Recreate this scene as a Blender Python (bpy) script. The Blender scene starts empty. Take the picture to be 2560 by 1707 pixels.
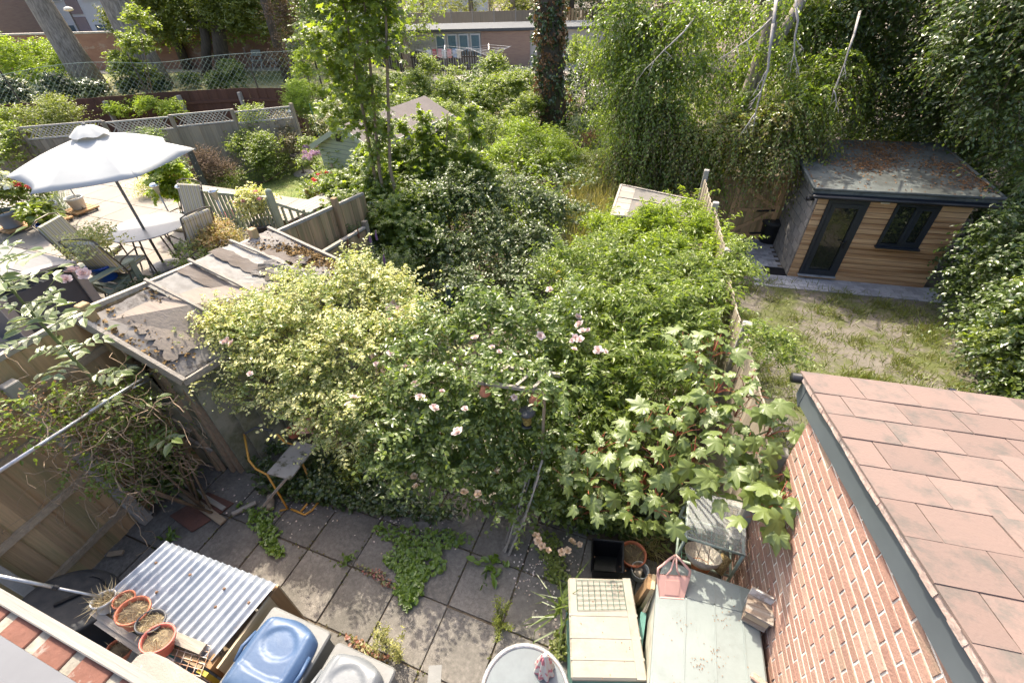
import bpy, math, random
import numpy as np
from mathutils import Vector, Matrix
rad = math.radians
scene = bpy.context.scene
COL = scene.collection
# ------------------------------------------------------------------ camera, sky, sun, exposure
FOC, PIT, ROL, YAW, CAMH = 1133.2, rad(39.115), rad(-1.9126), rad(-21.5), 5.1
def _basis():
    c, s = math.cos(PIT), math.sin(PIT)
    fw = Vector((0, c, -s)); up = Vector((0, s, c)); rt = Vector((1, 0, 0))
    R = rt*math.cos(ROL) + up*math.sin(ROL); U = up*math.cos(ROL) - rt*math.sin(ROL)
    m = Matrix.Rotation(-YAW, 3, 'Z')
    return m @ fw, m @ R, m @ U
FW, RT, UP = _basis()
CAM = Vector((0, 0, CAMH))
cd = bpy.data.cameras.new('camera'); cam = bpy.data.objects.new('camera', cd); COL.objects.link(cam)
cd.sensor_width = 36; cd.lens = FOC/2560*36; cd.clip_start = 0.05; cd.clip_end = 400
mw = Matrix((RT, UP, -FW)).transposed().to_4x4(); mw.translation = CAM
cam.matrix_world = mw
scene.camera = cam
SUN_EL, SUN_AZ = rad(50), rad(42)     # azimuth: degrees towards -x from +y
sund = Vector((-math.sin(SUN_AZ)*math.cos(SUN_EL), math.cos(SUN_AZ)*math.cos(SUN_EL), math.sin(SUN_EL)))
world = bpy.data.worlds.new('World'); scene.world = world; world.use_nodes = True
wn = world.node_tree; bg = wn.nodes['Background']
sky = wn.nodes.new('ShaderNodeTexSky'); sky.sky_type = 'NISHITA'; sky.sun_disc = False
sky.sun_elevation = SUN_EL; sky.sun_rotation = -SUN_AZ; sky.dust_density = 5.0; sky.ozone_density = 0.4; sky.air_density = 0.8
wn.links.new(sky.outputs[0], bg.inputs[0]); bg.inputs[1].default_value = 0.15
sl = bpy.data.lights.new('sun', 'SUN'); sl.energy = 2.6; sl.angle = rad(0.53); sl.color = (1.0, 0.91, 0.75)
so = bpy.data.objects.new('sun', sl); COL.objects.link(so)
so.rotation_euler = (-sund).to_track_quat('-Z', 'Y').to_euler(); so.location = sund*30
vs = scene.view_settings; vs.view_transform = 'Standard'; vs.look = 'None'; vs.gamma = 1; vs.exposure = 1.7
vs.use_curve_mapping = False
scene.cycles.max_bounces = 6; scene.cycles.transparent_max_bounces = 6; scene.cycles.diffuse_bounces = 3
scene.cycles.glossy_bounces = 2; scene.cycles.transmission_bounces = 4; scene.cycles.caustics_reflective = False
scene.cycles.caustics_refractive = False

def at(px, py, **kw):
    """a world point on the ray through photo pixel (px,py) at a known height/plane"""
    d = FW + RT*((px-1280)/FOC) - UP*((py-853.5)/FOC)
    (n, v), = kw.items()
    if n == 'd': return CAM + d*v
    i = 'xyz'.index(n)
    return CAM + d*((v-CAM[i])/d[i])
def atp(px, py, P0, deg):
    phi = rad(deg); n = Vector((math.cos(phi), math.sin(phi), 0))
    d = FW + RT*((px-1280)/FOC) - UP*((py-853.5)/FOC)
    return CAM + d*((n.dot(Vector((P0[0], P0[1], 0))-CAM))/n.dot(d))
def V(*a): return Vector(a)
def smooth(t): t = max(0., min(1., t)); return t*t*(3-2*t)
def gz(x, y):
    return -0.8*smooth((y-4.0)/7.0)
# ------------------------------------------------------------------ materials
MATS = {}
def _mat(name):
    m = bpy.data.materials.new(name); m.use_nodes = True
    nt = m.node_tree; b = nt.nodes['Principled BSDF']; return m, nt, b
def ramp(nt, cols):
    r = nt.nodes.new('ShaderNodeValToRGB'); e = r.color_ramp.elements
    while len(e) < len(cols): e.new(0.5)
    for i, c in enumerate(cols):
        e[i].position = i/(len(cols)-1); e[i].color = (*c[:3], 1)
    return r
def mat(name, col, rough=.7, var=.25, scale=6., bump=.0, bscale=40., metal=0., spec=.4, rnd=0., col2=None, detail=6, stretch=None, thr=None, col3=None, s3=1.2, sharp=(.45, .6)):
    """base colour broken up by noise (col->col2), per object brightness (rnd), dirt patches (col3), fine relief (bump)"""
    if name in MATS: return MATS[name]
    m, nt, b = _mat(name); N = nt.nodes; L = nt.links
    tc = N.new('ShaderNodeTexCoord'); mp = N.new('ShaderNodeMapping'); L.new(tc.outputs['Object'], mp.inputs[0])
    if stretch: mp.inputs['Scale'].default_value = stretch
    oi = N.new('ShaderNodeObjectInfo')
    ad = N.new('ShaderNodeVectorMath'); ad.operation = 'ADD'
    sc = N.new('ShaderNodeVectorMath'); sc.operation = 'SCALE'; sc.inputs['Scale'].default_value = 37.
    cb = N.new('ShaderNodeCombineXYZ')
    for i in range(3): L.new(oi.outputs['Random'], cb.inputs[i])
    L.new(cb.outputs[0], sc.inputs[0]); L.new(mp.outputs[0], ad.inputs[0]); L.new(sc.outputs[0], ad.inputs[1])
    no = N.new('ShaderNodeTexNoise'); no.inputs['Scale'].default_value = scale; no.inputs['Detail'].default_value = detail; no.inputs['Roughness'].default_value = .65
    L.new(ad.outputs[0], no.inputs['Vector'])
    c2 = col2 or tuple(max(0, x*(1-var)) for x in col)
    c1 = col if col2 else tuple(min(1, x*(1+var)) for x in col)
    r = ramp(nt, [c1, c2]); r.color_ramp.elements[0].position = .35; r.color_ramp.elements[1].position = .65
    if thr: r.color_ramp.elements[0].position, r.color_ramp.elements[1].position = thr
    L.new(no.outputs[0], r.inputs[0]); out = r.outputs[0]
    if col3:
        n3 = N.new('ShaderNodeTexNoise'); n3.inputs['Scale'].default_value = s3; n3.inputs['Detail'].default_value = 8; n3.inputs['Roughness'].default_value = .7
        L.new(ad.outputs[0], n3.inputs['Vector'])
        r3 = ramp(nt, [(0, 0, 0), (1, 1, 1)]); r3.color_ramp.elements[0].position, r3.color_ramp.elements[1].position = sharp
        L.new(n3.outputs[0], r3.inputs[0])
        mx = N.new('ShaderNodeMixRGB'); L.new(r3.outputs[0], mx.inputs[0]); L.new(out, mx.inputs[1]); mx.inputs[2].default_value = (*col3, 1); out = mx.outputs[0]
    if rnd:
        hs = N.new('ShaderNodeHueSaturation'); mr = N.new('ShaderNodeMapRange'); mr.inputs['To Min'].default_value = 1-rnd; mr.inputs['To Max'].default_value = 1+rnd
        L.new(oi.outputs['Random'], mr.inputs[0]); L.new(mr.outputs[0], hs.inputs['Value']); L.new(out, hs.inputs['Color']); out = hs.outputs[0]
    L.new(out, b.inputs['Base Color'])
    b.inputs['Roughness'].default_value = rough; b.inputs['Metallic'].default_value = metal
    b.inputs['Specular IOR Level'].default_value = spec
    if bump:
        nb = N.new('ShaderNodeTexNoise'); nb.inputs['Scale'].default_value = bscale; nb.inputs['Detail'].default_value = 5
        L.new(ad.outputs[0], nb.inputs['Vector'])
        bp = N.new('ShaderNodeBump'); bp.inputs['Strength'].default_value = bump; bp.inputs['Distance'].default_value = .01
        L.new(nb.outputs[0], bp.inputs['Height']); L.new(bp.outputs[0], b.inputs['Normal'])
    MATS[name] = m; return m
def wood(name, col, col2, rough=.75, along='x', rnd=.15, scale=3., bump=.3, col3=None):
    st = {'x': (.35, 9, 9), 'y': (9, .35, 9), 'z': (9, 9, .35)}[along]
    return mat(name, col, rough, scale=scale, bump=bump, bscale=scale*2, rnd=rnd, col2=col2, stretch=st, thr=(.3, .7), col3=col3, s3=.9)
def leafmat(name, cols, trans=.35, rough=.38, tcol=None, spec=.9, edge=None):
    """leaf blades: colour differs from leaf to leaf, light passes through"""
    if name in MATS: return MATS[name]
    cols = [(c[0]*1.2, c[1]*1.06, c[2]*.8) if c[1] > c[0] and c[1] > c[2]*1.4 else c for c in cols]
    m, nt, b = _mat(name); N = nt.nodes; L = nt.links
    g = N.new('ShaderNodeNewGeometry'); r = ramp(nt, cols); L.new(g.outputs['Random Per Island'], r.inputs[0])
    col = r.outputs[0]
    if edge:   # pale margin round a green middle
        uv = N.new('ShaderNodeUVMap'); sp = N.new('ShaderNodeSeparateXYZ'); L.new(uv.outputs[0], sp.inputs[0])
        er = ramp(nt, [(0, 0, 0), (1, 1, 1)]); er.color_ramp.elements[0].position = edge[1]; er.color_ramp.elements[1].position = edge[1]+.12
        L.new(sp.outputs[0], er.inputs[0])
        mx = N.new('ShaderNodeMixRGB'); L.new(er.outputs[0], mx.inputs[0]); L.new(col, mx.inputs[1]); mx.inputs[2].default_value = (*edge[0], 1); col = mx.outputs[0]
    L.new(col, b.inputs['Base Color']); b.inputs['Roughness'].default_value = rough+.04; b.inputs['Specular IOR Level'].default_value = spec if rough < .55 else .2
    if trans:
        t = N.new('ShaderNodeBsdfTranslucent')
        mu = N.new('ShaderNodeMixRGB'); mu.blend_type = 'MULTIPLY'; mu.inputs[0].default_value = 1; L.new(col, mu.inputs[1]); mu.inputs[2].default_value = (*(tcol or (1.25, 1.3, .55)), 1)
        L.new(mu.outputs[0], t.inputs['Color'])
        ms = N.new('ShaderNodeMixShader'); ms.inputs[0].default_value = trans
        L.new(b.outputs[0], ms.inputs[1]); L.new(t.outputs[0], ms.inputs[2])
        L.new(ms.outputs[0], N['Material Output'].inputs['Surface'])
    MATS[name] = m; return m
# ------------------------------------------------------------------ objects
def empty_at(name, loc): 
    o = bpy.data.objects.new(name, None); COL.objects.link(o); o.location = loc; o.empty_display_size = .1; return o
def tag(o, label=None, cat=None, group=None, kind=None):
    if label: o['label'] = label
    if cat: o['category'] = cat
    if group: o['group'] = group
    if kind: o['kind'] = kind
    return o
def thing(name, label, cat, loc=(0, 0, 0), rotz=0, group=None):
    o = empty_at(name, loc); o.rotation_euler = (0, 0, rotz); return tag(o, label, cat, group)
def link(name, me, parent=None, world=True, m=None):
    o = bpy.data.objects.new(name, me); COL.objects.link(o)
    if m and not me.materials: me.materials.append(m)
    if parent:
        o.parent = parent
        if world:
            if parent.type == 'EMPTY': o.matrix_parent_inverse = Matrix.Translation(-Vector(parent.location))
    return o
def copy_tree(o, parent=None):
    c = o.copy(); COL.objects.link(c); c.parent = parent
    for ch in list(o.children): copy_tree(ch, c)
    return c
class B:
    """collects boxes, bars, tubes, lathes into one mesh"""
    def __init__(s): s.v = []; s.f = []
    def add(s, vs, fs):
        n = len(s.v); s.v += [tuple(p) for p in vs]; s.f += [tuple(i+n for i in f) for f in fs]; return s
    def box(s, c, d, rz=0., M=None):
        x, y, z = d[0]/2, d[1]/2, d[2]/2
        pts = [Vector((sx*x, sy*y, sz*z)) for sz in (-1, 1) for sy in (-1, 1) for sx in (-1, 1)]
        if M is None: M = Matrix.Rotation(rz, 3, 'Z')
        c = Vector(c); pts = [c + M @ p for p in pts]
        return s.add(pts, [(0, 2, 3, 1), (4, 5, 7, 6), (0, 1, 5, 4), (2, 6, 7, 3), (0, 4, 6, 2), (1, 3, 7, 5)])
    def bar(s, a, b, w, h, up=(0, 0, 1)):
        """square bar from a to b, w sideways, h along up"""
        a, b = Vector(a), Vector(b); d = (b-a); L = d.length; d.normalize(); u = Vector(up)
        sd = d.cross(u)
        if sd.length < 1e-4: sd = d.cross(Vector((1, 0, 0)))
        sd.normalize(); u = sd.cross(d)
        M = Matrix((d, sd, u)).transposed()
        return s.box((a+b)/2, (L, w, h), M=M)
    def tube(s, pts, r, n=8, cap=True):
        pts = [Vector(p) for p in pts]; k = len(pts); rr = r if hasattr(r, '__len__') else [r]*k
        vs, fs = [], []
        pu = None
        for i, p in enumerate(pts):
            d = (pts[min(i+1, k-1)]-pts[max(i-1, 0)]).normalized()
            a = pu - d*pu.dot(d) if pu else d.cross(Vector((0, 0, 1)) if abs(d.z) < .9 else Vector((1, 0, 0)))
            if a.length < 1e-5: a = d.cross(Vector((1, 0, 0)))
            a.normalize(); pu = a; b = d.cross(a)
            for j in range(n):
                t = 2*math.pi*j/n; vs.append(p + (a*math.cos(t)+b*math.sin(t))*rr[i])
        for i in range(k-1):
            for j in range(n):
                q = (j+1) % n; fs.append((i*n+j, i*n+q, (i+1)*n+q, (i+1)*n+j))
        if cap: fs += [tuple(range(n-1, -1, -1)), tuple((k-1)*n+j for j in range(n))]
        return s.add(vs, fs)
    def lathe(s, prof, n=20, c=(0, 0, 0), M=None, cap=(False, False)):
        c = Vector(c); vs, fs = [], []
        for r, z in prof:
            for j in range(n):
                t = 2*math.pi*j/n; p = Vector((r*math.cos(t), r*math.sin(t), z)); vs.append(c + (M @ p if M else p))
        for i in range(len(prof)-1):
            for j in range(n):
                q = (j+1) % n; fs.append((i*n+j, i*n+q, (i+1)*n+q, (i+1)*n+j))
        if cap[0]: fs.append(tuple(range(n-1, -1, -1)))
        if cap[1]: fs.append(tuple((len(prof)-1)*n+j for j in range(n)))
        return s.add(vs, fs)
    def prism(s, poly, dvec):
        """polygon (3d points) pushed along dvec"""
        n = len(poly); d = Vector(dvec); vs = [Vector(p) for p in poly] + [Vector(p)+d for p in poly]
        fs = [tuple(range(n)), tuple(range(2*n-1, n-1, -1))] + [(i, i+n, (i+1) % n+n, (i+1) % n) for i in range(n)]
        return s.add(vs, fs)
    def mesh(s, name, m=None, smooth=False):
        me = bpy.data.meshes.new(name); me.from_pydata(s.v, [], s.f)
        if m: me.materials.append(m)
        if smooth: me.shade_smooth() if hasattr(me, 'shade_smooth') else me.polygons.foreach_set('use_smooth', [True]*len(me.polygons))
        me.update(); return me
    def obj(s, name, m, parent=None, world=True, smooth=False, bevel=0, fixn=True):
        me = s.mesh(name, m, smooth)
        if fixn:
            import bmesh
            bm = bmesh.new(); bm.from_mesh(me); bmesh.ops.recalc_face_normals(bm, faces=bm.faces); bm.to_mesh(me); bm.free()
        o = link(name, me, parent, world)
        if bevel:
            md = o.modifiers.new('bevel', 'BEVEL'); md.width = bevel; md.segments = 1; md.limit_method = 'ANGLE'
        return o
def piece(name, c, d, m, parent, rz=0., bevel=0, M=None, world=True):
    """one box whose origin sits at its own middle (so alike pieces differ in grain)"""
    me = B().box((0, 0, 0), d).mesh(name, m); o = link(name, me, parent, world)
    o.location = c
    if M is not None: o.rotation_euler = M.to_euler()
    else: o.rotation_euler = (0, 0, rz)
    if bevel:
        md = o.modifiers.new('bevel', 'BEVEL'); md.width = bevel; md.segments = 1
    return o
def struct(o): o['kind'] = 'structure'; return o
# ------------------------------------------------------------------ leaves
LEAF = {  # outline templates: x along the blade (0..1), y across (half width 1 -> given width), faces, edge weight
    'quad': ([(0, 0, 0), (.45, -.5, .08), (1, 0, -.05), (.45, .5, .08)], [(0, 1, 2), (0, 2, 3)], .55),
    'oval': ([(0, 0, 0), (.3, -.46, .07), (.72, -.36, .05), (1, 0, -.08), (.72, .36, .05), (.3, .46, .07)], [(0, 1, 2, 3), (0, 3, 4, 5)], .6),
    'lance': ([(0, 0, 0), (.3, -.5, .05), (.65, -.38, 0), (1, 0, -.16), (.65, .38, 0), (.3, .5, .05)], [(0, 1, 2, 3), (0, 3, 4, 5)], .3),
    'maple': ([(.30, 0, .04), (0, 0, 0), (-.06, -.28, .0), (.12, -.48, -.04), (.34, -.27, .05), (.62, -.60, -.05), (.66, -.2, .05), (1, 0, -.1),
               (.66, .2, .05), (.62, .60, -.05), (.34, .27, .05), (.12, .48, -.04), (-.06, .28, 0)],
              [(0, i, i+1 if i < 12 else 1) for i in range(1, 13)], .95),
    'petal': ([(0, 0, 0), (.6, -.5, .1), (1, -.2, .2), (1, .2, .2), (.6, .5, .1)], [(0, 1, 2, 3, 4)], .9),
    'blade': ([(0, -.5, 0), (0, .5, 0), (.55, .35, .06), (.55, -.35, .06), (1, 0, -.06)], [(0, 1, 2, 3), (3, 2, 4)], .06),
    'strip': ([(0, -.5, 0), (0, .5, 0), (1, .5, 0), (1, -.5, 0)], [(0, 1, 2, 3)], .1),
}
def leaf_mesh(name, pos, tip, nrm, size, shape, m, width=None, fold=1.):
    T, F, w0 = LEAF[shape]; T = np.array(T); w = width or w0
    pos = np.asarray(pos, float); n = len(pos); k = len(T)
    tip = tip/(np.linalg.norm(tip, axis=1, keepdims=True)+1e-9)
    sd = np.cross(nrm, tip); sd /= (np.linalg.norm(sd, axis=1, keepdims=True)+1e-9)
    up = np.cross(tip, sd)
    sz = np.broadcast_to(np.asarray(size, float), (n,))[:, None, None]
    vs = pos[:, None, :] + sz*(tip[:, None, :]*T[None, :, 0:1] + sd[:, None, :]*T[None, :, 1:2]*w + up[:, None, :]*T[None, :, 2:3]*fold)
    me = bpy.data.meshes.new(name)
    fl = [len(f) for f in F]; nl = sum(fl)
    me.vertices.add(n*k); me.vertices.foreach_set('co', vs.astype(np.float32).ravel())
    base = np.array([i for f in F for i in f])
    li = (base[None, :] + (np.arange(n)*k)[:, None]).astype(np.int32).ravel()
    me.loops.add(n*nl); me.loops.foreach_set('vertex_index', li)
    st = np.concatenate([[0], np.cumsum(fl)[:-1]])
    me.polygons.add(n*len(F))
    me.polygons.foreach_set('loop_start', (st[None, :] + (np.arange(n)*nl)[:, None]).astype(np.int32).ravel())
    me.polygons.foreach_set('use_smooth', np.zeros(n*len(F), bool))
    uvl = me.uv_layers.new(name='UVMap')
    e = np.minimum(1, np.abs(T[:, 1])*2); e[0] = .45 if shape != 'maple' else 0
    uvs = np.stack([e, T[:, 0]], 1)[base]
    uvl.data.foreach_set('uv', np.tile(uvs, (n, 1)).astype(np.float32).ravel())
    me.materials.append(m); me.update(calc_edges=True); return me
def unit(a): return a/(np.linalg.norm(a, axis=-1, keepdims=True)+1e-9)
def shoots(blobs, n, length, per, leaf, rng, out=.7, up=.6, droop=.3, rin=.55, low=-.4, jit=.45, flat=.75, taper=.3, front=None):
    """leafy twigs growing from the skins of the blobs; returns leaf arrays and twig polylines"""
    bl = np.array(blobs, float); w = (bl[:, 3]*bl[:, 4] + bl[:, 3]*bl[:, 5] + bl[:, 4]*bl[:, 5]); w /= w.sum()
    bi = rng.choice(len(bl), n, p=w); b = bl[bi]
    d = unit(rng.normal(size=(n, 3))); lo = d[:, 2] < low; d[lo, 2] *= -1
    rr = rng.uniform(rin, 1., (n, 1))
    p0 = b[:, :3] + d*b[:, 3:6]*rr
    nd = unit(d/ b[:, 3:6])
    dr = unit(nd*out + np.array([0, 0, up]) + rng.normal(size=(n, 3))*jit)
    Ls = length*rng.uniform(.55, 1.25, (n, 1))
    t = (np.arange(per)+.5+rng.uniform(-.3, .3, (n, per)))/per
    t3 = t[..., None]
    P = p0[:, None, :] + dr[:, None, :]*Ls[:, None, :]*t3 - np.array([0, 0, 1.])*droop*Ls[:, None, :]*t3**2
    side = unit(np.cross(dr, np.array([0, 0, 1.]))+1e-3)
    sg = np.where(np.arange(per) % 2 == 0, 1., -1.)[None, :, None]
    dl = dr[:, None, :] - np.array([0, 0, 2.])*droop*t3
    tp = dl*.55 + side[:, None, :]*sg*.9 + rng.normal(size=(n, per, 3))*.35 - np.array([0, 0, .25])
    nm = np.array([0, 0, 1.])*flat + nd[:, None, :]*.35 + rng.normal(size=(n, per, 3))*.45
    sz = leaf*rng.uniform(.65, 1.2, (n, per))*(1-taper*t)
    tw = [np.concatenate([p0[:, None, :], p0[:, None, :] + dr[:, None, :]*Ls[:, None, :]*s - np.array([0, 0, 1.])*droop*Ls[:, None, :]*s*s], 1) for s in (.5, 1.)]
    tw = np.concatenate([p0[:, None], tw[0][:, 1:], tw[1][:, 1:]], 1)
    return P.reshape(-1, 3), tp.reshape(-1, 3), nm.reshape(-1, 3), sz.ravel(), tw
def twig_mesh(name, tw, r, m):
    """three-sided twigs along polylines (n,k,3)"""
    n, k, _ = tw.shape
    d = unit(tw[:, -1]-tw[:, 0]); a = unit(np.cross(d, np.array([.3, .2, 1.]))); b = np.cross(d, a)
    vs = []
    for i in range(k):
        rr = r*(1-.6*i/(k-1))
        for j in range(3):
            t = 2*math.pi*j/3; vs.append(tw[:, i] + (a*math.cos(t)+b*math.sin(t))*rr)
    vs = np.stack(vs, 1)
    F = [(i*3+j, i*3+(j+1) % 3, (i+1)*3+(j+1) % 3, (i+1)*3+j) for i in range(k-1) for j in range(3)]
    base = np.array(F).ravel(); nl = len(base)
    me = bpy.data.meshes.new(name); me.vertices.add(n*k*3); me.vertices.foreach_set('co', vs.astype(np.float32).ravel())
    me.loops.add(n*nl); me.loops.foreach_set('vertex_index', (base[None]+(np.arange(n)*k*3)[:, None]).astype(np.int32).ravel())
    me.polygons.add(n*len(F)); me.polygons.foreach_set('loop_start', np.arange(0, n*nl, 4, dtype=np.int32))
    me.materials.append(m); me.update(calc_edges=True); return me
def lump(blobs, seed=0, k=3, f=.5):
    rg = np.random.default_rng(seed); out = []
    for b in blobs:
        out.append((b[0], b[1], b[2], b[3]*.82, b[4]*.82, b[5]*.82))
        for _ in range(k):
            d = unit(rg.normal(size=3)); d[2] = abs(d[2])*.9-.15; q = rg.uniform(.3, f+.12)
            out.append((b[0]+d[0]*b[3]*.8, b[1]+d[1]*b[4]*.8, b[2]+d[2]*b[5]*.8, b[3]*q, b[4]*q, b[5]*q))
    return out
def foliage(parent, blobs, n, length, per, leaf, shape, m, seed, twig=None, name='foliage', width=None, **kw):
    rng = np.random.default_rng(seed); stray = kw.pop('stray', 0); blobs0 = blobs; blobs = lump(blobs, seed) if kw.pop('lumpy', True) else blobs
    P, T, Nn, S, tw = shoots(blobs, n, length, per, leaf, rng, **kw)
    if stray:   # long loose shoots standing clear of the mass
        k2 = dict(kw); k2.update(rin=.8, up=kw.get('up', .6)+.5, out=.9, low=-.1, droop=.5)
        P2, T2, N2, S2, tw2 = shoots(blobs0, stray, length*2.1, per*2, leaf*.95, rng, **k2)
        P, T, Nn, S, tw = [np.concatenate(q) for q in ((P, P2), (T, T2), (Nn, N2), (S, S2), (tw, tw2))]
    o = link(name, leaf_mesh(name, P, T, Nn, S, shape, m, width), parent); o['kind'] = 'stuff'
    if twig: 
        q = link('twigs', twig_mesh('twigs', tw[:: twig[2] if len(twig) > 2 else 1], twig[0], twig[1]), parent); q['kind'] = 'stuff'
    return o
def atn(px, py, P0, n):
    n = Vector(n); d = FW + RT*((px-1280)/FOC) - UP*((py-853.5)/FOC)
    return CAM + d*(n.dot(Vector(P0)-CAM)/n.dot(d))
rnd = random.Random(7)
# ================================================================== SETTING
m_soil = mat('soil', (.085, .062, .042), .95, scale=3, bump=.6, bscale=25, col2=(.045, .035, .025), col3=(.16, .125, .085), s3=.8)
xs = np.concatenate([np.linspace(-130, -16, 20), np.linspace(-15, 9, 49), np.linspace(10, 70, 13)])
ys = np.concatenate([np.linspace(-12, -2, 4), np.linspace(-1, 24, 51), np.linspace(26, 130, 22)])
vs_ = [(x, y, gz(x, y)-.02) for y in ys for x in xs]; nx = len(xs)
fs_ = [(j*nx+i, j*nx+i+1, (j+1)*nx+i+1, (j+1)*nx+i) for j in range(len(ys)-1) for i in range(nx-1)]
g = B(); g.v = vs_; g.f = fs_
struct(g.obj('ground', m_soil, fixn=False))
# --- own patio: concrete slabs on a 0.6 m grid
m_slab = mat('slab_concrete', (.215, .195, .17), .94, scale=26, bump=.6, bscale=120, rnd=.14, detail=10, col2=(.125, .114, .10), col3=(.10, .093, .08), s3=2.6, sharp=(.44, .72))
patio = struct(B().box((-2.2, 1.0, -.035), (7.4, 4.6, .02)).obj('patio', m_soil))
GX, GY, GS = -3.22, 1.53, .60
for i in range(-4, 7):
    for j in range(-3, 4):
        x0, y0 = GX+GS*i, GY+GS*j
        if x0+GS > 1.42: continue
        if j >= 2 and not (i in (0, 1, 2, 3, 4)): continue
        jx, jy = rnd.uniform(-.004, .004), rnd.uniform(-.004, .004)
        M = Matrix.Rotation(rnd.uniform(-.006, .006), 3, 'X') @ Matrix.Rotation(rnd.uniform(-.006, .006), 3, 'Y') @ Matrix.Rotation(rnd.uniform(-.006, .006), 3, 'Z')
        piece('slab', (x0+GS/2+jx, y0+GS/2+jy, -.022+rnd.uniform(-.004, .003)), (GS-.013-rnd.random()*.006, GS-.013-rnd.random()*.006, .04), m_slab, patio, M=M, bevel=.004)
# --- right neighbour's dry lawn
m_dry = mat('dry_lawn_soil', (.15, .132, .108), .97, scale=1.6, bump=.8, bscale=30, col2=(.105, .09, .072), col3=(.085, .095, .03), s3=1.6, sharp=(.46, .58))
def sheet(name, poly_fn, nu, nv, m, dz):
    b = B(); b.v = []
    for v in range(nv+1):
        for u in range(nu+1):
            x, y = poly_fn(u/nu, v/nv); b.v.append((x, y, gz(x, y)+dz))
    b.f = [(v*(nu+1)+u, v*(nu+1)+u+1, (v+1)*(nu+1)+u+1, (v+1)*(nu+1)+u) for v in range(nv) for u in range(nu)]
    return b.obj(name, m, fixn=False)
def bline(y, x0=1.33): return x0-(y-2)*math.tan(rad(6))       # the right boundary
struct(sheet('dry_lawn', lambda u, v: (bline(2.6+v*8.6)+.05+u*6.6, 2.6+v*8.6), 12, 24, m_dry, .004))
# --- raised patio and lower lawn of the left neighbour
PZ, LZ = 1.1, -.2
m_pave = mat('sandstone_slab', (.265, .232, .19), .85, scale=2, bump=.15, bscale=50, rnd=.07, col2=(.23, .2, .168), var=.1)
m_ret = mat('retaining_soil', (.2, .17, .14), .9, col2=(.13, .11, .09))
npat = struct(B().box((-10.85, 2.95, PZ-.62), (9.7, 9.4, 1.2)).obj('neighbour_patio', m_ret))
def lf(y): return -5.4-(y-.6)*math.tan(rad(5))
for i in range(0, 11):
    for j in range(0, 12):
        x0, y0 = -15.6+i*.9, -1.0+j*.75
        if x0+.9 > lf(y0)-.1: continue
        piece('slab', (x0+.45, y0+.37, PZ-.015), (.888, .738, .04), m_pave, npat, bevel=.003)
m_lawn = mat('lawn_turf', (.10, .15, .03), .95, scale=2.2, bump=.9, bscale=60, col2=(.17, .19, .055), col3=(.26, .24, .1), s3=.9, sharp=(.52, .68))
lawnb = B().prism([(-17, 7.6, LZ-.5), (-6.2, 7.6, LZ-.5), (-7.2, 15.5, LZ-.5), (-17, 15.5, LZ-.5)], (0, 0, .5))
struct(lawnb.obj('neighbour_lawn', m_lawn))
m_flawn = mat('far_lawn', (.20, .20, .07), .95, scale=.5, bump=.5, col2=(.36, .32, .16), col3=(.11, .13, .04), s3=.35, sharp=(.45, .6))
FLZ = .6
struct(B().prism([(-70, 4, FLZ-1.2), (-27.0, 12.9, FLZ-1.2), (-17.3, 18.6, FLZ-1.2), (-17, 27, FLZ-1.2), (-70, 62, FLZ-1.2)], (0, 0, 1.2)).obj('far_lawn', m_flawn))
# ================================================================== BRICK EXTENSION (right)
WD = 7.; wt = V(-math.sin(rad(WD)), math.cos(rad(WD)), 0); ww = V(math.cos(rad(WD)), math.sin(rad(WD)), 0); WO = V(1.33, 2, 0)
def wl(s, w, z): return WO + wt*s + ww*w + V(0, 0, z)
ext = thing('brick_extension', 'red brick house extension with a pinkish low tiled roof and grey fascia', 'extension', WO)
m_mort = mat('mortar', (.64, .60, .54), .95, scale=30, bump=.6, bscale=120, var=.15)
bricks = [mat('brick_%d' % i, c, .9, scale=14, bump=.5, bscale=70, rnd=.09, col2=c2, col3=(.42, .33, .27), s3=9, sharp=(.62, .74)) for i, (c, c2) in enumerate((
    ((.35, .205, .155), (.30, .17, .13)), ((.38, .235, .18), (.33, .195, .15)), ((.33, .205, .15), (.30, .175, .135)), ((.30, .22, .16), (.34, .205, .155)), ((.40, .275, .215), (.36, .23, .175))))]
RS = .205                                   # roof slope
def roofz(s): return 2.69 + (1.08-s)*RS
wall = B().prism([wl(-2.3, .003, -.05), wl(.835, .003, -.05), wl(.835, .003, roofz(.835)-.12), wl(-2.3, .003, roofz(-2.3)-.12)], ww*3.8).obj('wall', m_mort, ext)
bmesh_by = [[B().box((0, 0, 0), (.209, .02, .0585)).mesh('brick', m) for m in bricks], [B().box((0, 0, 0), (.099, .02, .0585)).mesh('brick', m) for m in bricks]]
rest = [B() for _ in bricks]; cand = []
for k in range(0, 46):
    z = .035+k*.075
    off = 0 if k % 2 else .1125
    s = .84
    first = True
    while s > -2.2:
        L = .214
        if first and k % 2 == 0: L = .103
        first = False
        c = s-L/2
        if z+.04 < roofz(c)-.16:
            P = wl(c, .008+rnd.uniform(-.0025, .0025), z); cand.append(((P-CAM).length, P, L < .15, k))
        s -= L+.011
cand.sort(key=lambda t: t[0] if t[1].z > .75 else t[0]+50)
Mw = Matrix((wt, -ww, V(0, 0, 1))).transposed()
for n_, (d, P, half, k) in enumerate(cand):
    ci = rnd.choice((0, 0, 0, 1, 1, 1, 2, 2, 3, 4)); Mj = Mw @ Matrix.Rotation(rnd.uniform(-.006, .006), 3, 'Y') 
    if n_ < 300 and d < 8:
        o = link('brick', bmesh_by[half][ci], wall); o.location = P; o.rotation_euler = Mj.to_euler()
    else: rest[ci].box(P, (.099 if half else .209, .02, .0585), M=Mj)
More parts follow.
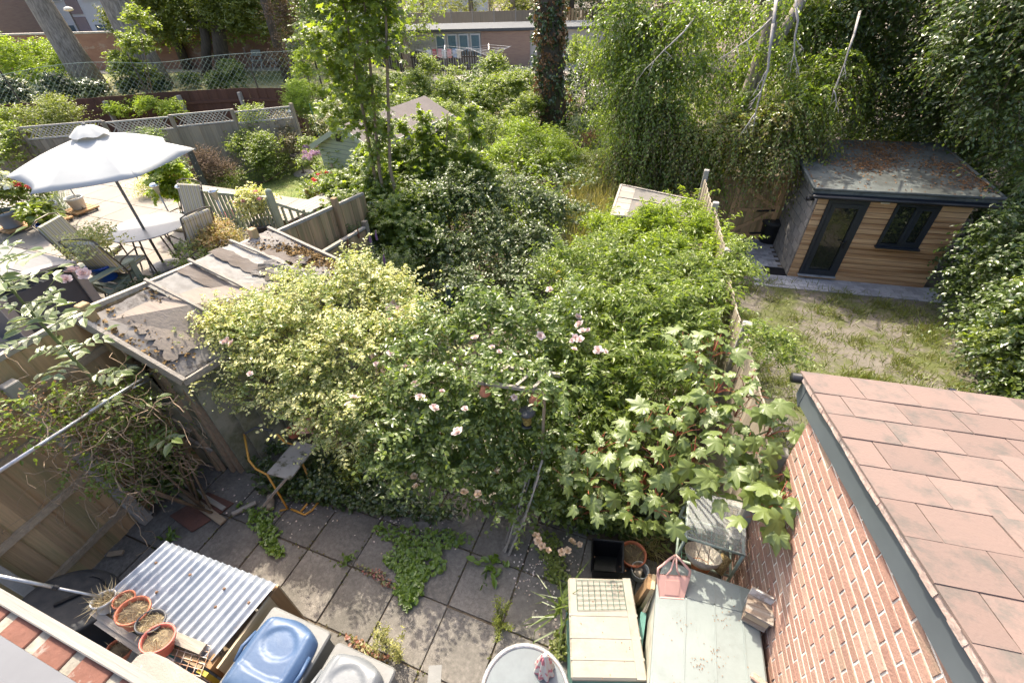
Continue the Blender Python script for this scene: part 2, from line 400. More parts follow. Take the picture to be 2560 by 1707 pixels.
for b_, m in zip(rest, bricks):
    if b_.v:
        o = b_.obj('brickwork', m, wall); o['kind'] = 'stuff'
m_fas = mat('grey_fascia', (.085, .10, .11), .45, var=.08, scale=3)
fas = B().prism([wl(1.0, -.035, roofz(1.0)-.235), wl(-2.3, -.035, roofz(-2.3)-.235), wl(-2.3, -.035, roofz(-2.3)-.04), wl(1.0, -.035, roofz(1.0)-.04)], ww*.046).obj('fascia', m_fas, ext)
B().prism([wl(1.0, -.038, roofz(1.0)-.26), wl(1.10, -.038, roofz(1.1)-.20), wl(1.10, -.038, roofz(1.1)-.05), wl(1.0, -.038, roofz(1.0)-.03)], ww*.12).obj('box_end', m_fas, ext)
eb = B().prism([wl(1.02, .06, roofz(1.02)-.22), wl(1.05, .06, roofz(1.02)-.22), wl(1.05, .06, roofz(1.05)-.04), wl(1.02, .06, roofz(1.02)-.04)], ww*4.2).obj('eaves_board', m_fas, ext)
deck = B().prism([wl(1.06, -.03, roofz(1.06)-.045), wl(-2.4, -.03, roofz(-2.4)-.045), wl(-2.4, -.03, roofz(-2.4)-.02), wl(1.06, -.03, roofz(1.06)-.02)], ww*4.4).obj('roof', mat('roof_underlay', (.1, .09, .08), .9), ext)
m_tile = mat('roof_tile', (.175, .122, .102), .88, scale=4, bump=.25, bscale=60, rnd=.12, col2=(.165, .118, .10), col3=(.105, .092, .08), s3=4.5, sharp=(.5, .66), detail=9)
TG, TW = .24, .33
Mt = Matrix((ww, wt, V(0, 0, 1))).transposed() @ Matrix.Rotation(-math.atan(RS)-.018, 3, 'X')
tme = B().box((0, 0, 0), (TW-.005, TG+.06, .012)).mesh('tile', m_tile)
for r in range(0, 14):
    for c in range(-1, 14):
        w0 = -.075 + c*TW + (TW/2 if r % 2 else 0); sc_ = 1.10-r*TG-TG/2
        if w0 > 4.2: continue
        wid = TW-.005; wc = w0+TW/2
        if c == -1:
            if not r % 2: continue
            wc = -.075+TW/4; wid = TW/2-.008
        P = wl(sc_-.0, wc, roofz(sc_)+.012+rnd.uniform(-.002, .003))
        o = link('tile', tme if wid > .25 else B().box((0, 0, 0), (wid, TG+.06, .012)).mesh('tile', m_tile), deck)
        o.location = P; o.rotation_euler = (Mt @ Matrix.Rotation(rnd.uniform(-.008, .008), 3, 'Y')).to_euler()
m_verge = mat('verge_mortar', (.46, .33, .28), .95, scale=7, bump=.9, bscale=30, col2=(.24, .2, .18), thr=(.4, .6), col3=(.5, .40, .35), s3=16, sharp=(.5, .6))
vb = B()
for q in range(34):
    s0 = 1.06-q*.1; h = rnd.uniform(-.004, .004)
    vb.prism([wl(s0, -.066+h, roofz(s0)-.04), wl(s0-.102, -.066+h, roofz(s0-.1)-.04), wl(s0-.102, -.066+h, roofz(s0-.1)+.004), wl(s0, -.066+h, roofz(s0)+.004)], ww*.1)
v_ = vb.obj('verge', m_verge, ext); v_['kind'] = 'stuff'
m_blk = mat('black_plastic', (.018, .018, .02), .35, var=.2)
gb = B()
pts = [wl(1.125, w, roofz(1.1)-.06) for w in np.linspace(-.11, 4.3, 12)]
gb.tube(pts, .04, 10); gb.obj('gutter', m_blk, ext, smooth=True)
for w in (.95, 2.1, 3.2): B().box(wl(1.13, w, roofz(1.1)-.045), (.04, .09, .07), rz=rad(WD)).obj('gutter_clip', m_blk, ext)
# ================================================================== GARDEN OFFICE
OZ = -.8; OA = at(1967, 690, z=OZ); od = rad(6.82); ox = V(math.cos(od), math.sin(od), 0); oy = V(-math.sin(od), math.cos(od), 0)
def of(px, py): 
    p = atn(px, py, OA, oy) - OA; return p.dot(ox), p.z
def ol(x, y, z): return OA + ox*x + oy*y + V(0, 0, z)
OW = of(2436, 517)[0]; OH = 2.06; OD = 2.55
off = thing('garden_office', 'timber clad garden office with black framed door and window under a flat dark roof', 'garden office', OA)
m_obk = mat('office_black_void', (.02, .02, .02), .9)
core = B().prism([ol(.03, .03, 0), ol(OW-.03, .03, 0), ol(OW-.03, OD-.03, 0), ol(.03, OD-.03, 0)], (0, 0, OH)).obj('wall', m_obk, off)
m_clad = wood('cladding_pine', (.56, .37, .205), (.46, .285, .15), .6, 'x', rnd=.08, scale=2.2, col3=(.30, .16, .075))
nb_ = 17; bh = OH/nb_
d0 = of(2072, 497); d1 = of(2179, 504); db = of(1996.5, 677.3); DX0, DX1, DZ0, DZ1 = db[0], of(2087, 685)[0], .10, (d0[1]+d1[1])/2
w0 = of(2243, 507); w1 = of(2355, 514); wb0 = of(2190, 611); wb1 = of(2292, 621); WX0, WX1, WZ0, WZ1 = (w0[0]+wb0[0])/2, (w1[0]+wb1[0])/2, (wb0[1]+wb1[1])/2, (w0[1]+w1[1])/2
DZ1 = min(DZ1, OH-.1); WZ1 = min(WZ1, OH-.12)
Mo = Matrix((ox, oy, V(0, 0, 1))).transposed()
for k in range(nb_):
    z = bh*(k+.5)
    cuts = [(0, OW)]
    for (a, b, za, zb) in ((DX0, DX1, DZ0, DZ1), (WX0, WX1, WZ0, WZ1)):
        if za-.02 < z < zb+.02:
            cuts = [q for (p, r) in cuts for q in ((p, min(r, a)), (max(p, b), r)) if q[1]-q[0] > .02]
    for (p, r) in cuts:
        full = r-p; spl = [p, r]
        for a, b in zip(spl, spl[1:]):
            piece('cladding_board', ol((a+b)/2, -.005, z), (b-a-.004, .03, bh-.011), m_clad, off, M=Mo, bevel=.006)
m_block = mat('grey_block', (.30, .28, .25), .95, scale=8, bump=.5, bscale=60, rnd=.12, col2=(.24, .22, .2))
for k in range(10):
    z = OH*(k+.5)/10; y = -.02 + (.0 if k % 2 else -.2)
    while y < OD:
        a, b = max(y, 0.02), min(y+.42, OD)
        if b-a > .05: piece('block', ol(-.005, (a+b)/2, z), (.03, b-a-.016, OH/10-.016), m_block, off, M=Mo)
        y += .425
m_fr = mat('anthracite_frame', (.022, .027, .036), .35, var=.1)
m_glass = mat('dark_glass', (.015, .018, .016), .04, var=.1, spec=.8)
def frame(name, x0, x1, z0, z1, t, y0, y1, m, parent):
    b = B()
    for (a, c) in ((x0, x0+t), (x1-t, x1)): b.box(ol((a+c)/2, (y0+y1)/2, (z0+z1)/2), (c-a, y1-y0, z1-z0), M=Mo)
    for (a, c) in ((z0, z0+t), (z1-t, z1)): b.box(ol((x0+x1)/2, (y0+y1)/2, (a+c)/2), (x1-x0-2*t, y1-y0, c-a), M=Mo)
    return b.obj(name, m, parent)
door = B().box(ol((DX0+DX1)/2, -.012, (DZ0+DZ1)/2), (.001, .02, .001), M=Mo)
door = frame('door', DX0, DX1, DZ0, DZ1, .075, -.05, .02, m_fr, off)
frame('leaf_frame', DX0+.078, DX1-.078, DZ0+.078, DZ1-.078, .085, -.062, .0, m_fr, door)
B().box(ol((DX0+DX1)/2, -.012, (DZ0+DZ1)/2), (DX1-DX0-.3, .02, DZ1-DZ0-.3), M=Mo).obj('pane', m_glass, door)
B().box(ol((DX0+DX1)/2, -.055, DZ0+.01), (DX1-DX0+.02, .09, .03), M=Mo).obj('sill', mat('alu_sill', (.45, .47, .5), .3, metal=.6), door)
hb = B().box(ol(DX1-.12, -.078, DZ0+.86), (.035, .03, .2), M=Mo).bar(ol(DX1-.12, -.095, DZ0+.9), ol(DX1-.24, -.1, DZ0+.9), .02, .02); hb.obj('handle', m_blk, door)
win = frame('window', WX0, WX1, WZ0, WZ1, .06, -.045, .02, m_fr, off)
xm = (WX0+WX1)/2
B().box(ol(xm, -.03, (WZ0+WZ1)/2), (.07, .05, WZ1-WZ0-.12), M=Mo).obj('mullion', m_fr, win)
frame('casement', xm+.04, WX1-.063, WZ0+.063, WZ1-.063, .06, -.055, 0, m_fr, win)
for a, b in ((WX0+.06, xm-.03), (xm+.1, WX1-.12)):
    B().box(ol((a+b)/2, -.01, (WZ0+WZ1)/2), (b-a, .02, WZ1-WZ0-.16), M=Mo).obj('pane', m_glass, win)
B().box(ol(xm, -.06, WZ0-.015), (WX1-WX0+.05, .11, .035), M=Mo).obj('sill', m_fr, win)
m_roof = mat('rubber_roof', (.115, .128, .12), .7, scale=3, bump=.3, bscale=30, col2=(.085, .095, .09), col3=(.06, .065, .06), s3=2)
rz0, rz1 = OH+.03, OH+.26
rp = [ol(-.22, -.2, rz0), ol(OW+.3, -.2, rz0), ol(OW+.3, OD+.25, rz1), ol(-.22, OD+.25, rz1)]
roof = B().prism([p for p in rp], (0, 0, .12)).obj('roof', m_roof, off, bevel=.03)
for a, b in ((rp[0], rp[1]), (rp[1], rp[2]), (rp[0], rp[3])):
    B().tube([a+V(0, 0, .125), b+V(0, 0, .125)], .03, 8).obj('roof_edge', m_roof, off, smooth=True)
B().bar(rp[0]+V(0, 0, -.03)+oy*.02, rp[1]+V(0, 0, -.03)+oy*.02, .02, .1).obj('roof_fascia', m_fr, off)
B().tube([rp[0]+V(0, 0, -.03)-oy*.05, rp[1]+V(0, 0, -.03)-oy*.05], .04, 8).obj('gutter', m_blk, off, smooth=True)
lp = of(2212, 500)
B().box(ol(lp[0], -.06, OH-.09), (.16, .05, .06), M=Mo).box(ol(lp[0], -.12, OH-.08), (.14, .08, .02), M=Mo @ Matrix.Rotation(-.5, 3, 'X')).obj('floodlight', mat('white_lamp_glass', (.75, .75, .72), .3), off)
B().tube([ol(-.0, .2, OH-.2), ol(-.17, .15, OH-.2)], .045, 10).obj('security_camera', m_blk, off, smooth=True)
# --- block path round the office
m_pv = mat('grey_paver', (.34, .345, .36), .9, scale=8, bump=.3, bscale=60, rnd=.2, col2=(.27, .27, .28))
path = B()
pp = [ol(-.85, -.62, .0), ol(OW+.2, -.62, .0), ol(OW+.2, 0, .0), ol(0, 0, 0), ol(0, 2.4, 0), ol(-.85, 2.4, 0)]
path = struct(path.prism([p+V(0, 0, -.05) for p in pp], (0, 0, .05)).obj('path', m_soil))
pme = B().box((0, 0, 0), (.193, .118, .03)).mesh('paver', m_pv)
for r in range(5):
    x = -.83 + (.1 if r % 2 else 0)
    while x < OW+.15:
        o = link('paver', pme, path); o.location = ol(x+.1, -.6+.06+r*.124, .008+rnd.uniform(-.003, .003)); o.rotation_euler = (0, 0, od); x += .2
for r in range(19):
    x = -.83 + (.1 if r % 2 else 0)
    while x < -.15:
        o = link('paver', pme, path); o.location = ol(x+.1, .08+r*.124, .008+rnd.uniform(-.003, .003)); o.rotation_euler = (0, 0, od); x += .2
# ================================================================== OLD HOUSE LEDGE at the bottom left corner
ledge = thing('bay_roof_ledge', 'weathered timber edge and brick course of the flat bay roof below the window', 'bay roof', (-2.6, -.2, 2.3))
m_lead = mat('grey_roof_sheet', (.13, .133, .14), .55, var=.08, scale=2)
LZ0 = 2.6
B().box((-2.75, -.58, LZ0-.02), (2.3, .9, .04)).obj('roof_sheet', m_lead, ledge)
m_oldw = wood('weathered_timber', (.30, .28, .25), (.20, .185, .16), .9, 'x', rnd=.1, scale=2.5, bump=.8, col3=(.3, .27, .23))
B().box((-2.75, -.015, LZ0-.03), (2.3, .055, .07)).obj('timber_edge', m_oldw, ledge, bevel=.006)
B().box((-2.75, -.09, LZ0-.29), (2.26, .10, .5)).obj('wall_core', mat('ledge_mortar', (.25, .23, .19), .95, scale=14, bump=.7), ledge)
for k in range(9):
    x = -3.75+k*.262
    piece('brick', (x, -.09, LZ0-.062), (.196, .104, .065), mat('ledge_brick', (.18, .078, .055), .9, scale=9, bump=.6, col2=(.135, .06, .042), col3=(.24, .21, .18), s3=6, sharp=(.62, .7)), ledge, rz=rnd.uniform(-.02, .02), bevel=.006)
capz = 1.35
m_cap = mat('lichen_stone', (.30, .27, .23), .93, scale=7, bump=.5, bscale=70, col2=(.24, .215, .185), col3=(.48, .46, .42), s3=8, sharp=(.66, .7))
pier = thing('boundary_pier', 'rough stone capping slab on a brick pier beside the corrugated store', 'pier', (-2.75, -.1, 0))
cp = [at(330, 1640, z=capz), at(352, 1600, z=capz), at(375, 1603, z=capz), at(505, 1690, z=capz)]
px0, px1 = -3.02, -2.1
cb_ = B().prism([(px0, -.5, capz-.06), (px1, -.5, capz-.06), (px1, .11, capz-.06), (px0+.22, .13, capz-.06), (px0+.06, .12, capz-.06), (px0, .07, capz-.06)], (0, 0, .06)).obj('capping', m_cap, pier, bevel=.012)
pb = B().box((-2.56, -.24, .64), (.8, .52, 1.28)).obj('wall', m_mort, pier)
for k in range(17):
    for q in range(4):
        piece('brick', (-2.85+q*.2+(.1 if k % 2 else 0), .022, .04+k*.075), (.19, .02, .064), bricks[(k+q) % 5], pb)
# ================================================================== FENCES
m_fgrey = wood('fence_grey', (.34, .285, .215), (.235, .195, .145), .9, 'z', rnd=.18, scale=2.5, bump=.5)
m_fbrown = wood('fence_brown', (.50, .33, .18), (.33, .22, .12), .9, 'z', rnd=.2, scale=2.5, bump=.5, col3=(.28, .22, .11))
m_railb = wood('rail_brown', (.40, .31, .21), (.27, .205, .14), .9, 'x', rnd=.15, scale=2.5, bump=.5)
m_post = mat('concrete_post', (.34, .31, .275), .93, scale=9, bump=.4, bscale=60, col2=(.28, .26, .23))
m_capw = wood('fence_cap', (.38, .345, .29), (.25, .225, .19), .9, 'x', rnd=.1, scale=2.5, bump=.6)
def board_fence(th, P, Q, ztop, zbot, bw, mb, face, lap=.02, thick=.014, name='board', tops=None):
    """vertical boards from P to Q (xy), top heights ztop=(a,b), face = outward normal side"""
    P, Q = V(P[0], P[1], 0), V(Q[0], Q[1], 0); d = (Q-P); L = d.length; d.normalize(); nrm = V(-d.y, d.x, 0)*face
    n = max(1, int(round(L/bw))); w = L/n; rz = math.atan2(d.y, d.x)
    for i in range(n):
        t = (i+.5)/n; za = ztop[0]+(ztop[1]-ztop[0])*t; zb = zbot(P+d*L*t) if callable(zbot) else zbot
        h = za-zb + rnd.uniform(-.008, .008)
        M = Matrix.Rotation(rz+rnd.uniform(-.02, .02)+.05*face, 3, 'Z') @ Matrix.Rotation(rnd.uniform(-.006, .006), 3, 'Y')
        piece(name, P+d*L*t+nrm*(.013*(i % 2)+rnd.uniform(0, .004))+V(0, 0, zb+h/2), (w+lap*(i % 2)-.006, thick, h), mb, th, M=M)
    return d, nrm, rz, L
# left boundary: boards with the rails on our side, posts and a pale cap
lft = thing('boundary_fence', 'tall brown board fence with rails between the slabs and the raised neighbouring patio', 'fence', (lf(.6), .6, 0))
segs = [(-.55, 2.02, 2.56, 2.52), (2.02, 4.45, 2.52, 2.16), (4.45, 7.3, 2.12, 1.74)]
for (y0, y1, za, zb) in segs:
    P, Q = V(lf(y0), y0, 0), V(lf(y1), y1, 0)
    d, nrm, rz, L = board_fence(lft, P, Q, (za-.03, zb-.03), lambda p: gz(p.x, p.y)+.02, .155, m_fbrown, -1)
    B().bar(P+V(0, 0, za), Q+V(0, 0, zb), .055, .05).obj('cap', m_capw, lft)
    for zz in (.32, 1.02, 1.72, 2.12):
        if zz < min(za, zb)-.2: B().bar(P+nrm*.035+V(0, 0, zz), Q+nrm*.035+V(0, 0, zz+(zb-za)*zz/2.5), .045, .075).obj('rail', m_railb, lft)
for y, zt in ((.1, 2.5), (2.02, 2.62), (4.35, 2.36), (6.3, 2.05)):
    B().bar(V(lf(y)+.07, y, 0), V(lf(y)+.07, y, zt), .1, .1, up=(1, 0, 0)).obj('post', m_post if y < .5 else m_fbrown, lft, bevel=.008)
B().bar(V(lf(1.15)+.1, 1.15, 0), V(lf(1.15)+.1, 1.15, 2.35), .12, .1, up=(1, 0, 0)).obj('concrete_post', m_post, lft, bevel=.008)
# lower garden-side fence continuing behind the shed
lo = thing('low_side_fence', 'low pale capped fence running on behind the lean-to shed', 'fence', (lf(4.8)+.25, 4.8, 0))
P, Q = V(lf(5.0)+.32, 5.0, 0), V(lf(6.7)+.32, 6.7, 0)
board_fence(lo, P, Q, (1.5, 1.3), lambda p: gz(p.x, p.y), .15, m_fbrown, -1)
B().bar(P+V(0, 0, 1.55), Q+V(0, 0, 1.35), .07, .04).obj('cap', m_capw, lo)
B().bar(V(Q.x, Q.y, -.3), V(Q.x, Q.y, 1.46), .09, .09, up=(1, 0, 0)).obj('post', m_fgrey, lo)
# right boundary
rft = thing('side_fence', 'sun bleached board fence between the overgrown plot and the dry lawn', 'fence', (bline(6), 6, -.3))
def rfx(y): return 1.13-(y-3.51)*math.tan(rad(6.2))
ry = [2.9, 4.72, 6.55, 8.35, 10.2]; rzt = [1.9, 1.86, 1.84, 1.8, 1.74]
for k in range(4):
    P, Q = V(rfx(ry[k]), ry[k], 0), V(rfx(ry[k+1]), ry[k+1], 0); dz = (-.05 if k % 2 else .03)
    d, nrm, rz, L = board_fence(rft, P, Q, (rzt[k]+dz, rzt[k+1]+dz), lambda p: gz(p.x, p.y), .14, m_fgrey, 1)
    for zz in (.35, 1.0, 1.55): B().bar(P-nrm*.035+V(0, 0, zz-.2), Q-nrm*.035+V(0, 0, zz-.25), .04, .07).obj('rail', m_fgrey, rft)
for y, zt in zip(ry, rzt): B().bar(V(rfx(y), y, gz(0, y)), V(rfx(y), y, zt+.12), .1, .1, up=(1, 0, 0)).obj('post', m_post, rft, bevel=.01)
# gate and back fence left of the office
m_gate = wood('gate_wood', (.56, .37, .2), (.42, .27, .14), .8, 'z', rnd=.15, scale=2.5, bump=.4)
GA, GB_ = at(1795, 598, z=-.78), at(1905, 575, z=-.78); GB_ = V(GB_.x, GA.y+(GB_.x-GA.x)*.12+.15, -.78)
gd = (GB_-GA); gd.normalize(); gn = V(gd.y, -gd.x, 0)
gate = thing('garden_gate', 'brown boarded garden gate with diagonal braces and black strap hinges', 'gate', GA)
gl = 1.0; G1 = GA+gd*.2; G2 = GA+gd*(.2+gl)
board_fence(gate, G1, G2, (.98, .98), -.75, .11, m_fbrown, 1)
for zz in (-.6, .1, .84): B().bar(G1+gn*.03+V(0, 0, zz+.78), G2+gn*.03+V(0, 0, zz+.78), .03, .09).obj('ledge', m_gate, gate)
B().bar(G1+gn*.032+V(0, 0, .2+.02), G2+gn*.032+V(0, 0, .86), .03, .09).obj('brace', m_gate, gate)
B().bar(G2+gn*.032+V(0, 0, .92), G1+gn*.032+V(0, 0, 1.55), .03, .09).obj('brace', m_gate, gate)
for zz in (.25, .88): B().bar(G2+gn*.05+V(0, 0, zz), G2-gd*.45+gn*.05+V(0, 0, zz-.03), .01, .05).obj('strap_hinge', m_blk, gate)
bkf = thing('back_fence', 'dark brown boarded fence with gate posts beside the office', 'fence', GA)
board_fence(bkf, GA-gd*.75, GA+gd*.1, (.97, .97), -.78, .13, m_fbrown, 1)
board_fence(bkf, G2+gd*.1, G2+gd*1.3, (1.05, 1.05), -.78, .13, m_fbrown, 1)
for q in (GA+gd*.14, G2+gd*.06): B().bar(q+V(0, 0, 0), q+V(0, 0, 1.95), .11, .1, up=(1, 0, 0)).obj('post', m_gate, bkf)
for zz in (.3, 1.5): B().bar(G2+gd*.1+gn*.03+V(0, 0, zz), G2+gd*1.3+gn*.03+V(0, 0, zz), .04, .08).obj('rail', m_fbrown, bkf)
# dustbin, tins and mat by the office
dbp = at(1918, 604, z=OZ)
binr = thing('dustbin', 'round black plastic dustbin with flat lid beside the office wall', 'dustbin', dbp)
B().lathe([(.22, 0), (.235, .06), (.27, .56), (.28, .58)], 24, dbp, cap=(True, True)).obj('body', m_blk, binr, smooth=True)
B().lathe([(.295, .56), (.3, .59), (.285, .62), (.14, .645), (0.01, .65)], 24, dbp).obj('lid', mat('black_lid', (.035, .035, .037), .45), binr, smooth=True)
m_tin = mat('tin_label', (.03, .10, .17), .35, scale=14, col2=(.5, .55, .6), thr=(.5, .56))
for q, (dx, dz) in enumerate(((0, .45), (.02, .68))):
    p = dbp + ox*.12 + oy*.5 + V(dx, 0, 0)
    t = thing('paint_tin', ('lower' if q == 0 else 'upper') + ' blue and white paint tin stacked behind the dustbin', 'paint tin', p+V(0, 0, dz), group='paint tins')
    B().lathe([(.12, 0), (.12, .2)], 18, p+V(0, 0, dz), cap=(True, True)).obj('can', m_tin, t, smooth=False)
    B().lathe([(.125, .2), (.125, .215), (.1, .217), (.01, .214)], 18, p+V(0, 0, dz)).obj('lid', mat('tin_lid', (.5, .5, .5), .3, metal=.8), t)
crt = thing('upturned_crate', 'dark crate carrying paint tins behind the dustbin', 'crate', dbp + ox*.12 + oy*.5)
B().box(dbp+ox*.13+oy*.5+V(0, 0, .43), (.34, .3, .03), rz=od).obj('top', m_fbrown, crt)
for sx in (-1, 1):
    for zz in (.08, .22, .36): B().box(dbp+ox*(.13+sx*.15)+oy*.5+V(0, 0, zz), (.02, .28, .09), rz=od).obj('slat', m_fbrown, crt)
mp_ = at(1935, 680, z=OZ); mt = thing('door_mat', 'black ridged rubber mat on the block path', 'mat', mp_)
for k in range(9): B().box(V(mp_.x, mp_.y, OZ+.035)+oy*(-.16+k*.04), (.46, .025, .018), rz=od).obj('rib', m_blk, mt)
B().box(V(mp_.x, mp_.y, OZ+.026), (.5, .38, .008), rz=od).obj('base', m_blk, mt)
# ================================================================== LEAN-TO SHED (left)
shed = thing('lean_to_shed', 'collapsing lean-to shed with torn grey felt roof and leaning board walls', 'shed', (-5, 2.4, 0))
sa = atp(200, 802, (lf(2)+.06, 2), 5); sb = atp(675, 576, (lf(2)+.06, 2), 5); sc2 = at(892, 676, z=1.78); sd = at(452, 950, z=1.76)
m_felt = mat('torn_felt', (.165, .152, .14), .9, scale=2.6, bump=.8, bscale=9, col2=(.25, .225, .2), col3=(.08, .07, .06), s3=2.2, sharp=(.52, .58), rnd=.1)
m_felt2 = mat('pale_felt', (.30, .285, .26), .85, scale=9, bump=.6, bscale=14, col2=(.21, .195, .175), rnd=.06)
m_felt3 = mat('brown_felt', (.15, .128, .112), .9, scale=6, bump=.6, bscale=14, col2=(.125, .10, .08), rnd=.06)
m_ply = wood('bare_plywood', (.26, .22, .185), (.19, .16, .135), .9, 'x', rnd=.05, scale=2., bump=.6, col3=(.25, .21, .17))
def sp(u, v, dz=0):    # u across the slope (0 at fence), v along (0 near)
    a = sa.lerp(sb, v); b = sd.lerp(sc2, v); p = a.lerp(b, u); return p + V(0, 0, dz)
srng = np.random.default_rng(3)
def feltsheet(name, u0, u1, v0, v1, dz, m, amp, nu=14, nv=14, ragged=0, thick=.004, skew=0):
    b = B(); ph = srng.uniform(0, 6, 6)
    for j in range(nv+1):
        for i in range(nu+1):
            fu, fv = i/nu, j/nv
            u = u0+(u1-u0)*fu; v = v0+(v1-v0)*fv + skew*(fu-.5)
            if ragged and i in (0, nu): u += srng.uniform(-ragged, ragged)
            if ragged and j in (0, nv): v += srng.uniform(-ragged, ragged)
            h = amp*(math.sin(14*v+3*u+ph[0])*.5 + math.sin(23*(v-u*.35)+ph[1])*.35 + math.sin(9*u+ph[2])*.4 + srng.normal()*.12)
            b.v.append(tuple(sp(u, v, dz+max(-.004, h))))
    b.f = [(j*(nu+1)+i, j*(nu+1)+i+1, (j+1)*(nu+1)+i+1, (j+1)*(nu+1)+i) for j in range(nv) for i in range(nu)]
    o = b.obj(name, m, shed, fixn=False); md = o.modifiers.new('t', 'SOLIDIFY'); md.thickness = thick; return o
B().prism([sp(0, 0, -.05), sp(1, 0, -.05), sp(1, 1, -.05), sp(0, 1, -.05)], (0, 0, .03)).obj('roof_deck', m_ply, shed)
feltsheet('felt_sheet', 0, 1, .0, .31, .0, m_felt, .010, ragged=.012, nu=22, nv=12)
feltsheet('plywood_patch', .28, .80, .07, .20, .026, m_ply, .004, ragged=.02, nu=16, nv=8, skew=-.04)
feltsheet('felt_sheet', .0, 1.0, .29, .44, .030, m_felt2, .030, ragged=.006, nu=24, nv=12, skew=.02)
feltsheet('felt_sheet', .0, 1.0, .43, .51, .050, m_felt3, .012, ragged=.006, nu=24, nv=8, skew=.02)
feltsheet('felt_sheet', .0, 1.0, .51, .63, .062, m_felt2, .022, ragged=.006, nu=24, nv=10, skew=.03)
feltsheet('felt_sheet', .0, .95, .62, .70, .080, m_felt3, .014, ragged=.008, nu=24, nv=8, skew=.04)
feltsheet('felt_sheet', .0, .95, .69, .79, .062, m_felt2, .04, ragged=.012, nu=24, nv=10, skew=.05)
feltsheet('felt_sheet', .0, 1, .77, 1.0, .010, m_felt, .022, ragged=.012, nu=22, nv=12)
feltsheet('felt_flap', .45, 1.0, .66, .78, .10, m_felt, .07, ragged=.03, nu=18, nv=10, skew=.1)
feltsheet('felt_flap', .25, .65, .80, .87, .05, m_felt3, .06, ragged=.03, nu=14, nv=8, skew=.08)
feltsheet('felt_flap', .80, 1.08, .24, .46, .06, m_felt3, .06, ragged=.04, nu=12, nv=12)
feltsheet('felt_flap', .30, .95, .20, .29, .03, m_felt3, .03, ragged=.03, nu=14, nv=6, skew=.06)
m_oldwg = wood('silvered_batten', (.38, .34, .29), (.25, .22, .185), .9, 'x', rnd=.12, scale=3, bump=.7)
for v, k in ((.285, 0), (.50, 1), (.745, 2)):
    a, b = sp(-.02, v, .09), sp(.99 if k < 2 else .55, v+.03, .08); mid = (a+b)/2+V(0, 0, .02)
    B().bar(a, mid, .035, .028).obj('batten', m_oldwg, shed); B().bar(mid, b, .035, .028).obj('batten', m_oldwg, shed)
B().bar(sp(-.02, .0, .0), sp(1.03, -.0, .0), .045, .11).obj('verge_board', m_oldwg, shed)
B().bar(sp(-.02, 1.0, .0), sp(1.06, 1.0, .0), .045, .11).obj('verge_board', m_oldwg, shed)
B().bar(sp(1.02, 0, -.03), sp(1.02, 1.0, -.03), .03, .08).obj('eaves_board', m_oldwg, shed)
m_moss = mat('dead_moss', (.20, .125, .05), .98, scale=20, bump=1., bscale=60, col2=(.12, .08, .035))
rng = np.random.default_rng(11)
mp = []
for k in range(3200):
    u, v = rng.beta(2.2, 1.7), .80+.2*rng.beta(1.5, 1.5)
    if rng.random() < .12: u, v = rng.uniform(.0, .9), rng.choice([.03, .1, .25, .3])+rng.normal()*.012
    mp.append(sp(min(1, u), min(.995, v), .012+rng.random()*.015))
mp = np.array([tuple(p) for p in mp]); o = link('moss', leaf_mesh('moss', mp, rng.normal(size=(len(mp), 3))*[1, 1, .4], rng.normal(size=(len(mp), 3))*.5+[0, 0, 1], rng.uniform(.02, .05, len(mp)), 'quad', leafmat('moss_leaf', [(.24, .15, .06), (.13, .085, .035), (.3, .2, .09)], trans=0, rough=.95), .9), shed); o['kind'] = 'stuff'
# the shed's front (facing the house): leaning sheets and posts
m_sheetp = mat('mouldy_board', (.30, .29, .235), .9, scale=2.5, bump=.4, bscale=30, rnd=.15, col2=(.22, .215, .16), col3=(.13, .135, .085), s3=2.)
fr0, fr1 = V(sa.x+.02, sa.y+.1, 0), V(sd.x-.1, sd.y+.12, 0)
fdx = (fr1-fr0).normalized()
shx = [(0, .42, 1.85, .02, .00), (.42, .82, 1.86, -.05, .03), (.80, 1.14, 1.35, -.12, .05), (.98, 1.36, 1.78, .05, -.02), (1.34, 1.62, 1.74, .02, .02)]
SW = (fr1-fr0).length/1.62
for x0, x1, h, tilt, ty in shx:
    x0 *= SW; x1 *= SW
    c = fr0+fdx*((x0+x1)/2)+V(0, -.02-abs(ty), h/2)
    M = Matrix.Rotation(math.atan2(fdx.y, fdx.x), 3, 'Z') @ Matrix.Rotation(tilt, 3, 'Y') @ Matrix.Rotation(ty+.03, 3, 'X')
    piece('wall_panel', c, (x1-x0, .02, h), m_sheetp, shed, M=M)
for x, ti in ((.0, 0), (.84, .10), (1.0, -.12), (1.36, .05), (1.64, -.03)):
    a = fr0+fdx*x*SW+V(0, -.09, 0); B().bar(a, a+V(ti, .05, 1.78), .05, .05, up=(0, 1, 0)).obj('stud', m_railb, shed)
for zz, a, b in ((.62, .45, 1.1), (1.0, .4, .85)): B().bar(fr0+fdx*a*SW+V(0, -.07, zz), fr0+fdx*b*SW+V(0, -.1, zz-.2), .03, .05).obj('rail', m_oldwg, shed)
ip = [sp(.04, .06), sp(.92, .06), sp(.92, .96), sp(.04, .96)]
B().prism([V(p.x, p.y, -.1) for p in ip], (0, 0, 1.72)).obj('interior', m_obk, shed)
for k in range(10):
    p = sp(.955, .07+.092*k); piece('side_board', V(p.x, p.y, .83), (.02, .27, 1.75), m_sheetp, shed, rz=rnd.uniform(-.03, .03))
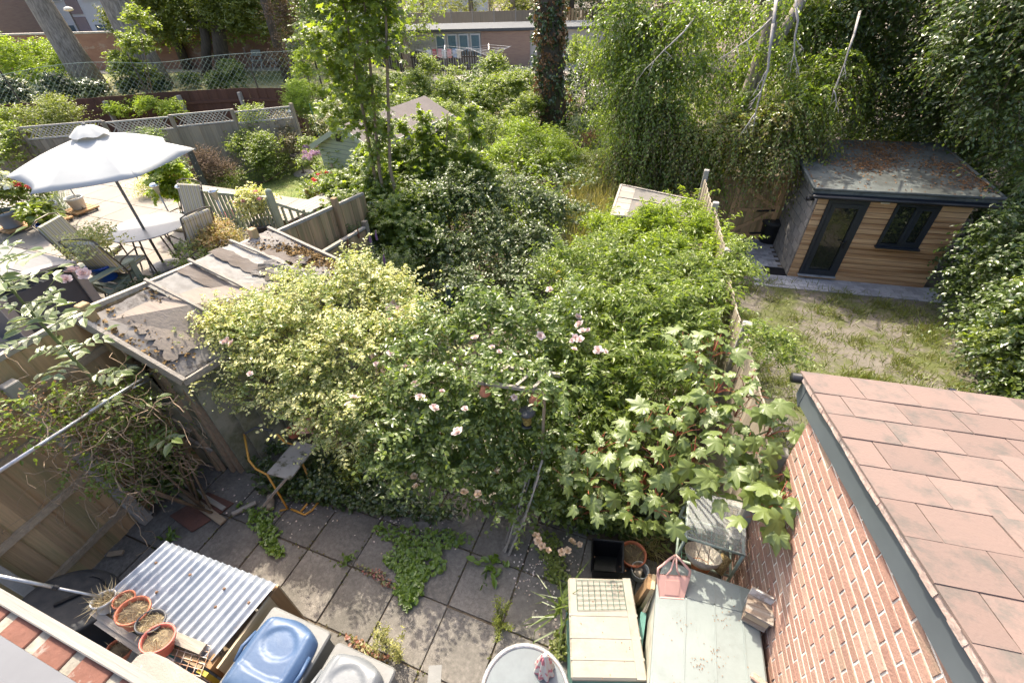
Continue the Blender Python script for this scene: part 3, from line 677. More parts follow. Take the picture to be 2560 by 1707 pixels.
# ================================================================== CORRUGATED STORE and its pots
stz = 1.0
st = thing('corrugated_store', 'low timber store roofed with a clear corrugated sheet, old pots along its front', 'store', (-3.3, .5, 0))
CX0, CX1, CY0, CY1 = -3.93, -2.66, .20, .83
m_corr = mat('corrugated_plastic', (.36, .38, .41), .16, scale=4, bump=.1, bscale=30, col2=(.22, .245, .28), spec=.9, col3=(.26, .215, .17), s3=5, sharp=(.6, .75))
cg = B(); nu, nv = 17*8, 8
for j in range(nv+1):
    for i in range(nu+1):
        x = CX0+(CX1-CX0)*i/nu; y = CY0+(CY1-CY0)*j/nv
        cg.v.append((x+.09*(j/nv)-.05, y+.05*(i/nu), stz+.017*math.cos(2*math.pi*i/8)+.03*(j/nv)-.02*(i/nu)+.006*math.sin(5*y+3*x)))
cg.f = [(j*(nu+1)+i, j*(nu+1)+i+1, (j+1)*(nu+1)+i+1, (j+1)*(nu+1)+i) for j in range(nv) for i in range(nu)]
o = cg.obj('corrugated_sheet', m_corr, st, smooth=True, fixn=False); md = o.modifiers.new('t', 'SOLIDIFY'); md.thickness = .003
m_ginger = wood('stained_timber', (.30, .185, .09), (.20, .12, .06), .85, 'z', rnd=.15, scale=2.5, bump=.4)
m_gingx = wood('stained_timber_x', (.36, .26, .16), (.22, .155, .09), .85, 'x', rnd=.15, scale=2.5, bump=.5)
for x, y in ((CX0+.05, CY0+.06), (CX1-.06, CY0+.05), (CX0+.12, CY1-.03), (CX1+.0, CY1-.0)): B().bar((x, y, 0), (x, y, stz-.03), .06, .09, up=(0, 1, 0)).obj('post', m_ginger, st)
B().box((CX0+.02, CY0+.3, .5), (.02, .55, .9)).obj('side_board', m_ginger, st)
B().box((CX1+.012, CY0+.36, .5), (.02, .66, .93)).obj('side_board', wood('pale_ply', (.46, .385, .26), (.38, .31, .2), .8, 'y', scale=2), st)
B().box((CX0+.6, CY1+.0, .5), (1.15, .02, .9)).obj('back_board', m_ginger, st)
B().bar((CX0, CY0+.02, stz-.035), (CX1-.1, CY0+.0, stz-.045), .05, .05).obj('front_rail', m_gingx, st)
B().bar((CX0, CY0+.3, .3), (CX1, CY0+.3, .3), .5, .02).obj('shelf', m_gingx, st)
B().box((CX1-.07, CY0-.03, .5), (.1, .03, .94)).obj('yellow_panel', mat('mustard_paint', (.33, .27, .03), .6, var=.2), st)
for a, b, w in (((-3.93, .17, 1.03), (-2.98, .13, 1.0), .05), ((-3.72, .22, 1.04), (-3.2, .215, 1.03), .045), ((-3.85, .13, 1.0), (-3.05, .09, .97), .04)):
    B().bar(a, b, w, .018).obj('rotten_batten', m_oldwg, st)
ws = thing('loose_lath', 'short bleached lath lying on the corrugated sheet', 'lath', (-2.95, .26, 1.03)); 
B().bar((-3.12, .265, 1.035), (-2.82, .285, 1.02), .075, .02).obj('lath', m_oldwg, ws)
for a, b in ((.06, .08), (.1, .7), (.4, .72), (.7, .72), (.93, .68), (.9, .08), (.75, .5), (.3, .4)):
    x = CX0+(CX1-CX0)*a; y = CY0+(CY1-CY0)*b; B().lathe([(.0, .016), (.008, .012), (.014, 0)], 8, (x+.09*b-.05, y+.05*a, stz+.02+.03*b-.02*a)).obj('screw_cap', mat('rust', (.24, .14, .08), .8), st)
m_terra = mat('terracotta_plastic', (.50, .16, .085), .5, scale=6, var=.1, rnd=.1)
m_white = mat('white_plastic', (.5, .485, .455), .5, scale=6, var=.1)
m_dgrey = mat('grey_plastic', (.07, .07, .075), .5, var=.15)
m_pinkp = mat('pale_terracotta', (.62, .36, .27), .7, scale=7, var=.12)
m_straw = leafmat('dead_straw', [(.52, .42, .26), (.38, .29, .16), (.62, .54, .36)], trans=.1, rough=.9)
m_comp = mat('compost', (.10, .075, .05), .95, scale=20, bump=.8, bscale=40, col2=(.2, .16, .1))
def pot(label, p, r, h, m, tilt=(0, 0), straw=60, cat='plant pot', group=None, name='plant_pot', soil=m_comp, sh=.1):
    t = thing(name, label, cat, p, group=group); M = Matrix.Rotation(tilt[0], 3, 'X') @ Matrix.Rotation(tilt[1], 3, 'Y')
    B().lathe([(r*.72, 0), (r*.76, h*.05), (r*.95, h*.82), (r*1.04, h*.83), (r*1.05, h*.99), (r*1.0, h), (r*.93, h*.98), (r*.9, h*.8), (r*.86, h*.7)], 22, p, M, cap=(True, False)).obj('pot', m, t, smooth=True)
    B().lathe([(.001, h*.8), (r*.5, h*.79), (r*.9, h*.76)], 16, p, M).obj('compost', soil, t)
    if straw:
        rg = np.random.default_rng(int(abs(p[0])*1000)); q = rg.uniform(0, 2*math.pi, straw); rr = r*.85*np.sqrt(rg.random(straw))
        L = np.stack([rr*np.cos(q), rr*np.sin(q), np.full(straw, h*.78)], 1) @ np.array(M).T + np.array(p)
        tp = rg.normal(size=(straw, 3))+np.array([0, 0, .7]); 
        o = link('dead_stems', leaf_mesh('dead_stems', L, tp, rg.normal(size=(straw, 3)), rg.uniform(.4, 1.1, straw)*sh, 'blade', m_straw, .05), t); o['kind'] = 'stuff'
    return t
GP = 'dead pots on the corrugated store'
z1 = stz+.022
pot('white plastic pot of dead stems at the far end of the pot row', V(-3.84, .235, z1), .085, .12, m_white, (-.25, -.1), 120, group=GP, sh=.16)
pot('small red plastic pot of dead stems next to the white pot', V(-3.69, .30, z1), .078, .11, m_terra, (-.2, 0), 90, group=GP)
pot('large orange plastic pot of straw in the middle of the pot row', V(-3.50, .25, z1), .115, .17, m_terra, (-.2, .1), 120, group=GP)
pot('dark grey plastic pot of straw between the orange pots', V(-3.30, .23, z1), .098, .16, m_dgrey, (-.3, .1), 120, group=GP)
pot('salmon plastic pot of dry earth at the near end of the pot row', V(-3.13, .17, z1), .112, .165, mat('salmon_plastic', (.50, .145, .11), .5, var=.1), (-.25, .1), 60, group=GP)
pot('white bucket tipped over under the rusty wire basket', at(612, 1648, z=.8), .085, .17, m_white, (-1.2, .5), 40, name='bucket', cat='bucket')
pot('broken red pot half hidden behind the stone capping', at(300, 1640, z=.62), .09, .13, m_terra, (-.3, .3), 30)
tc = thing('teal_crate', 'teal plastic storage crate under the corrugated store', 'crate', (-3.4, .12, .45)); m_teal = mat('teal_plastic', (.05, .20, .19), .45, var=.15)
tb = B()
c0 = at(330, 1600, z=.66)
for (dx, dy, sx, sy) in ((0, -.13, .36, .012), (0, .13, .36, .012), (-.18, 0, .012, .26), (.18, 0, .012, .26)): tb.box((c0.x+.12+dx, c0.y+.1+dy, .56), (sx, sy, .22))
tb.box((c0.x+.12, c0.y+.1, .46), (.36, .26, .012)); tb.obj('shell', m_teal, tc)
B().bar((c0.x-.08, c0.y-.04, .67), (c0.x+.32, c0.y-.04, .67), .03, .018).obj('rim', mat('teal_rim', (.26, .42, .37), .45), tc)
wb = thing('wire_basket', 'rusty white wire basket at the front of the corrugated store', 'wire basket', at(590, 1640, z=.95)); m_wire = mat('rusty_wire', (.55, .48, .4), .7, scale=20, col2=(.33, .16, .08), thr=(.45, .55))
k0, k1, k2 = at(440, 1590, z=1.0), at(528, 1615, z=1.0), at(500, 1690, z=.98)
ux, uy = (k1-k0), (k2-k1); wbb = B()
for i in range(6): wbb.tube([k0+uy*(i/5), k1+uy*(i/5), k1+uy*(i/5)+ux*.1+V(0, 0, -.12)], .0035, 5)
for i in range(6): wbb.tube([k0+ux*(i/5), k0+ux*(i/5)+uy], .0035, 5)
wbb.obj('wires', m_wire, wb)
stn = thing('rubble_stone', 'dark broken stone lying on the store shelf', 'stone', at(390, 1590, z=.5))
sb_ = B().lathe([(.02, -.06), (.10, -.05), (.14, .02), (.09, .09), (.02, .11)], 9, at(390, 1590, z=.55)); sb_.obj('stone', mat('dark_stone', (.13, .12, .115), .95, scale=9, bump=.8, bscale=20), stn)
# black round lid leaning beside the store
lid = thing('black_disc', 'large round black plastic lid leaning by the fence and the pot store', 'lid', (-4.6, .25, 0))
lc = at(172, 1505, z=.62); Ml = Matrix.Rotation(rad(-24), 3, 'X') @ Matrix.Rotation(rad(8), 3, 'Y')
B().lathe([(.001, .03), (.30, .028), (.36, .02), (.375, 0), (.36, -.02), (.001, -.015)], 36, lc, Ml).obj('disc', mat('scuffed_black', (.03, .032, .036), .6, scale=9, bump=.2, col2=(.06, .058, .056), col3=(.14, .12, .1), s3=6, sharp=(.62, .7)), lid, smooth=True)
B().bar(lc+Ml @ V(-.02, -.1, .05), lc+Ml @ V(.03, .1, .05), .025, .02).obj('handle', m_blk, lid)
B().lathe([(.22, -.6), (.26, -.05)], 20, lc).obj('tub', m_blk, lid, smooth=True)
# aluminium clothes props
m_alu = mat('dull_aluminium', (.42, .42, .42), .4, metal=.85, scale=15, var=.15, bump=.2)
p1 = thing('clothes_prop', 'long grey metal pole slanting over the dead climber to the shed', 'pole', at(-60, 1215, z=2.2))
a, b = at(-60, 1215, z=2.25), at(385, 928, z=1.85)
B().tube([a, a.lerp(b, .82)], .017, 8).obj('tube', m_alu, p1, smooth=True); B().tube([a.lerp(b, .55)+V(.012, 0, .02), b], .012, 8).obj('inner_tube', m_alu, p1, smooth=True)
B().tube([a.lerp(b, .83)+V(.02, -.02, -.015), b+V(0, -.06, -.06)], .009, 6).obj('fork', m_alu, p1, smooth=True)
p2 = thing('clothes_prop', 'thin grey metal pole running above the black lid to the white pot', 'pole', at(-60, 1425, z=1.5))
a, b = at(-60, 1427, z=1.6), at(260, 1493, z=1.12)
B().tube([a, a.lerp(b, .6)], .015, 8).obj('tube', m_alu, p2, smooth=True); B().tube([a.lerp(b, .5), b], .011, 8).obj('inner_tube', m_alu, p2, smooth=True)
B().tube([a.lerp(b, .585), a.lerp(b, .625)], .02, 8).obj('collar', m_blk, p2)
# ================================================================== MOULDED BINS
def bin_(label, x0, x1, y1, z, m, mrim, dep=.62):
    t = thing('storage_bin', label, 'bin', ((x0+x1)/2, y1-dep/2, 0), group='moulded lidded bins')
    w = x1-x0; cx, cy = (x0+x1)/2, y1-dep/2
    B().prism([(x0+.03, y1-dep+.03, 0), (x1-.03, y1-dep+.03, 0), (x1-.03, y1-.03, 0), (x0+.03, y1-.03, 0)], (0, 0, z-.05)).obj('body', mrim, t)
    rb = B().prism([(x0, y1-dep, z-.055), (x1, y1-dep, z-.055), (x1, y1-.02, z-.055), (x1-.02, y1, z-.055), (x0+.02, y1, z-.055), (x0, y1-.02, z-.055)], (0, 0, .055)).obj('rim', mrim, t, bevel=.012)
    # domed lid with shoulders: heights over a rounded outline
    lb = B(); nu, nv = 28, 32
    for j in range(nv+1):
        for i in range(nu+1):
            a, b = -1+2*i/nu, -1+2*j/nv
            wy = .46*w*(1-.10*max(0, b)**3-.03*b*b)
            front = .86 if b > 0 else 1.
            X = a*wy*(1 if abs(b) < .8 else (1-((abs(b)-.8)/.2)**2*.22)); Y = b*dep*.47*(1-.14*a*a*(b > 0)) - .01
            e = max(abs(a)**5, abs(b)**7); h = .085*(1-e)**.5 if e < 1 else 0
            ridge = .018*math.exp(-((abs(a)-.74)/.09)**2)*(1-e)
            bowl = -.016*smooth((.62-math.hypot(a/.9, (b-.35)/.62))/.08)
            step = .022*smooth((-.38-b+.15*a*a)/.05)*(abs(a) < .72)
            lb.v.append((cx+X, cy+Y, z+.004+h+ridge+bowl+step))
    lb.f = [(j*(nu+1)+i, j*(nu+1)+i+1, (j+1)*(nu+1)+i+1, (j+1)*(nu+1)+i) for j in range(nv) for i in range(nu)]
    lb.obj('lid', m, t, smooth=True, fixn=False)
    for sx in (-1, 1):
        B().tube([(cx+sx*.44*w, cy-.12, z+.035), (cx+sx*.47*w, cy-.02, z+.05), (cx+sx*.44*w, cy+.1, z+.035)], .016, 8).obj('handle', m, t, smooth=True)
    return t
m_blue = mat('blue_lid', (.038, .075, .155), .45, scale=3, bump=.1, bscale=40, col2=(.06, .105, .19), spec=.35, col3=(.12, .155, .21), s3=5, sharp=(.55, .9))
m_glid = mat('grey_lid', (.145, .155, .163), .42, scale=3, bump=.1, bscale=40, var=.1, spec=.4)
m_rim = mat('grey_bin_plastic', (.155, .155, .147), .5, scale=4, bump=.15, var=.1)
bin_('square grey bin with a blue moulded lid beside the corrugated store', -2.54, -1.94, .735, 1.0, m_blue, m_rim)
bin_('square grey bin with a pale grey moulded lid beside the blue lidded one', -1.86, -1.31, .70, 1.0, m_glid, m_rim)
gp = thing('grey_sheet', 'small pale grey plastic sheet on the slabs under the bin', 'sheet', at(1080, 1700, z=.2)); q = at(1085, 1712, z=.2)
B().box(q, (.12, .3, .01), rz=.4).obj('sheet', m_rim, gp)
# ================================================================== ROUND TABLE WITH FOLDED PARASOL
tz = .68; tcx, tcy, tr = -.36, .945, .345
tb_ = thing('round_table', 'round glass topped metal garden table on the slabs', 'table', (tcx, tcy, 0))
B().lathe([(.001, 0), (tr-.01, 0), (tr-.01, .006), (.001, .006)], 40, (tcx, tcy, tz)).obj('glass_top', mat('frosted_glass', (.14, .16, .165), .25, var=.1, spec=.4), tb_)
B().lathe([(tr-.022, -.014), (tr+.014, -.018), (tr+.02, .004), (tr+.006, .02), (tr-.018, .014), (tr-.022, -.014)], 48, (tcx, tcy, tz)).obj('rim', mat('tarnished_rim', (.42, .42, .42), .45, metal=.5, scale=25, col2=(.28, .27, .25), bump=.4), tb_, smooth=True)
for k in range(4):
    an = k*math.pi/2+.6; B().tube([(tcx+.24*math.cos(an), tcy+.24*math.sin(an), tz-.01), (tcx+.12*math.cos(an), tcy+.12*math.sin(an), .4), (tcx+.3*math.cos(an), tcy+.3*math.sin(an), 0)], .012, 8).obj('leg', m_dgrey, tb_, smooth=True)
fpx = at(1363, 1640, z=1.0); fx_, fy_ = fpx.x, fpx.y
fp = thing('folded_parasol', 'folded parasol in pink, green and white standing in the round table', 'parasol', (fx_, fy_, .3))
m_fl = mat('floral_cloth', (.55, .5, .44), .8, scale=14, detail=1, col2=(.5, .17, .19), thr=(.52, .56), col3=(.30, .40, .10), s3=11, sharp=(.6, .63))
pr_ = B(); n = 40
prof = [(.012, 1.12), (.03, 1.10), (.04, 1.04), (.055, .95), (.075, .84), (.085, .74), (.08, .66)]
vs2 = []
for r, z in prof:
    for j in range(n):
        t = 2*math.pi*j/n; q = r*(1+.16*math.sin(8*t+z*4)); vs2.append((fx_+q*math.cos(t), fy_+q*math.sin(t), z-.12))
pr_.add(vs2, [(i*n+j, i*n+(j+1) % n, (i+1)*n+(j+1) % n, (i+1)*n+j) for i in range(len(prof)-1) for j in range(n)]).obj('canopy', m_fl, fp, smooth=True)
B().tube([(fx_, fy_, .05), (fx_, fy_, 1.0)], .014, 8).obj('pole', m_white, fp)
B().lathe([(.001, .035), (.016, .03), (.02, .015), (.018, 0)], 12, (fx_, fy_, 1.0)).obj('finial', m_white, fp, smooth=True)
# ================================================================== CABINETS by the brick wall
m_cream = mat('cream_plastic', (.275, .255, .205), .5, scale=3, var=.08, bump=.12, col3=(.19, .165, .125), s3=4, sharp=(.52, .74))
m_paleb = mat('pale_grey_green_plastic', (.205, .235, .225), .5, scale=3, var=.06, bump=.12, col3=(.165, .185, .175), s3=4, sharp=(.52, .76))
m_tealb = mat('teal_box_body', (.09, .22, .19), .6, var=.15)
cz = .8; q = [at(1420, 1442, z=cz), at(1578, 1446, z=cz), at(1620, 1700, z=cz), at(1428, 1697, z=cz)]
crb = thing('cream_storage_box', 'cream lidded garden storage box with a square mesh laid on its end', 'storage box', (.1, 1.5, 0))
B().prism([V(p.x, p.y, cz-.06) for p in q], (0, 0, .06)).obj('lid', m_cream, crb, bevel=.015)
ins = lambda p, f: V(p.x, p.y, 0).lerp(V(sum(t.x for t in q)/4, sum(t.y for t in q)/4, 0), f)
B().prism([ins(p, .06) for p in q], (0, 0, cz-.06)).obj('body', m_tealb, crb)
for f in (.4, .62, .82): a, b = q[0].lerp(q[3], f), q[1].lerp(q[2], f); B().bar(a+V(0, 0, .001), b+V(0, 0, .001), .02, .006).obj('lid_rib', m_cream, crb)
B().bar(q[1].lerp(q[0], .08)+V(0, 0, .003), q[2].lerp(q[3], .08)+V(0, 0, .003), .07, .012).obj('lid_flange', m_cream, crb)
msh = thing('green_mesh', 'square of green wire mesh lying on the cream box', 'wire mesh', (0, 1.8, cz)); mb = B()
A0, A1, A2, A3 = at(1440, 1449, z=cz+.01), at(1556, 1452, z=cz+.01), at(1566, 1522, z=cz+.01), at(1444, 1524, z=cz+.01)
for i in range(9): mb.tube([A0.lerp(A1, i/8), A3.lerp(A2, i/8)], .0022, 4)
for i in range(7): mb.tube([A0.lerp(A3, i/6), A1.lerp(A2, i/6)], .0022, 4)
mb.obj('wires', mat('green_wire', (.06, .13, .10), .5), msh)
bz = 1.0; q2 = [at(1640, 1462, z=bz), at(1712, 1418, z=bz), at(1893, 1462, z=bz), V(1.36, 1.1, bz), V(.52, 1.05, bz)]
q2[2] = V(1.265, 2.22, bz); q2[1] = V(.52, 2.24, bz); q2[0] = V(.475, 2.0, bz)
pbx = thing('pale_storage_box', 'large pale grey-green lidded storage box against the brick wall', 'storage box', (.9, 1.6, 0))
B().prism([V(p.x, p.y, bz-.07) for p in q2], (0, 0, .07)).obj('lid', m_paleb, pbx, bevel=.015)
B().prism([V(p.x*.97+.02, p.y*.98+.02, 0) for p in q2], (0, 0, bz-.07)).obj('body', mat('cream_body', (.5, .48, .4), .6), pbx)
for f in (.27, .55, .82): B().bar(V(.5+f*.78, 2.2, bz+.001), V(.52+f*.84, 1.08, bz+.001), .012, .008).obj('lid_seam', m_paleb, pbx)
B().bar(V(.49, 1.95, bz+.001), V(1.29, 2.02, bz+.001), .012, .008).obj('lid_seam', m_paleb, pbx)
B().box((.44, 1.55, .3), (.05, .7, .6)).obj('hinge_strip', m_tealb, pbx)
# pink basket with handles
pbk = thing('pink_basket', 'pale pink plastic hanging basket with cut-out handle standing on the storage box', 'basket', at(1680, 1470, z=1.05))
m_pink = mat('pink_plastic', (.52, .31, .265), .45, scale=5, var=.06)
bp0, bp1 = at(1652, 1492, z=1.0), at(1704, 1496, z=1.0)
bc = (bp0+bp1)/2; bux = (bp1-bp0).normalized(); lean = V(-.08, .8, .62).normalized(); hgt = .285
def bk(u, v, off=0): return bc + bux*u*1.15 + lean*v*1.15
outl = [(-.085, 0), (.085, 0), (.118, .15), (.12, .2), (.085, .215), (.045, .255), (0, .30), (-.045, .255), (-.085, .215), (-.12, .2), (-.118, .15)]
pts_out = [bk(*p) for p in outl]
bkb = B(); bkb.prism([bk(u, v) for u, v in [(-.085, 0), (.085, 0), (.118, .15), (-.118, .15)]], lean.cross(bux)*.006)
bkb.obj('front_panel', m_pink, pbk)
B().prism([bk(u, v) for u, v in [(-.05, .02), (.05, .02), (.055, .12), (-.055, .12)]], lean.cross(bux)*-.004).obj('raised_panel', m_pink, pbk)
B().prism([bk(u, v)-V(0, -.03, .07) for u, v in [(-.085, 0), (.085, 0), (.118, .16), (-.118, .16)]], lean.cross(bux)*.006).obj('back_panel', m_pink, pbk)
for s_ in (-1, 1):
    B().prism([bk(s_*.085, 0), bk(s_*.118, .16), bk(s_*.118, .16)-V(0, -.03, .07), bk(s_*.085, 0)-V(0, -.03, .0)], bux*.006).obj('side_panel', m_pink, pbk)
    B().tube([bk(s_*.112, .15), bk(s_*.115, .195), bk(s_*.08, .225), bk(s_*.04, .265), bk(0, .295)], .011, 8).obj('handle', m_pink, pbk, smooth=True)
    B().tube([bk(s_*.05, .15), bk(s_*.022, .19), bk(s_*.012, .24), bk(s_*.008, .285)], .008, 8).obj('handle_stay', m_pink, pbk, smooth=True)
B().bar(bk(-.085, 0)+V(0, .02, -.0), bk(.085, 0)+V(0, .02, -.0), .05, .008).obj('base', m_pink, pbk)
# timber offcuts between boxes
for k, (u, z, lb_) in enumerate((((1.0), .55, 'narrow brown plank standing between the two storage boxes'), ((.6), .6, 'pale yellow plank leaning against the pale storage box'))):
    t = thing('plank', lb_, 'plank', (.4, 1.9, 0), group='planks between the storage boxes')
    B().bar((.34+.05*k, 2.05-.05*k, .1), (.42+.03*k, 2.02, .95+.02*k), .03, .13, up=(0, 1, 0)).obj('plank', m_ginger if k == 0 else wood('pale_plank', (.5, .40, .24), (.4, .3, .17), .8, 'z'), t)
# wooden nest box on the pale lid
nbx = thing('nest_box', 'weathered wooden bird nest box lying on the pale storage box by the bricks', 'nest box', at(1905, 1500, z=bz+.1))
n0 = V(1.235, 1.98, bz+.085); Mn = Matrix.Rotation(rad(-12), 3, 'Z') @ Matrix.Rotation(rad(-10), 3, 'X')
m_nb = wood('nest_box_wood', (.24, .18, .135), (.175, .13, .095), .9, 'x', rnd=.1, scale=3, bump=.6, col3=(.29, .27, .24))
B().box(n0, (.17, .12, .15), M=Mn).obj('body', m_nb, nbx)
B().box(n0+Mn @ V(0, -.01, .086), (.2, .17, .018), M=Mn).obj('roof', m_nb, nbx)
B().box(n0+Mn @ V(0, -.066, .03), (.165, .012, .06), M=Mn).obj('front_board', wood('pale_front', (.45, .38, .27), (.36, .29, .2), .85, 'x'), nbx)
B().box(n0+Mn @ V(0, .085, .07), (.19, .02, .2), M=Mn).obj('back_board', mat('flaking_white', (.55, .53, .5), .9, scale=10, col2=(.35, .3, .25), thr=(.45, .55)), nbx)
# painted wooden end at the bottom edge
tg = thing('broken_brick', 'broken flake of orange brick on the storage box edge', 'brick piece', at(1895, 1700, z=bz)); B().box(at(1900, 1703, z=bz+.02), (.13, .05, .04), rz=-.4).obj('flake', bricks[4], tg, bevel=.01)
# ================================================================== GREEN WIRE STAGING with its bits
stg = thing('wire_staging', 'rusting pale green metal staging with wire shelves and panes on top', 'staging', (1.0, 2.8, 0))
m_grn = mat('pale_green_paint', (.30, .36, .30), .55, scale=12, var=.15, col3=(.25, .15, .08), s3=9, sharp=(.64, .7))
sx0, sx1, sy0, sy1, sz = .68, 1.18, 2.52, 3.0, .98
for x in (sx0, sx1):
    for y in (sy0, sy1): B().tube([(x, y, 0), (x, y, sz)], .016, 8).obj('leg', m_grn, stg, smooth=True)
for zz in (sz, .55):
    b = B()
    for a, c in (((sx0, sy0), (sx1, sy0)), ((sx1, sy0), (sx1, sy1)), ((sx1, sy1), (sx0, sy1)), ((sx0, sy1), (sx0, sy0))): b.tube([(*a, zz), (*c, zz)], .013, 8)
    b.obj('shelf_frame', m_grn, stg, smooth=True); w = B()
    for i in range(1, 11): w.tube([(sx0+(sx1-sx0)*i/11, sy0, zz), (sx0+(sx1-sx0)*i/11, sy1, zz)], .0022, 4)
    for i in range(1, 11): w.tube([(sx0, sy0+(sy1-sy0)*i/11, zz), (sx1, sy0+(sy1-sy0)*i/11, zz)], .0022, 4)
    w.obj('shelf_wires', MATS['green_wire'], stg)
for y0, y1, z in ((2.5, 3.02, 1.02), (2.62, 3.05, 1.03)):
    o = B().box(((sx0+sx1)/2-.0, (y0+y1)/2, z), (.52, y1-y0, .004)).obj('glass_pane', None, stg)
    gm = MATS.get('old_glass')
    if not gm:
        gm, nt, b = _mat('old_glass'); b.inputs['Base Color'].default_value = (.75, .78, .76, 1); b.inputs['Alpha'].default_value = .12; b.inputs['Roughness'].default_value = .15; MATS['old_glass'] = gm
    o.data.materials.append(gm)
hbk = thing('white_basket', 'white woven basket hanging under the green staging', 'basket', (.86, 2.5, .8))
B().lathe([(.02, -.09), (.10, -.075), (.15, -.02), (.165, .03)], 20, (.86, 2.46, .86), Matrix.Rotation(-.5, 3, 'X')).obj('bowl', mat('woven_white', (.62, .56, .47), .9, scale=50, bump=1, bscale=120, var=.2), hbk, smooth=True)
t = pot('small terracotta basket of dry moss hanging before the staging', V(.86, 2.36, .7), .085, .11, mat('orange_terracotta', (.38, .13, .05), .8, scale=9, var=.2), (-.5, 0), 40, name='hanging_pot', cat='hanging pot', sh=.05)
for dx in (-.06, .06): B().tube([(.86+dx, 2.36, .79), (.86+dx*.7, 2.44, .9), (.86+dx*.6, 2.5, .99)], .003, 5).obj('hanger', mat('rust', (.24, .14, .08), .8), t)
t = thing('wicker_cone', 'small woven wicker cone tucked on the lower staging shelf', 'basket', (1.05, 2.55, .6)); B().tube([(1.02, 2.47, .66), (1.1, 2.6, .74)], [.07, .05], 14, cap=False).obj('cone', mat('wicker', (.33, .25, .12), .9, scale=60, bump=1, bscale=90, var=.4), t)
# tub, jar and pots on the soil
tub = thing('black_tub', 'square black plastic planter tub lying empty on the soil', 'tub', (.02, 2.42, 0)); m_tub = mat('black_tub', (.012, .012, .014), .4)
tq = [V(-.15, 2.58, .30), V(.17, 2.66, .30), V(.22, 2.33, .30), V(-.09, 2.24, .30)]; cen = sum(tq, V(0, 0, 0))/4
ob = B(); outer = tq; low = [V(cen.x+(p.x-cen.x)*.8, cen.y+(p.y-cen.y)*.8, .0) for p in tq]; inn = [cen+(p-cen)*.93 for p in tq]; inl = [V(cen.x+(p.x-cen.x)*.72, cen.y+(p.y-cen.y)*.72, .03) for p in tq]
ob.add(outer+low+inn+inl, [(i, (i+1) % 4, 4+(i+1) % 4, 4+i) for i in range(4)] + [(i, 8+i, 8+(i+1) % 4, (i+1) % 4) for i in range(4)] + [(8+i, 12+i, 12+(i+1) % 4, 8+(i+1) % 4) for i in range(4)] + [(12, 13, 14, 15)])
ob.obj('shell', m_tub, tub, fixn=False, bevel=.012)
B().tube(tq+[tq[0]], .013, 6).obj('rim', m_tub, tub, smooth=True)
jp = at(1596, 1438, z=0); jr = thing('glass_pot', 'clear patterned pot holding broken stones beside the black tub', 'pot', jp)
B().lathe([(.075, 0), (.085, .06), (.092, .13), (.098, .135), (.085, .132), (.078, .06)], 20, jp, cap=(True, False)).obj('bowl', mat('patterned_glaze', (.36, .38, .38), .3, scale=28, col2=(.55, .56, .54), detail=1), jr, smooth=True)
for k in range(4): B().box(jp+V(-.03+.03*(k % 2), -.03+.04*(k//2), .1), (.06, .045, .05), rz=k*1.3).obj('stone', mat('pale_stone', (.42, .35, .27), .9, rnd=.3), jr, bevel=.01)
pot('wide terracotta pot with a fern behind the black tub', at(1578, 1400, z=0), .14, .16, m_terra, straw=30)
pot('old clay pot sunk among the leaves behind the tub', at(1440, 1290, z=0), .13, .2, m_terra, (-.4, .2), straw=20)
pot('red clay pot under the maple leaves near the wall', at(1600, 1215, z=.05), .12, .18, m_terra, (-.5, -.4), straw=12)
# ================================================================== NEIGHBOUR'S PATIO
m_canv = mat('grey_canvas', (.48, .49, .475), .8, scale=3, var=.04, bump=.15, bscale=8)
m_pole = mat('grey_pole', (.16, .155, .15), .5, var=.1)
nt__ = m_canv.node_tree; tr__ = nt__.nodes.new('ShaderNodeBsdfTranslucent'); tr__.inputs[0].default_value = (.55, .55, .52, 1); mx__ = nt__.nodes.new('ShaderNodeMixShader'); mx__.inputs[0].default_value = .2
nt__.links.new(nt__.nodes['Principled BSDF'].outputs[0], mx__.inputs[1]); nt__.links.new(tr__.outputs[0], mx__.inputs[2]); nt__.links.new(mx__.outputs[0], nt__.nodes['Material Output'].inputs['Surface'])
UX, UY = -8.56, 4.60
umb = thing('garden_parasol', 'open pale grey parasol over the neighbouring patio table', 'parasol', (UX, UY, PZ))
zr, zt, R = 2.96, 3.40, 1.27
rim = [V(UX+R*math.cos(rad(a)), UY+R*math.sin(rad(a)), zr+.03*math.sin(rad(a+30))) for a in range(-137, 223, 60)]
top = V(UX, UY, zt)
for k in range(6):
    a, b = rim[k], rim[(k+1) % 6]; pb = B(); N = 8
    for i in range(N+1):
        f = i/N
        for j in range(N+1):
            e = j/N; p = top.lerp(a.lerp(b, e), .12+.88*f); sag = -.05*f*f*4*e*(1-e) - .03*math.sin(math.pi*f)*4*e*(1-e); q = a.lerp(b, e); 
            inward = (V(UX, UY, p.z)-p)*(.10*f*4*e*(1-e)); pb.v.append(tuple(p+inward+V(0, 0, sag+.03*math.sin(math.pi*f))))
    pb.f = [(i*(N+1)+j, i*(N+1)+j+1, (i+1)*(N+1)+j+1, (i+1)*(N+1)+j) for i in range(N) for j in range(N)]
    o = pb.obj('canopy_panel', m_canv, umb, smooth=True, fixn=False); o.modifiers.new('t', 'SOLIDIFY').thickness = .004
    B().tube([top+V(0, 0, -.06), a+V(0, 0, -.015)], .009, 6).obj('rib', m_pole, umb)
vb = B(); ns = 36
for r, z in ((.02, .10), (.12, .07), (.22, -.005), (.25, -.03)):
    for j in range(ns): t = 2*math.pi*j/ns; vb.v.append((UX+r*math.cos(t), UY+r*math.sin(t), zt+z+.012*math.sin(6*t)*(r > .1)))
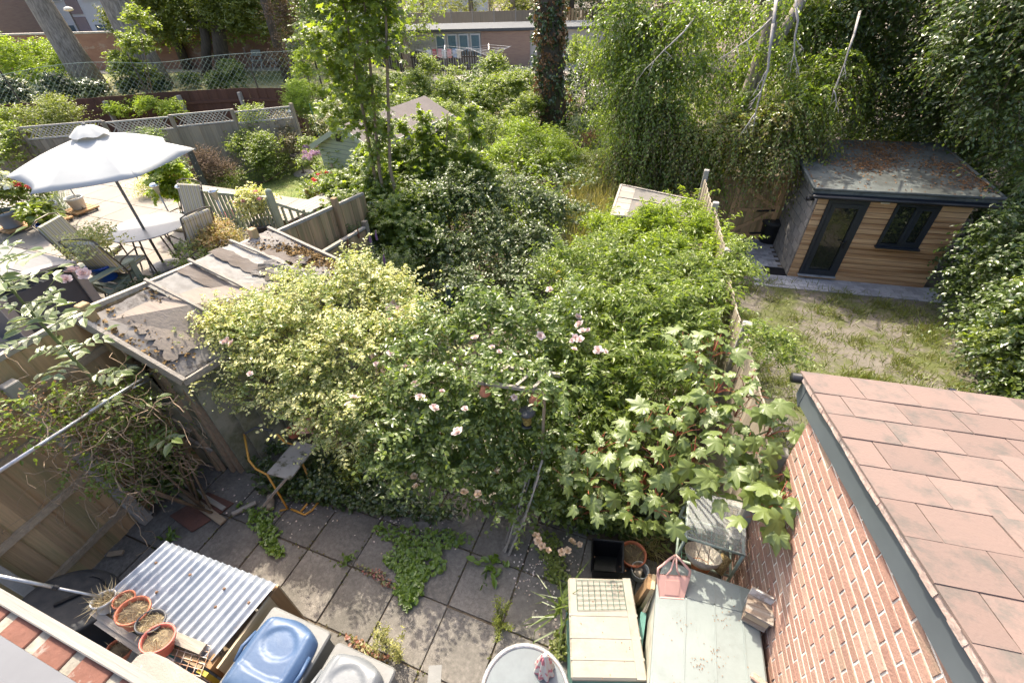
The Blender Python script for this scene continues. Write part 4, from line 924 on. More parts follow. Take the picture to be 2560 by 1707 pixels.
vb.f = [(i*ns+j, i*ns+(j+1) % ns, (i+1)*ns+(j+1) % ns, (i+1)*ns+j) for i in range(3) for j in range(ns)]
vb.obj('vent_cap', m_canv, umb, smooth=True); B().lathe([(.02, 0), (.025, .03), (.001, .05)], 10, (UX, UY, zt+.09)).obj('finial', m_pole, umb)
B().tube([(UX, UY, PZ), (UX, UY, zt)], .022, 10).obj('pole', m_pole, umb, smooth=True)
B().lathe([(.001, .09), (.06, .08), (.25, .03), (.26, 0)], 20, (UX, UY, PZ+.006)).obj('base', m_pole, umb)
ntz = PZ+.72
nt = thing('patio_table', 'round grey glass patio table under the pale parasol', 'table', (UX, UY, PZ))
B().lathe([(.001, 0), (.60, 0), (.615, .008), (.60, .016), (.001, .016)], 40, (UX-.05, UY+.1, ntz)).obj('top', mat('grey_glass_top', (.16, .165, .17), .4, var=.08), nt)
for k in range(4): a = k*math.pi/2+.5; B().tube([(UX+.4*math.cos(a), UY+.4*math.sin(a), PZ), (UX+.25*math.cos(a), UY+.25*math.sin(a), ntz)], .015, 8).obj('leg', m_pole, nt)
m_stripe, nt_, b_ = _mat('striped_cushion'); N_ = nt_.nodes; tcn = N_.new('ShaderNodeTexCoord'); sx_ = N_.new('ShaderNodeSeparateXYZ'); nt_.links.new(tcn.outputs['Object'], sx_.inputs[0])
mm = N_.new('ShaderNodeMath'); mm.operation = 'MULTIPLY'; mm.inputs[1].default_value = 11.; nt_.links.new(sx_.outputs[0], mm.inputs[0]); fr_ = N_.new('ShaderNodeMath'); fr_.operation = 'FRACT'; nt_.links.new(mm.outputs[0], fr_.inputs[0])
rp_ = ramp(nt_, [(.45, .43, .36), (.33, .29, .08), (.45, .43, .36), (.16, .16, .16), (.45, .43, .36)]); rp_.color_ramp.interpolation = 'CONSTANT'
for e, p in zip(rp_.color_ramp.elements, (0, .30, .42, .72, .82)): e.position = p
nt_.links.new(fr_.outputs[0], rp_.inputs[0]); nt_.links.new(rp_.outputs[0], b_.inputs['Base Color']); b_.inputs['Roughness'].default_value = .9; MATS['striped_cushion'] = m_stripe
m_chm = mat('bronze_metal', (.11, .095, .075), .4, metal=.4, var=.15)
def make_chair():
    t = thing('patio_chair', 'x', 'chair', (0, 0, 0), group='striped chairs round the patio table')
    M = Matrix.Rotation(rad(-14), 3, 'X')
    def loc(o): o.location = (0, 0, 0); return o
    B().box((0, -.02, .44), (.50, .50, .07)).obj('seat_cushion', m_stripe, t, world=False, bevel=.02)
    B().box(V(0, .27, .46)+M @ V(0, 0, .30), (.50, .06, .62), M=M).obj('back_cushion', m_stripe, t, world=False, bevel=.02)
    for s in (-1, 1):
        x = s*.27
        B().tube([(x, -.27, 0), (x, -.25, .42), (x, -.24, .62), (x, -.15, .66), (x, .2, .64), (x, .29, .6)], .012, 8).obj('arm_leg', m_chm, t, world=False, smooth=True)
        B().tube([(x, .33, 0), (x, .22, .42), (x, .28, .6), (x*.97, .46, 1.08)], .012, 8).obj('back_leg', m_chm, t, world=False, smooth=True)
    for q in ([(-.26, .46, 1.08), (-.13, .475, 1.12), (.13, .475, 1.12), (.26, .46, 1.08)], [(-.26, .42, .98), (.26, .42, .98)], [(-.27, -.24, .39), (.27, -.24, .39)], [(-.27, .22, .39), (.27, .22, .39)]): B().tube(q, .011, 8).obj('cross_rail', m_chm, t, world=False, smooth=True)
    return t
ch0 = make_chair()
for k, (x, y, ang, lb) in enumerate(((-9.20, 4.05, 112, 'striped patio chair with its back to the storage bench, cushion tilted up'), (-8.42, 3.92, 200, 'striped patio chair with its back to the tall fence'), (-7.86, 4.90, 262, 'striped patio chair beside the grey planter, seat in full sun'), (-8.75, 5.45, 8, 'striped patio chair facing the house across the round table'))):
    c = ch0 if k == 0 else copy_tree(ch0); c.location = (x, y, PZ); c.rotation_euler = (0, 0, rad(ang)); c['label'] = lb
# solar torches
def torch(label, foot, top):
    t = thing('solar_torch', label, 'garden torch', foot, group='solar torches on the patio'); d = (top-foot).normalized()
    B().tube([foot, top], .014, 8).obj('stem', m_alu, t, smooth=True)
    B().lathe([(.03, 0), (.065, .15), (.07, .16)], 14, top).obj('shade', mat('amber_glass', (.5, .44, .32), .3, var=.1), t, smooth=True)
    B().lathe([(.09, .155), (.095, .17), (.06, .205), (.001, .215)], 16, top).obj('cap', mat('chrome_cap', (.75, .76, .78), .2, metal=.9), t, smooth=True)
f1 = at(215, 533, z=PZ); torch('solar torch standing alone by the flower pots', f1, V(f1.x, f1.y, PZ+.85))
for lb, p in (('solar torch behind the table in the vine leaves', (-9.6, 5.75)), ('solar torch beside the upright striped chair', (-9.05, 5.85)), ('solar torch by the purple flowers and balustrade', (-8.2, 5.85))): torch(lb, V(p[0], p[1], PZ), V(p[0], p[1], PZ+.82))
# storage bench with slatted curved roof
m_sb = wood('grey_slat', (.19, .185, .178), (.15, .146, .14), .7, 'x', rnd=.06, scale=3, bump=.2); m_sbd = mat('dark_bench_panel', (.055, .06, .07), .6, var=.1)
sbn = thing('slatted_store', 'grey slatted garden store with dark panels and pale corner boards', 'garden store', (-8.9, 2.7, PZ))
bx0, bx1, by0, by1 = -9.9, -8.02, 2.2, 3.22
B().box(((bx0+bx1)/2, (by0+by1)/2, PZ+.42), (bx1-bx0-.06, by1-by0-.1, .84)).obj('panel', m_sbd, sbn)
for k in range(6):
    y = by0+(by1-by0)*(k+.5)/6; z = PZ+.90+.10*math.sin(math.pi*(k+.7)/6.5)
    B().box(((bx0+bx1)/2-.06, y, z), (bx1-bx0-.12, (by1-by0)/6-.018, .025)).obj('roof_slat', m_sb, sbn)
vbb = B()
for k in range(8):
    y0, y1 = by0+(by1-by0)*k/8, by0+(by1-by0)*(k+1)/8; z0, z1 = [PZ+.93+.10*math.sin(math.pi*(f*6+.7)/6.5) for f in (k/8, (k+1)/8)]
    vbb.bar((bx1-.03, y0, z0), (bx1-.03, y1, z1), .16, .035)
vbb.obj('curved_verge', mat('grey_trim', (.24, .222, .205), .7, var=.08), sbn)
for y in (by0+.05, by1-.05): B().box((bx1+.01, y, PZ+.44), (.04, .11, .88)).obj('corner_board', MATS['grey_trim'], sbn)
# green slatted chair carrying a rose pot
m_sage = mat('sage_paint', (.25, .29, .215), .6, scale=5, var=.08); m_bluep = mat('cobalt_pot', (.01, .06, .33), .2, var=.15)
adc = thing('adirondack_chair', 'sage green wooden lounge chair behind the tall fence', 'chair', (-8.35, 3.5, PZ)); A = V(-8.42, 3.62, PZ)
for s in (-1, 1):
    B().bar(A+V(s*.28, .3, 0), A+V(s*.28, .32, .55), .03, .09, up=(0, 1, 0)).obj('front_leg', m_sage, adc); B().bar(A+V(s*.28, .36, .56), A+V(s*.3, -.42, .54), .13, .025).obj('armrest', m_sage, adc)
    B().bar(A+V(s*.24, .3, .34), A+V(s*.24, -.45, .08), .03, .1).obj('side_rail', m_sage, adc)
for k in range(5): B().bar(A+V(-.27, .28-k*.11, .36-k*.035), A+V(.27, .28-k*.11, .36-k*.035), .095, .02).obj('seat_slat', m_sage, adc)
for k in range(5): B().bar(A+V(-.2+k*.1, -.22, .26), A+V(-.22+k*.11, -.52, .92), .085, .018, up=(0, 1, 0)).obj('back_slat', m_sage, adc)
pot('cobalt blue pot holding a pale pink rose bush', A+V(.02, .02, .34), .19, .26, m_bluep, straw=0)
# flower pots on wheeled caddies by the far fence
m_gpot = mat('grey_glaze', (.26, .29, .33), .45, var=.1); m_caddy = wood('caddy_wood', (.42, .24, .1), (.33, .18, .07), .7, 'x')
PP = [('pale grey glazed pot of white hydrangea on a caddy', -13.15, 4.75, .22, .34, m_gpot, 1), ('blue grey glazed pot of red geraniums', -12.7, 5.25, .22, .34, m_gpot, 1), ('short cobalt pot of broad leaves by the geraniums', -12.35, 4.95, .17, .2, m_bluep, 0), ('round off-white pot by the blue grass', -12.75, 5.85, .17, .26, m_white, 1), ('grey glazed pot with a climbing vine behind the table', -9.75, 6.1, .2, .22, m_gpot, 0), ('black pot of yellow flowered camellia by the balustrade', -7.75, 6.25, .24, .25, m_dgrey, 0)]
for lb, x, y, r, h, m, cad in PP:
    if cad:
        t = thing('plant_caddy', 'wheeled wooden caddy under the ' + lb.replace(' on a caddy', ''), 'plant caddy', (x, y, PZ), group='plant caddies')
        for k in range(4): B().box((x-.21+k*.14, y, PZ+.08), (.11, .5, .03), rz=.3*0).obj('slat', m_caddy, t)
        for sx in (-.2, .2):
            for sy in (-.2, .2): B().tube([(x+sx-.012, y+sy, PZ+.035), (x+sx+.012, y+sy, PZ+.035)], .032, 8).obj('castor', m_dgrey, t)
    pot(lb, V(x, y, PZ+(.096 if cad else .005)), r, h, m, straw=0)
pl = thing('grey_planter', 'square dark grey planter of golden foliage by the fence', 'planter', (-7.3, 4.95, PZ)); 
B().prism([(-7.55, 4.72, PZ), (-7.05, 4.8, PZ), (-7.12, 5.25, PZ), (-7.62, 5.17, PZ)], (0, 0, .42)).obj('box', mat('planter_grey', (.07, .072, .08), .6), pl)
# bird table, dotted strip and balustrade
bt = thing('bird_table', 'plain wooden bird table on an orange timber post', 'bird table', (-10.1, 6.75, PZ-.4)); q = at(425, 425, z=2.15)
B().bar((q.x, q.y, .4), (q.x, q.y, 2.13), .1, .1, up=(1, 0, 0)).obj('post', wood('orange_post', (.40, .24, .11), (.31, .18, .08), .8, 'z'), bt)
B().box((q.x, q.y, 2.15), (.42, .34, .03)).obj('tray', m_oldwg, bt); B().box((q.x, q.y+.17, 2.19), (.42, .02, .05)).obj('lip', m_oldwg, bt); B().box((q.x, q.y-.05, 2.18), (.3, .1, .02)).obj('lip', m_oldwg, bt)
dp = thing('dotted_screen', 'tall narrow dark screen with white dots beside the lawn', 'screen', at(495, 455, z=.9)); a, b = at(470, 370, z=1.75), at(497, 455, z=.75)
b = V(a.x, a.y, -.2); B().bar(b, a, .16, .03, up=(1, 0, 0)).obj('strip', mat('dark_strip', (.05, .05, .052), .7, var=.2), dp)
db_ = B()
for k in range(26): db_.lathe([(.001, .004), (.012, .0)], 6, V(a.x+.05*math.cos(k*2.4), a.y-.025, -.1+k*.07), Matrix.Rotation(rad(90), 3, 'X'))
o = db_.obj('dots', m_white, dp); o['kind'] = 'stuff'
bal = thing('balustrade', 'sage green timber balustrade along the patio edge', 'balustrade', (-8.3, 6.8, PZ)); n1, n2 = V(-9.35, 6.55, PZ), V(-7.32, 6.62, PZ)
n1 = at(500, 545, z=PZ); n2 = at(700, 565, z=PZ); n1 = V(at(486, 465, z=PZ+.95).x, at(486, 465, z=PZ+.95).y, PZ); n2 = V(at(672, 482, z=PZ+.9).x, at(672, 482, z=PZ+.9).y, PZ)
for p, h in ((n1, .98), (n2, .98)): 
    B().bar(p+V(0, 0, -.3), p+V(0, 0, h-.08), .1, .1, up=(1, 0, 0)).obj('newel', m_sage, bal, bevel=.01); B().lathe([(.05, -.09), (.06, -.06), (.055, -.03), (.001, .0)], 12, p+V(0, 0, h)).obj('newel_cap', m_sage, bal, smooth=True)
B().bar(n1+V(0, 0, .85), n2+V(0, 0, .8), .07, .05).obj('handrail', m_sage, bal); B().bar(n1+V(0, 0, .12), n2+V(0, 0, .1), .05, .05).obj('bottom_rail', m_sage, bal)
for k in range(1, 17): p = n1.lerp(n2, k/17); B().bar(p+V(0, 0, .12), p+V(0, 0, .83), .04, .04, up=(1, 0, 0)).obj('spindle', m_sage, bal)
n3 = n2+V(.1, .75, -.35); B().bar(n3+V(0, 0, -.5), n3+V(0, 0, .6), .09, .09, up=(1, 0, 0)).obj('newel', m_sage, bal, bevel=.01); B().bar(n2+V(0, 0, .7), n3+V(0, 0, .5), .06, .05).obj('stair_rail', m_sage, bal)
for k in range(1, 5): p = n2.lerp(n3, k/5); B().bar(p+V(0, 0, 0), p+V(0, 0, .62), .035, .035, up=(1, 0, 0)).obj('spindle', m_sage, bal)
dk = thing('plank_bench', 'long grey planked bench top running beside the boundary fence', 'bench', (-7.4, 8, 0)); d0, d1 = at(735, 545, z=1.35), at(900, 470, z=1.2); dd = (d1-d0).normalized(); dn = V(-dd.y, dd.x, 0)
m_dk = wood('decking_grey', (.32, .285, .245), (.25, .225, .195), .85, 'x', rnd=.1)
for k in range(5): B().bar(d0+dn*(.0+k*.115)-dd*.2, d1+dn*(k*.115)+dd*1., .105, .03).obj('plank', m_dk, dk)
for f in (.05, .5, .95): p = d0.lerp(d1, f)+dn*.25; B().bar(V(p.x, p.y, -.3), p+V(0, 0, -.02), .4, .06, up=(1, 0, 0)).obj('trestle', m_fgrey, dk)
bl = thing('raised_bed_edge', 'dark sleeper edging beside the summerhouse', 'raised bed', at(800, 465, z=0)); B().bar(at(765, 487, z=.35), at(828, 463, z=.35), .08, .3).obj('sleeper', m_fbrown, bl)
# bird bath and feeder on the lawn
q = at(760, 434, z=LZ); bb = thing('bird_bath', 'dark iron bird bath on a round slab at the lawn corner', 'bird bath', q)
B().lathe([(.14, 0), (.05, .06), (.03, .1), (.03, .5), (.05, .56), (.25, .62), (.27, .66), (.22, .64), (.001, .62)], 20, q).obj('bowl_and_stem', mat('iron_brown', (.09, .07, .06), .6), bb, smooth=True)
for k, (dx, dy) in enumerate(((0, 0), (.75, .15))):
    t = thing('stepping_stone', ('round stone slab under the bird bath', 'flat stone slab beside the summerhouse door')[k], 'stone slab', q+V(dx, dy, 0)); B().lathe([(.001, .03), (.34, .03), (.36, 0)], 12, q+V(dx, dy, 0)).obj('slab', m_post, t)
q = at(772, 402, z=LZ); bf = thing('bird_feeder', 'green hooked pole with hanging seed feeder by the shrubs', 'bird feeder', q); m_tg = mat('teal_steel', (.03, .16, .15), .4)
B().tube([q, q+V(0, 0, 1.75), q+V(-.06, 0, 1.86), q+V(-.16, -.02, 1.86), q+V(-.2, -.02, 1.78)], .012, 6).obj('pole', m_tg, bf); B().lathe([(.001, .08), (.09, .0), (.04, -.01), (.04, -.36), (.06, -.38), (.06, -.42)], 12, q+V(-.2, -.02, 1.68)).obj('feeder', mat('feeder_grey', (.35, .38, .36), .4, col2=(.2, .24, .25)), bf)
q2 = q+V(.35, .55, 0); hk = thing('shepherd_hook', 'plain green hooked pole leaning behind the feeder', 'pole', q2); B().tube([q2, q2+V(-.08, 0, 1.85)], .012, 6).obj('pole', m_tg, hk)
# ================================================================== SUMMERHOUSE
m_pgrn = mat('pale_green_cladding', (.33, .355, .275), .65, scale=3, var=.06, rnd=.05); m_sroof = mat('brown_felt_roof', (.165, .14, .13), .9, scale=2, bump=.3, bscale=60, col2=(.135, .115, .105), col3=(.13, .09, .05), s3=1.1, sharp=(.6, .7))
c0 = at(828, 478, z=LZ); su = V(math.cos(rad(20)), math.sin(rad(20)), 0); 
A0 = V(c0.x, c0.y, LZ); EV = 1.5
e_l = atn(798, 362, A0, V(-su.y, su.x, 0))
gdir = (at(1010, 540, z=LZ)-A0); gdir = V(.94, -.0, 0).normalized(); gdir = V(math.cos(rad(-6)), math.sin(rad(-6)), 0); ddir = V(-gdir.y, gdir.x, 0)
GWd, GD = 2.4, 3.9
sh = thing('summerhouse', 'pale green boarded summerhouse with a brown felt pitched roof', 'summerhouse', A0)
def sl_(x, y, z): return A0 + gdir*x + ddir*y + V(0, 0, z)
B().prism([sl_(.03, .03, 0), sl_(GWd-.03, .03, 0), sl_(GWd-.03, .03, EV), sl_(GWd/2, .03, EV+.5), sl_(.03, .03, EV)], ddir*(GD-.06)).obj('wall', m_pgrn, sh)
Ms = Matrix((gdir, ddir, V(0, 0, 1))).transposed()
for k in range(18):
    z = .06+k*.125; f = 1 if z < EV else max(.05, 1-(z-EV)/.5)
    if f > .08: piece('cladding_board', sl_(GWd/2, .012, z), (GWd*f, .03, .118), m_pgrn, sh, M=Ms @ Matrix.Rotation(.1, 3, 'X'))
for k in range(13):
    z = .06+k*.125; piece('cladding_board', sl_(GWd-.012, GD/2, z), (.03, GD, .118), m_pgrn, sh, M=Ms)
for s in (-1, 1):
    ex = GWd/2+s*(GWd/2+.17); ze = EV-.1
    B().prism([sl_(GWd/2, -.15, EV+.56), sl_(ex, -.15, ze), sl_(ex, GD+.15, ze), sl_(GWd/2, GD+.15, EV+.56)], (0, 0, .03)).obj('roof', m_sroof, sh)
    B().bar(sl_(GWd/2, -.165, EV+.54), sl_(ex, -.165, ze-.02), .025, .13).obj('bargeboard', m_pgrn, sh)
B().box(sl_(GWd/2-.28, -.02, EV+.2), (.2, .02, .2), M=Ms).obj('vent', m_blk, sh); B().box(sl_(.35, -.015, .85), (.08, .03, .16), M=Ms).obj('nest_hole', mat('small_box', (.3, .22, .2), .8), sh)
# ================================================================== TRELLIS FENCE, BROWN FENCE
TL = [V(-21.5, 7.2, 0), V(-19.2, 8.6, 0), V(-17.4, 9.9, 0), V(-15.9, 11.05, 0), V(-14.5, 12.2, 0), V(-13.1, 13.4, 0)]
tf = thing('trellis_fence', 'weathered grey board fence topped with diamond trellis behind the lawn', 'fence', (-16, 11, LZ)); tz_ = 1.42
m_trel = mat('grey_trellis', (.4, .375, .33), .9, var=.15)
for k in range(5):
    a, b = TL[k], TL[k+1]; dz = (.0, .06, .0, .04, -.04)[k]
    d, nrm, rz, L = board_fence(tf, a, b, (tz_+dz-.02, tz_+dz-.02), LZ, .16, m_fgrey, -1)
    for zz in (tz_+.02, tz_+.36): B().bar(a+V(0, 0, zz+dz), b+V(0, 0, zz+dz), .045, .045).obj('trellis_rail', m_trel, tf)
    tb2 = B(); n = int(L/.115)
    for i in range(-3, n+1):
        for s in (-1, 1):
            x0 = i*.115; x1 = x0+.30
            if s < 0: x0, x1 = x1, x0
            za, zb2 = tz_+.04+dz, tz_+.34+dz
            lo_, hi_ = min(x0, x1), max(x0, x1)
            if lo_ < .03 or hi_ > L-.03: continue
            tb2.bar(a+d*x0+V(0, 0, za)+nrm*.006*s, a+d*x1+V(0, 0, zb2)+nrm*.006*s, .01, .022)
    o = tb2.obj('lattice', m_trel, tf); o['kind'] = 'stuff'
for p in TL: B().bar(p+V(0, 0, LZ), p+V(0, 0, tz_+.42), .1, .1, up=(1, 0, 0)).obj('post', m_fgrey, tf)
BL = [V(-31, 9.0, 0), V(-28.6, 10.8, 0), V(-26.3, 12.5, 0), V(-24., 14.2, 0), V(-21.7, 15.9, 0), V(-19.4, 17.1, 0), V(-16.6, 17.8, 0)]
bf2 = thing('brown_fence', 'dark red-brown stained board fence with pale concrete posts', 'fence', (-24, 14.2, 0)); m_rb = wood('red_brown_stain', (.10, .048, .032), (.075, .036, .024), .85, 'z', rnd=.15, scale=2)
for k in range(6):
    a, b = BL[k], BL[k+1]; d, nrm, rz, L = board_fence(bf2, a, b, (1.42, 1.42), -.45, .2, m_rb, -1)
    B().bar(a+nrm*.04+V(0, 0, .95), b+nrm*.04+V(0, 0, .95), .05, .1).obj('rail', m_rb, bf2)
    if k > 0: B().bar(a+nrm*.09+V(0, 0, -.4), a+nrm*.09+V(0, 0, 1.28), .15, .13, up=(1, 0, 0)).obj('post', m_post, bf2)
# ================================================================== FAR BACKGROUND
m_bfar = mat('old_brickwork', (.34, .19, .135), .9, scale=1.2, col2=(.28, .145, .105), col3=(.40, .33, .27), s3=.35, sharp=(.56, .66), stretch=(1, 1, 3))
W0, W1 = at(120, 178, z=FLZ), at(690, 168, z=FLZ); wd = (W1-W0).normalized(); W0 = W0-wd*12; W1 = W1+wd*1
fw_ = thing('far_brick_wall', 'long old red brick garden wall beyond the far lawn', 'wall', W0); wn_ = V(wd.y, -wd.x, 0)
B().bar(W0+V(0, 0, 1.05), W1+V(0, 0, 1.05), .25, 2.1).obj('wall', m_bfar, fw_)
for k in range(7): p = W0.lerp(W1, k/6); B().bar(p+wn_*.16, p+wn_*.16+V(0, 0, 2.1), .4, .14, up=wd).obj('pier', m_bfar, fw_)
B().bar(W0+V(0, 0, 2.14), W1+V(0, 0, 2.14), .34, .1).obj('coping', mat('pale_coping', (.42, .38, .34), .9), fw_)
fpth = struct(B().prism([W0+wn_*.3, W1+wn_*.3, W1+wn_*1.6, W0+wn_*1.6], (0, 0, .012)).obj('far_path', mat('pale_path', (.55, .47, .38), .9, var=.1)))
m_bpnk = mat('brown_brick', (.33, .235, .18), .9, scale=2, col2=(.28, .19, .15), stretch=(1, 1, 6), bump=.2); m_wht = mat('white_render', (.58, .58, .57), .7, var=.04); m_wing = mat('window_glass_far', (.10, .14, .15), .1, spec=.7); m_purp = mat('mauve_panel', (.27, .21, .2), .8, var=.05)
fd = (at(420, 40, z=3)-at(100, 60, z=3)); 
def facade(name, label, P, d, Lw, z0, z1, m):
    t = thing(name, label, 'building', P); n = V(-d.y, d.x, 0); B().prism([P+V(0, 0, z0-P.z), P+d*Lw+V(0, 0, z0-P.z), P+d*Lw+n*8+V(0, 0, z0-P.z), P+n*8+V(0, 0, z0-P.z)], (0, 0, z1-z0)).obj('wall', m, t); return t, n
P = W0 + V(-8, 9, 0) + wd*4; flat, fn = facade('apartment_block', 'white rendered apartment block with mauve panels beyond the brick wall', P, wd, 32, .4, 9.5, m_wht)
for k in range(9):
    for j in range(3):
        q = P+wd*(2+k*3.4)-fn*.04; zc = 1.7+j*2.8
        B().bar(q+wd*1.75+V(0, 0, zc-P.z+.1), q+wd*2.9+V(0, 0, zc-P.z+.1), .08, 2.6).obj('mauve_panel', m_purp, flat)
        w = B().bar(q+V(0, 0, zc+.3-P.z), q+wd*1.6+V(0, 0, zc+.3-P.z), .1, 1.25).obj('window', m_wht, flat)
        for e in (.1, .85): B().bar(q-fn*.04+wd*e+V(0, 0, zc+.3-P.z), q-fn*.04+wd*(e+.65)+V(0, 0, zc+.3-P.z), .1, 1.05).obj('pane', m_wing, w)
B().bar(P-fn*.6+V(0, 0, 1.9-P.z), P-fn*.6+wd*32+V(0, 0, 1.9-P.z), 1.2, .3).obj('canopy', m_wht, flat)
ends, en = facade('brick_end_block', 'brown brick end gable of the flats at the far left', W0+V(-6, 1.5, 0)+wd*3, wd, 6.4, .4, 9., m_bpnk)
pl2 = W0+wd*13+V(0, 2.5, 0); lamp = thing('street_lamp', 'small globe lamp in front of the white flats', 'street lamp', pl2); B().tube([pl2, pl2+V(0, 0, 3.2)], .05, 8).obj('post', m_dgrey, lamp); B().lathe([(.05, 0), (.3, .05), (.25, .2), (.001, .28)], 14, pl2+V(0, 0, 3.2)).obj('lantern', mat('cream_globe', (.7, .66, .55), .4), lamp, smooth=True)
# garages
ga, gb2 = at(1085, 172, z=-.8), at(1560, 165, z=-.8); gdd = (gb2-ga).normalized(); gnn = V(-gdd.y, gdd.x, 0)
gar = thing('garage_block', 'long flat roofed garage block with blue glazing and a brown brick end', 'garage block', ga)
GLn = (gb2-ga).length; gh = 2.45
m_conc = mat('pale_concrete_panel', (.42, .40, .37), .9, scale=1.5, var=.1)
B().prism([ga-gdd*7, gb2+gdd*2, gb2+gdd*2+gnn*5, ga-gdd*7+gnn*5], (0, 0, gh)).obj('wall', m_conc, gar)
B().prism([ga-gdd*7.2-gnn*.25+V(0, 0, gh), gb2+gdd*2.2-gnn*.25+V(0, 0, gh), gb2+gdd*2.2+gnn*5.2+V(0, 0, gh), ga-gdd*7.2+gnn*5.2+V(0, 0, gh)], (0, 0, .18)).obj('roof', mat('grey_felt_flat', (.09, .095, .1), .9, var=.1), gar)
b0 = atn(1205, 130, ga, gnn); b1 = atn(1325, 130, ga, gnn); bx_, bx2 = (b0-ga).dot(gdd), (b1-ga).dot(gdd)
B().bar(ga+gdd*bx_-gnn*.06+V(0, 0, gh/2), ga+gdd*bx2-gnn*.06+V(0, 0, gh/2), .12, gh-.06).obj('brick_panel', m_bpnk, gar)
g0 = (atn(1088, 110, ga, gnn)-ga).dot(gdd); gw = (bx_-g0)/4
m_blueg = mat('blue_panel', (.10, .17, .20), .35, var=.12)
for k in range(4):
    a = ga+gdd*(g0+k*gw+.08)-gnn*.05; b = ga+gdd*(g0+(k+1)*gw-.08)-gnn*.05
    w = B().bar(a+V(0, 0, 1.55), b+V(0, 0, 1.55), .1, 1.5).obj('window', m_wht, gar); B().bar(a+gdd*.08-gnn*.05+V(0, 0, 1.55), b-gdd*.08-gnn*.05+V(0, 0, 1.55), .04, 1.3).obj('pane', m_blueg, w)
dq = ga+gdd*(g0-2.)-gnn*.05; B().bar(dq+V(0, 0, .85), dq+gdd*1.6+V(0, 0, .85), .08, 1.7).obj('door', mat('grey_door', (.35, .34, .32), .8), gar)
# paling fence in front of the garages
pk = thing('paling_fence', 'dark weathered paling fence before the blue garage windows', 'fence', ga); p0 = ga+gdd*(g0-8)-gnn*2.6; p1 = ga+gdd*(bx_+.2)-gnn*2.6
m_dkf = mat('dark_paling', (.10, .085, .07), .95, rnd=.3)
npal = int((p1-p0).length/.19)
pme2 = B().box((0, 0, 0), (.12, .03, 1.5)).mesh('pale', m_dkf)
for k in range(npal): o = link('pale', pme2, pk); o.location = p0.lerp(p1, k/npal)+V(0, 0, .72+rnd.uniform(-.04, .04)); o.rotation_euler = (0, 0, math.atan2(gdd.y, gdd.x))
for zz in (.35, 1.1): B().bar(p0+gnn*.04+V(0, 0, zz), p1+gnn*.04+V(0, 0, zz), .05, .09).obj('rail', m_dkf, pk)
fb0 = ga-gdd*6+gnn*9+V(0, 0, 0); f2 = thing('far_panel_fence', 'grey panel fence with concrete posts behind the garages', 'fence', fb0)
for k in range(7):
    a = fb0+gdd*k*2; B().bar(a+V(0, 0, 1.9), a+gdd*1.9+V(0, 0, 1.9), .06, 2.6).obj('panel', m_fgrey, f2); B().bar(a-gdd*.05, a-gdd*.05+V(0, 0, 3.4), .1, .1, up=(1, 0, 0)).obj('post', m_post, f2)
fb1 = gb2-gdd*5+gnn*8; f3 = thing('far_brown_fence', 'brown slatted fence above the garage roof beside the ivy trunk', 'fence', fb1)
for k in range(40): B().bar(fb1+gdd*k*.3, fb1+gdd*k*.3+V(0, 0, 3.3), .22, .03, up=gnn).obj('slat', m_fbrown, f3)
# rotary dryers
def dryer(label, p, R, wash):
    t = thing('rotary_dryer', label, 'rotary dryer', p, group='rotary dryers before the garages'); m = m_alu; B().tube([p, p+V(0, 0, 1.7)], .03, 6).obj('pole', m, t)
    for k in range(4): a = k*math.pi/2+.4; B().tube([p+V(0, 0, 1.25), p+V(R*math.cos(a), R*math.sin(a), 1.85)], .018, 5).obj('arm', m, t)
    lb = B()
    for f in (.35, .55, .75, .95): lb.tube([p+V(R*f*math.cos(k*math.pi/2+.4), R*f*math.sin(k*math.pi/2+.4), 1.25+.6*f) for k in range(5)], .008, 4)
    o = lb.obj('lines', m_wht, t); o['kind'] = 'stuff'
    return t
dA = ga+gdd*((atn(1140, 130, ga, gnn)-ga).dot(gdd))-gnn*4.5; dB = ga+gdd*((atn(1240, 130, ga, gnn)-ga).dot(gdd))-gnn*4.
dryer('rotary dryer hung with red and white washing before the paling fence', V(dA.x, dA.y, -.8), 1.9, True); dryer('empty rotary dryer before the brown brick garage end', V(dB.x, dB.y, -.8), 1.6, False)
for k in range(7):
    p = V(dA.x, dA.y, 0)+gdd*(-1.2+k*.36)+gnn*.2*(k % 3); t = thing('washing', ['small white cloth', 'red patterned cloth', 'pale pink cloth', 'white towel', 'red and white cloth', 'blue grey cloth', 'cream cloth'][k] + ' pegged on the rotary dryer', 'laundry', p, group='washing on the rotary dryer')
    B().bar(p+V(0, 0, .72), p+gdd*.3+V(0, 0, .72), .015, .55).obj('cloth', mat('wash_%d' % k, [(.7, .7, .7), (.45, .12, .12), (.65, .4, .4), (.75, .75, .72), (.6, .3, .28), (.3, .4, .55), (.65, .6, .5)][k], .9), t)
# low retaining wall and pale yard
yd = struct(B().prism([ga-gdd*12-gnn*8, gb2-gnn*8, gb2, ga-gdd*12], (0, 0, .02)).obj('yard', mat('yard_concrete', (.3, .27, .23), .9, scale=.6, var=.12)))
rw = thing('yard_wall', 'low dark brick wall edging the garage yard', 'wall', ga); a = ga-gnn*8+gdd*3; B().bar(a+V(0, 0, -.1), a+gdd*9+V(0, 0, -.1), .3, .9).obj('wall', mat('dark_brick', (.10, .06, .045), .9), rw); B().bar(a+V(0, 0, .38), a+gdd*9+V(0, 0, .38), .36, .07).obj('coping', m_post, rw)
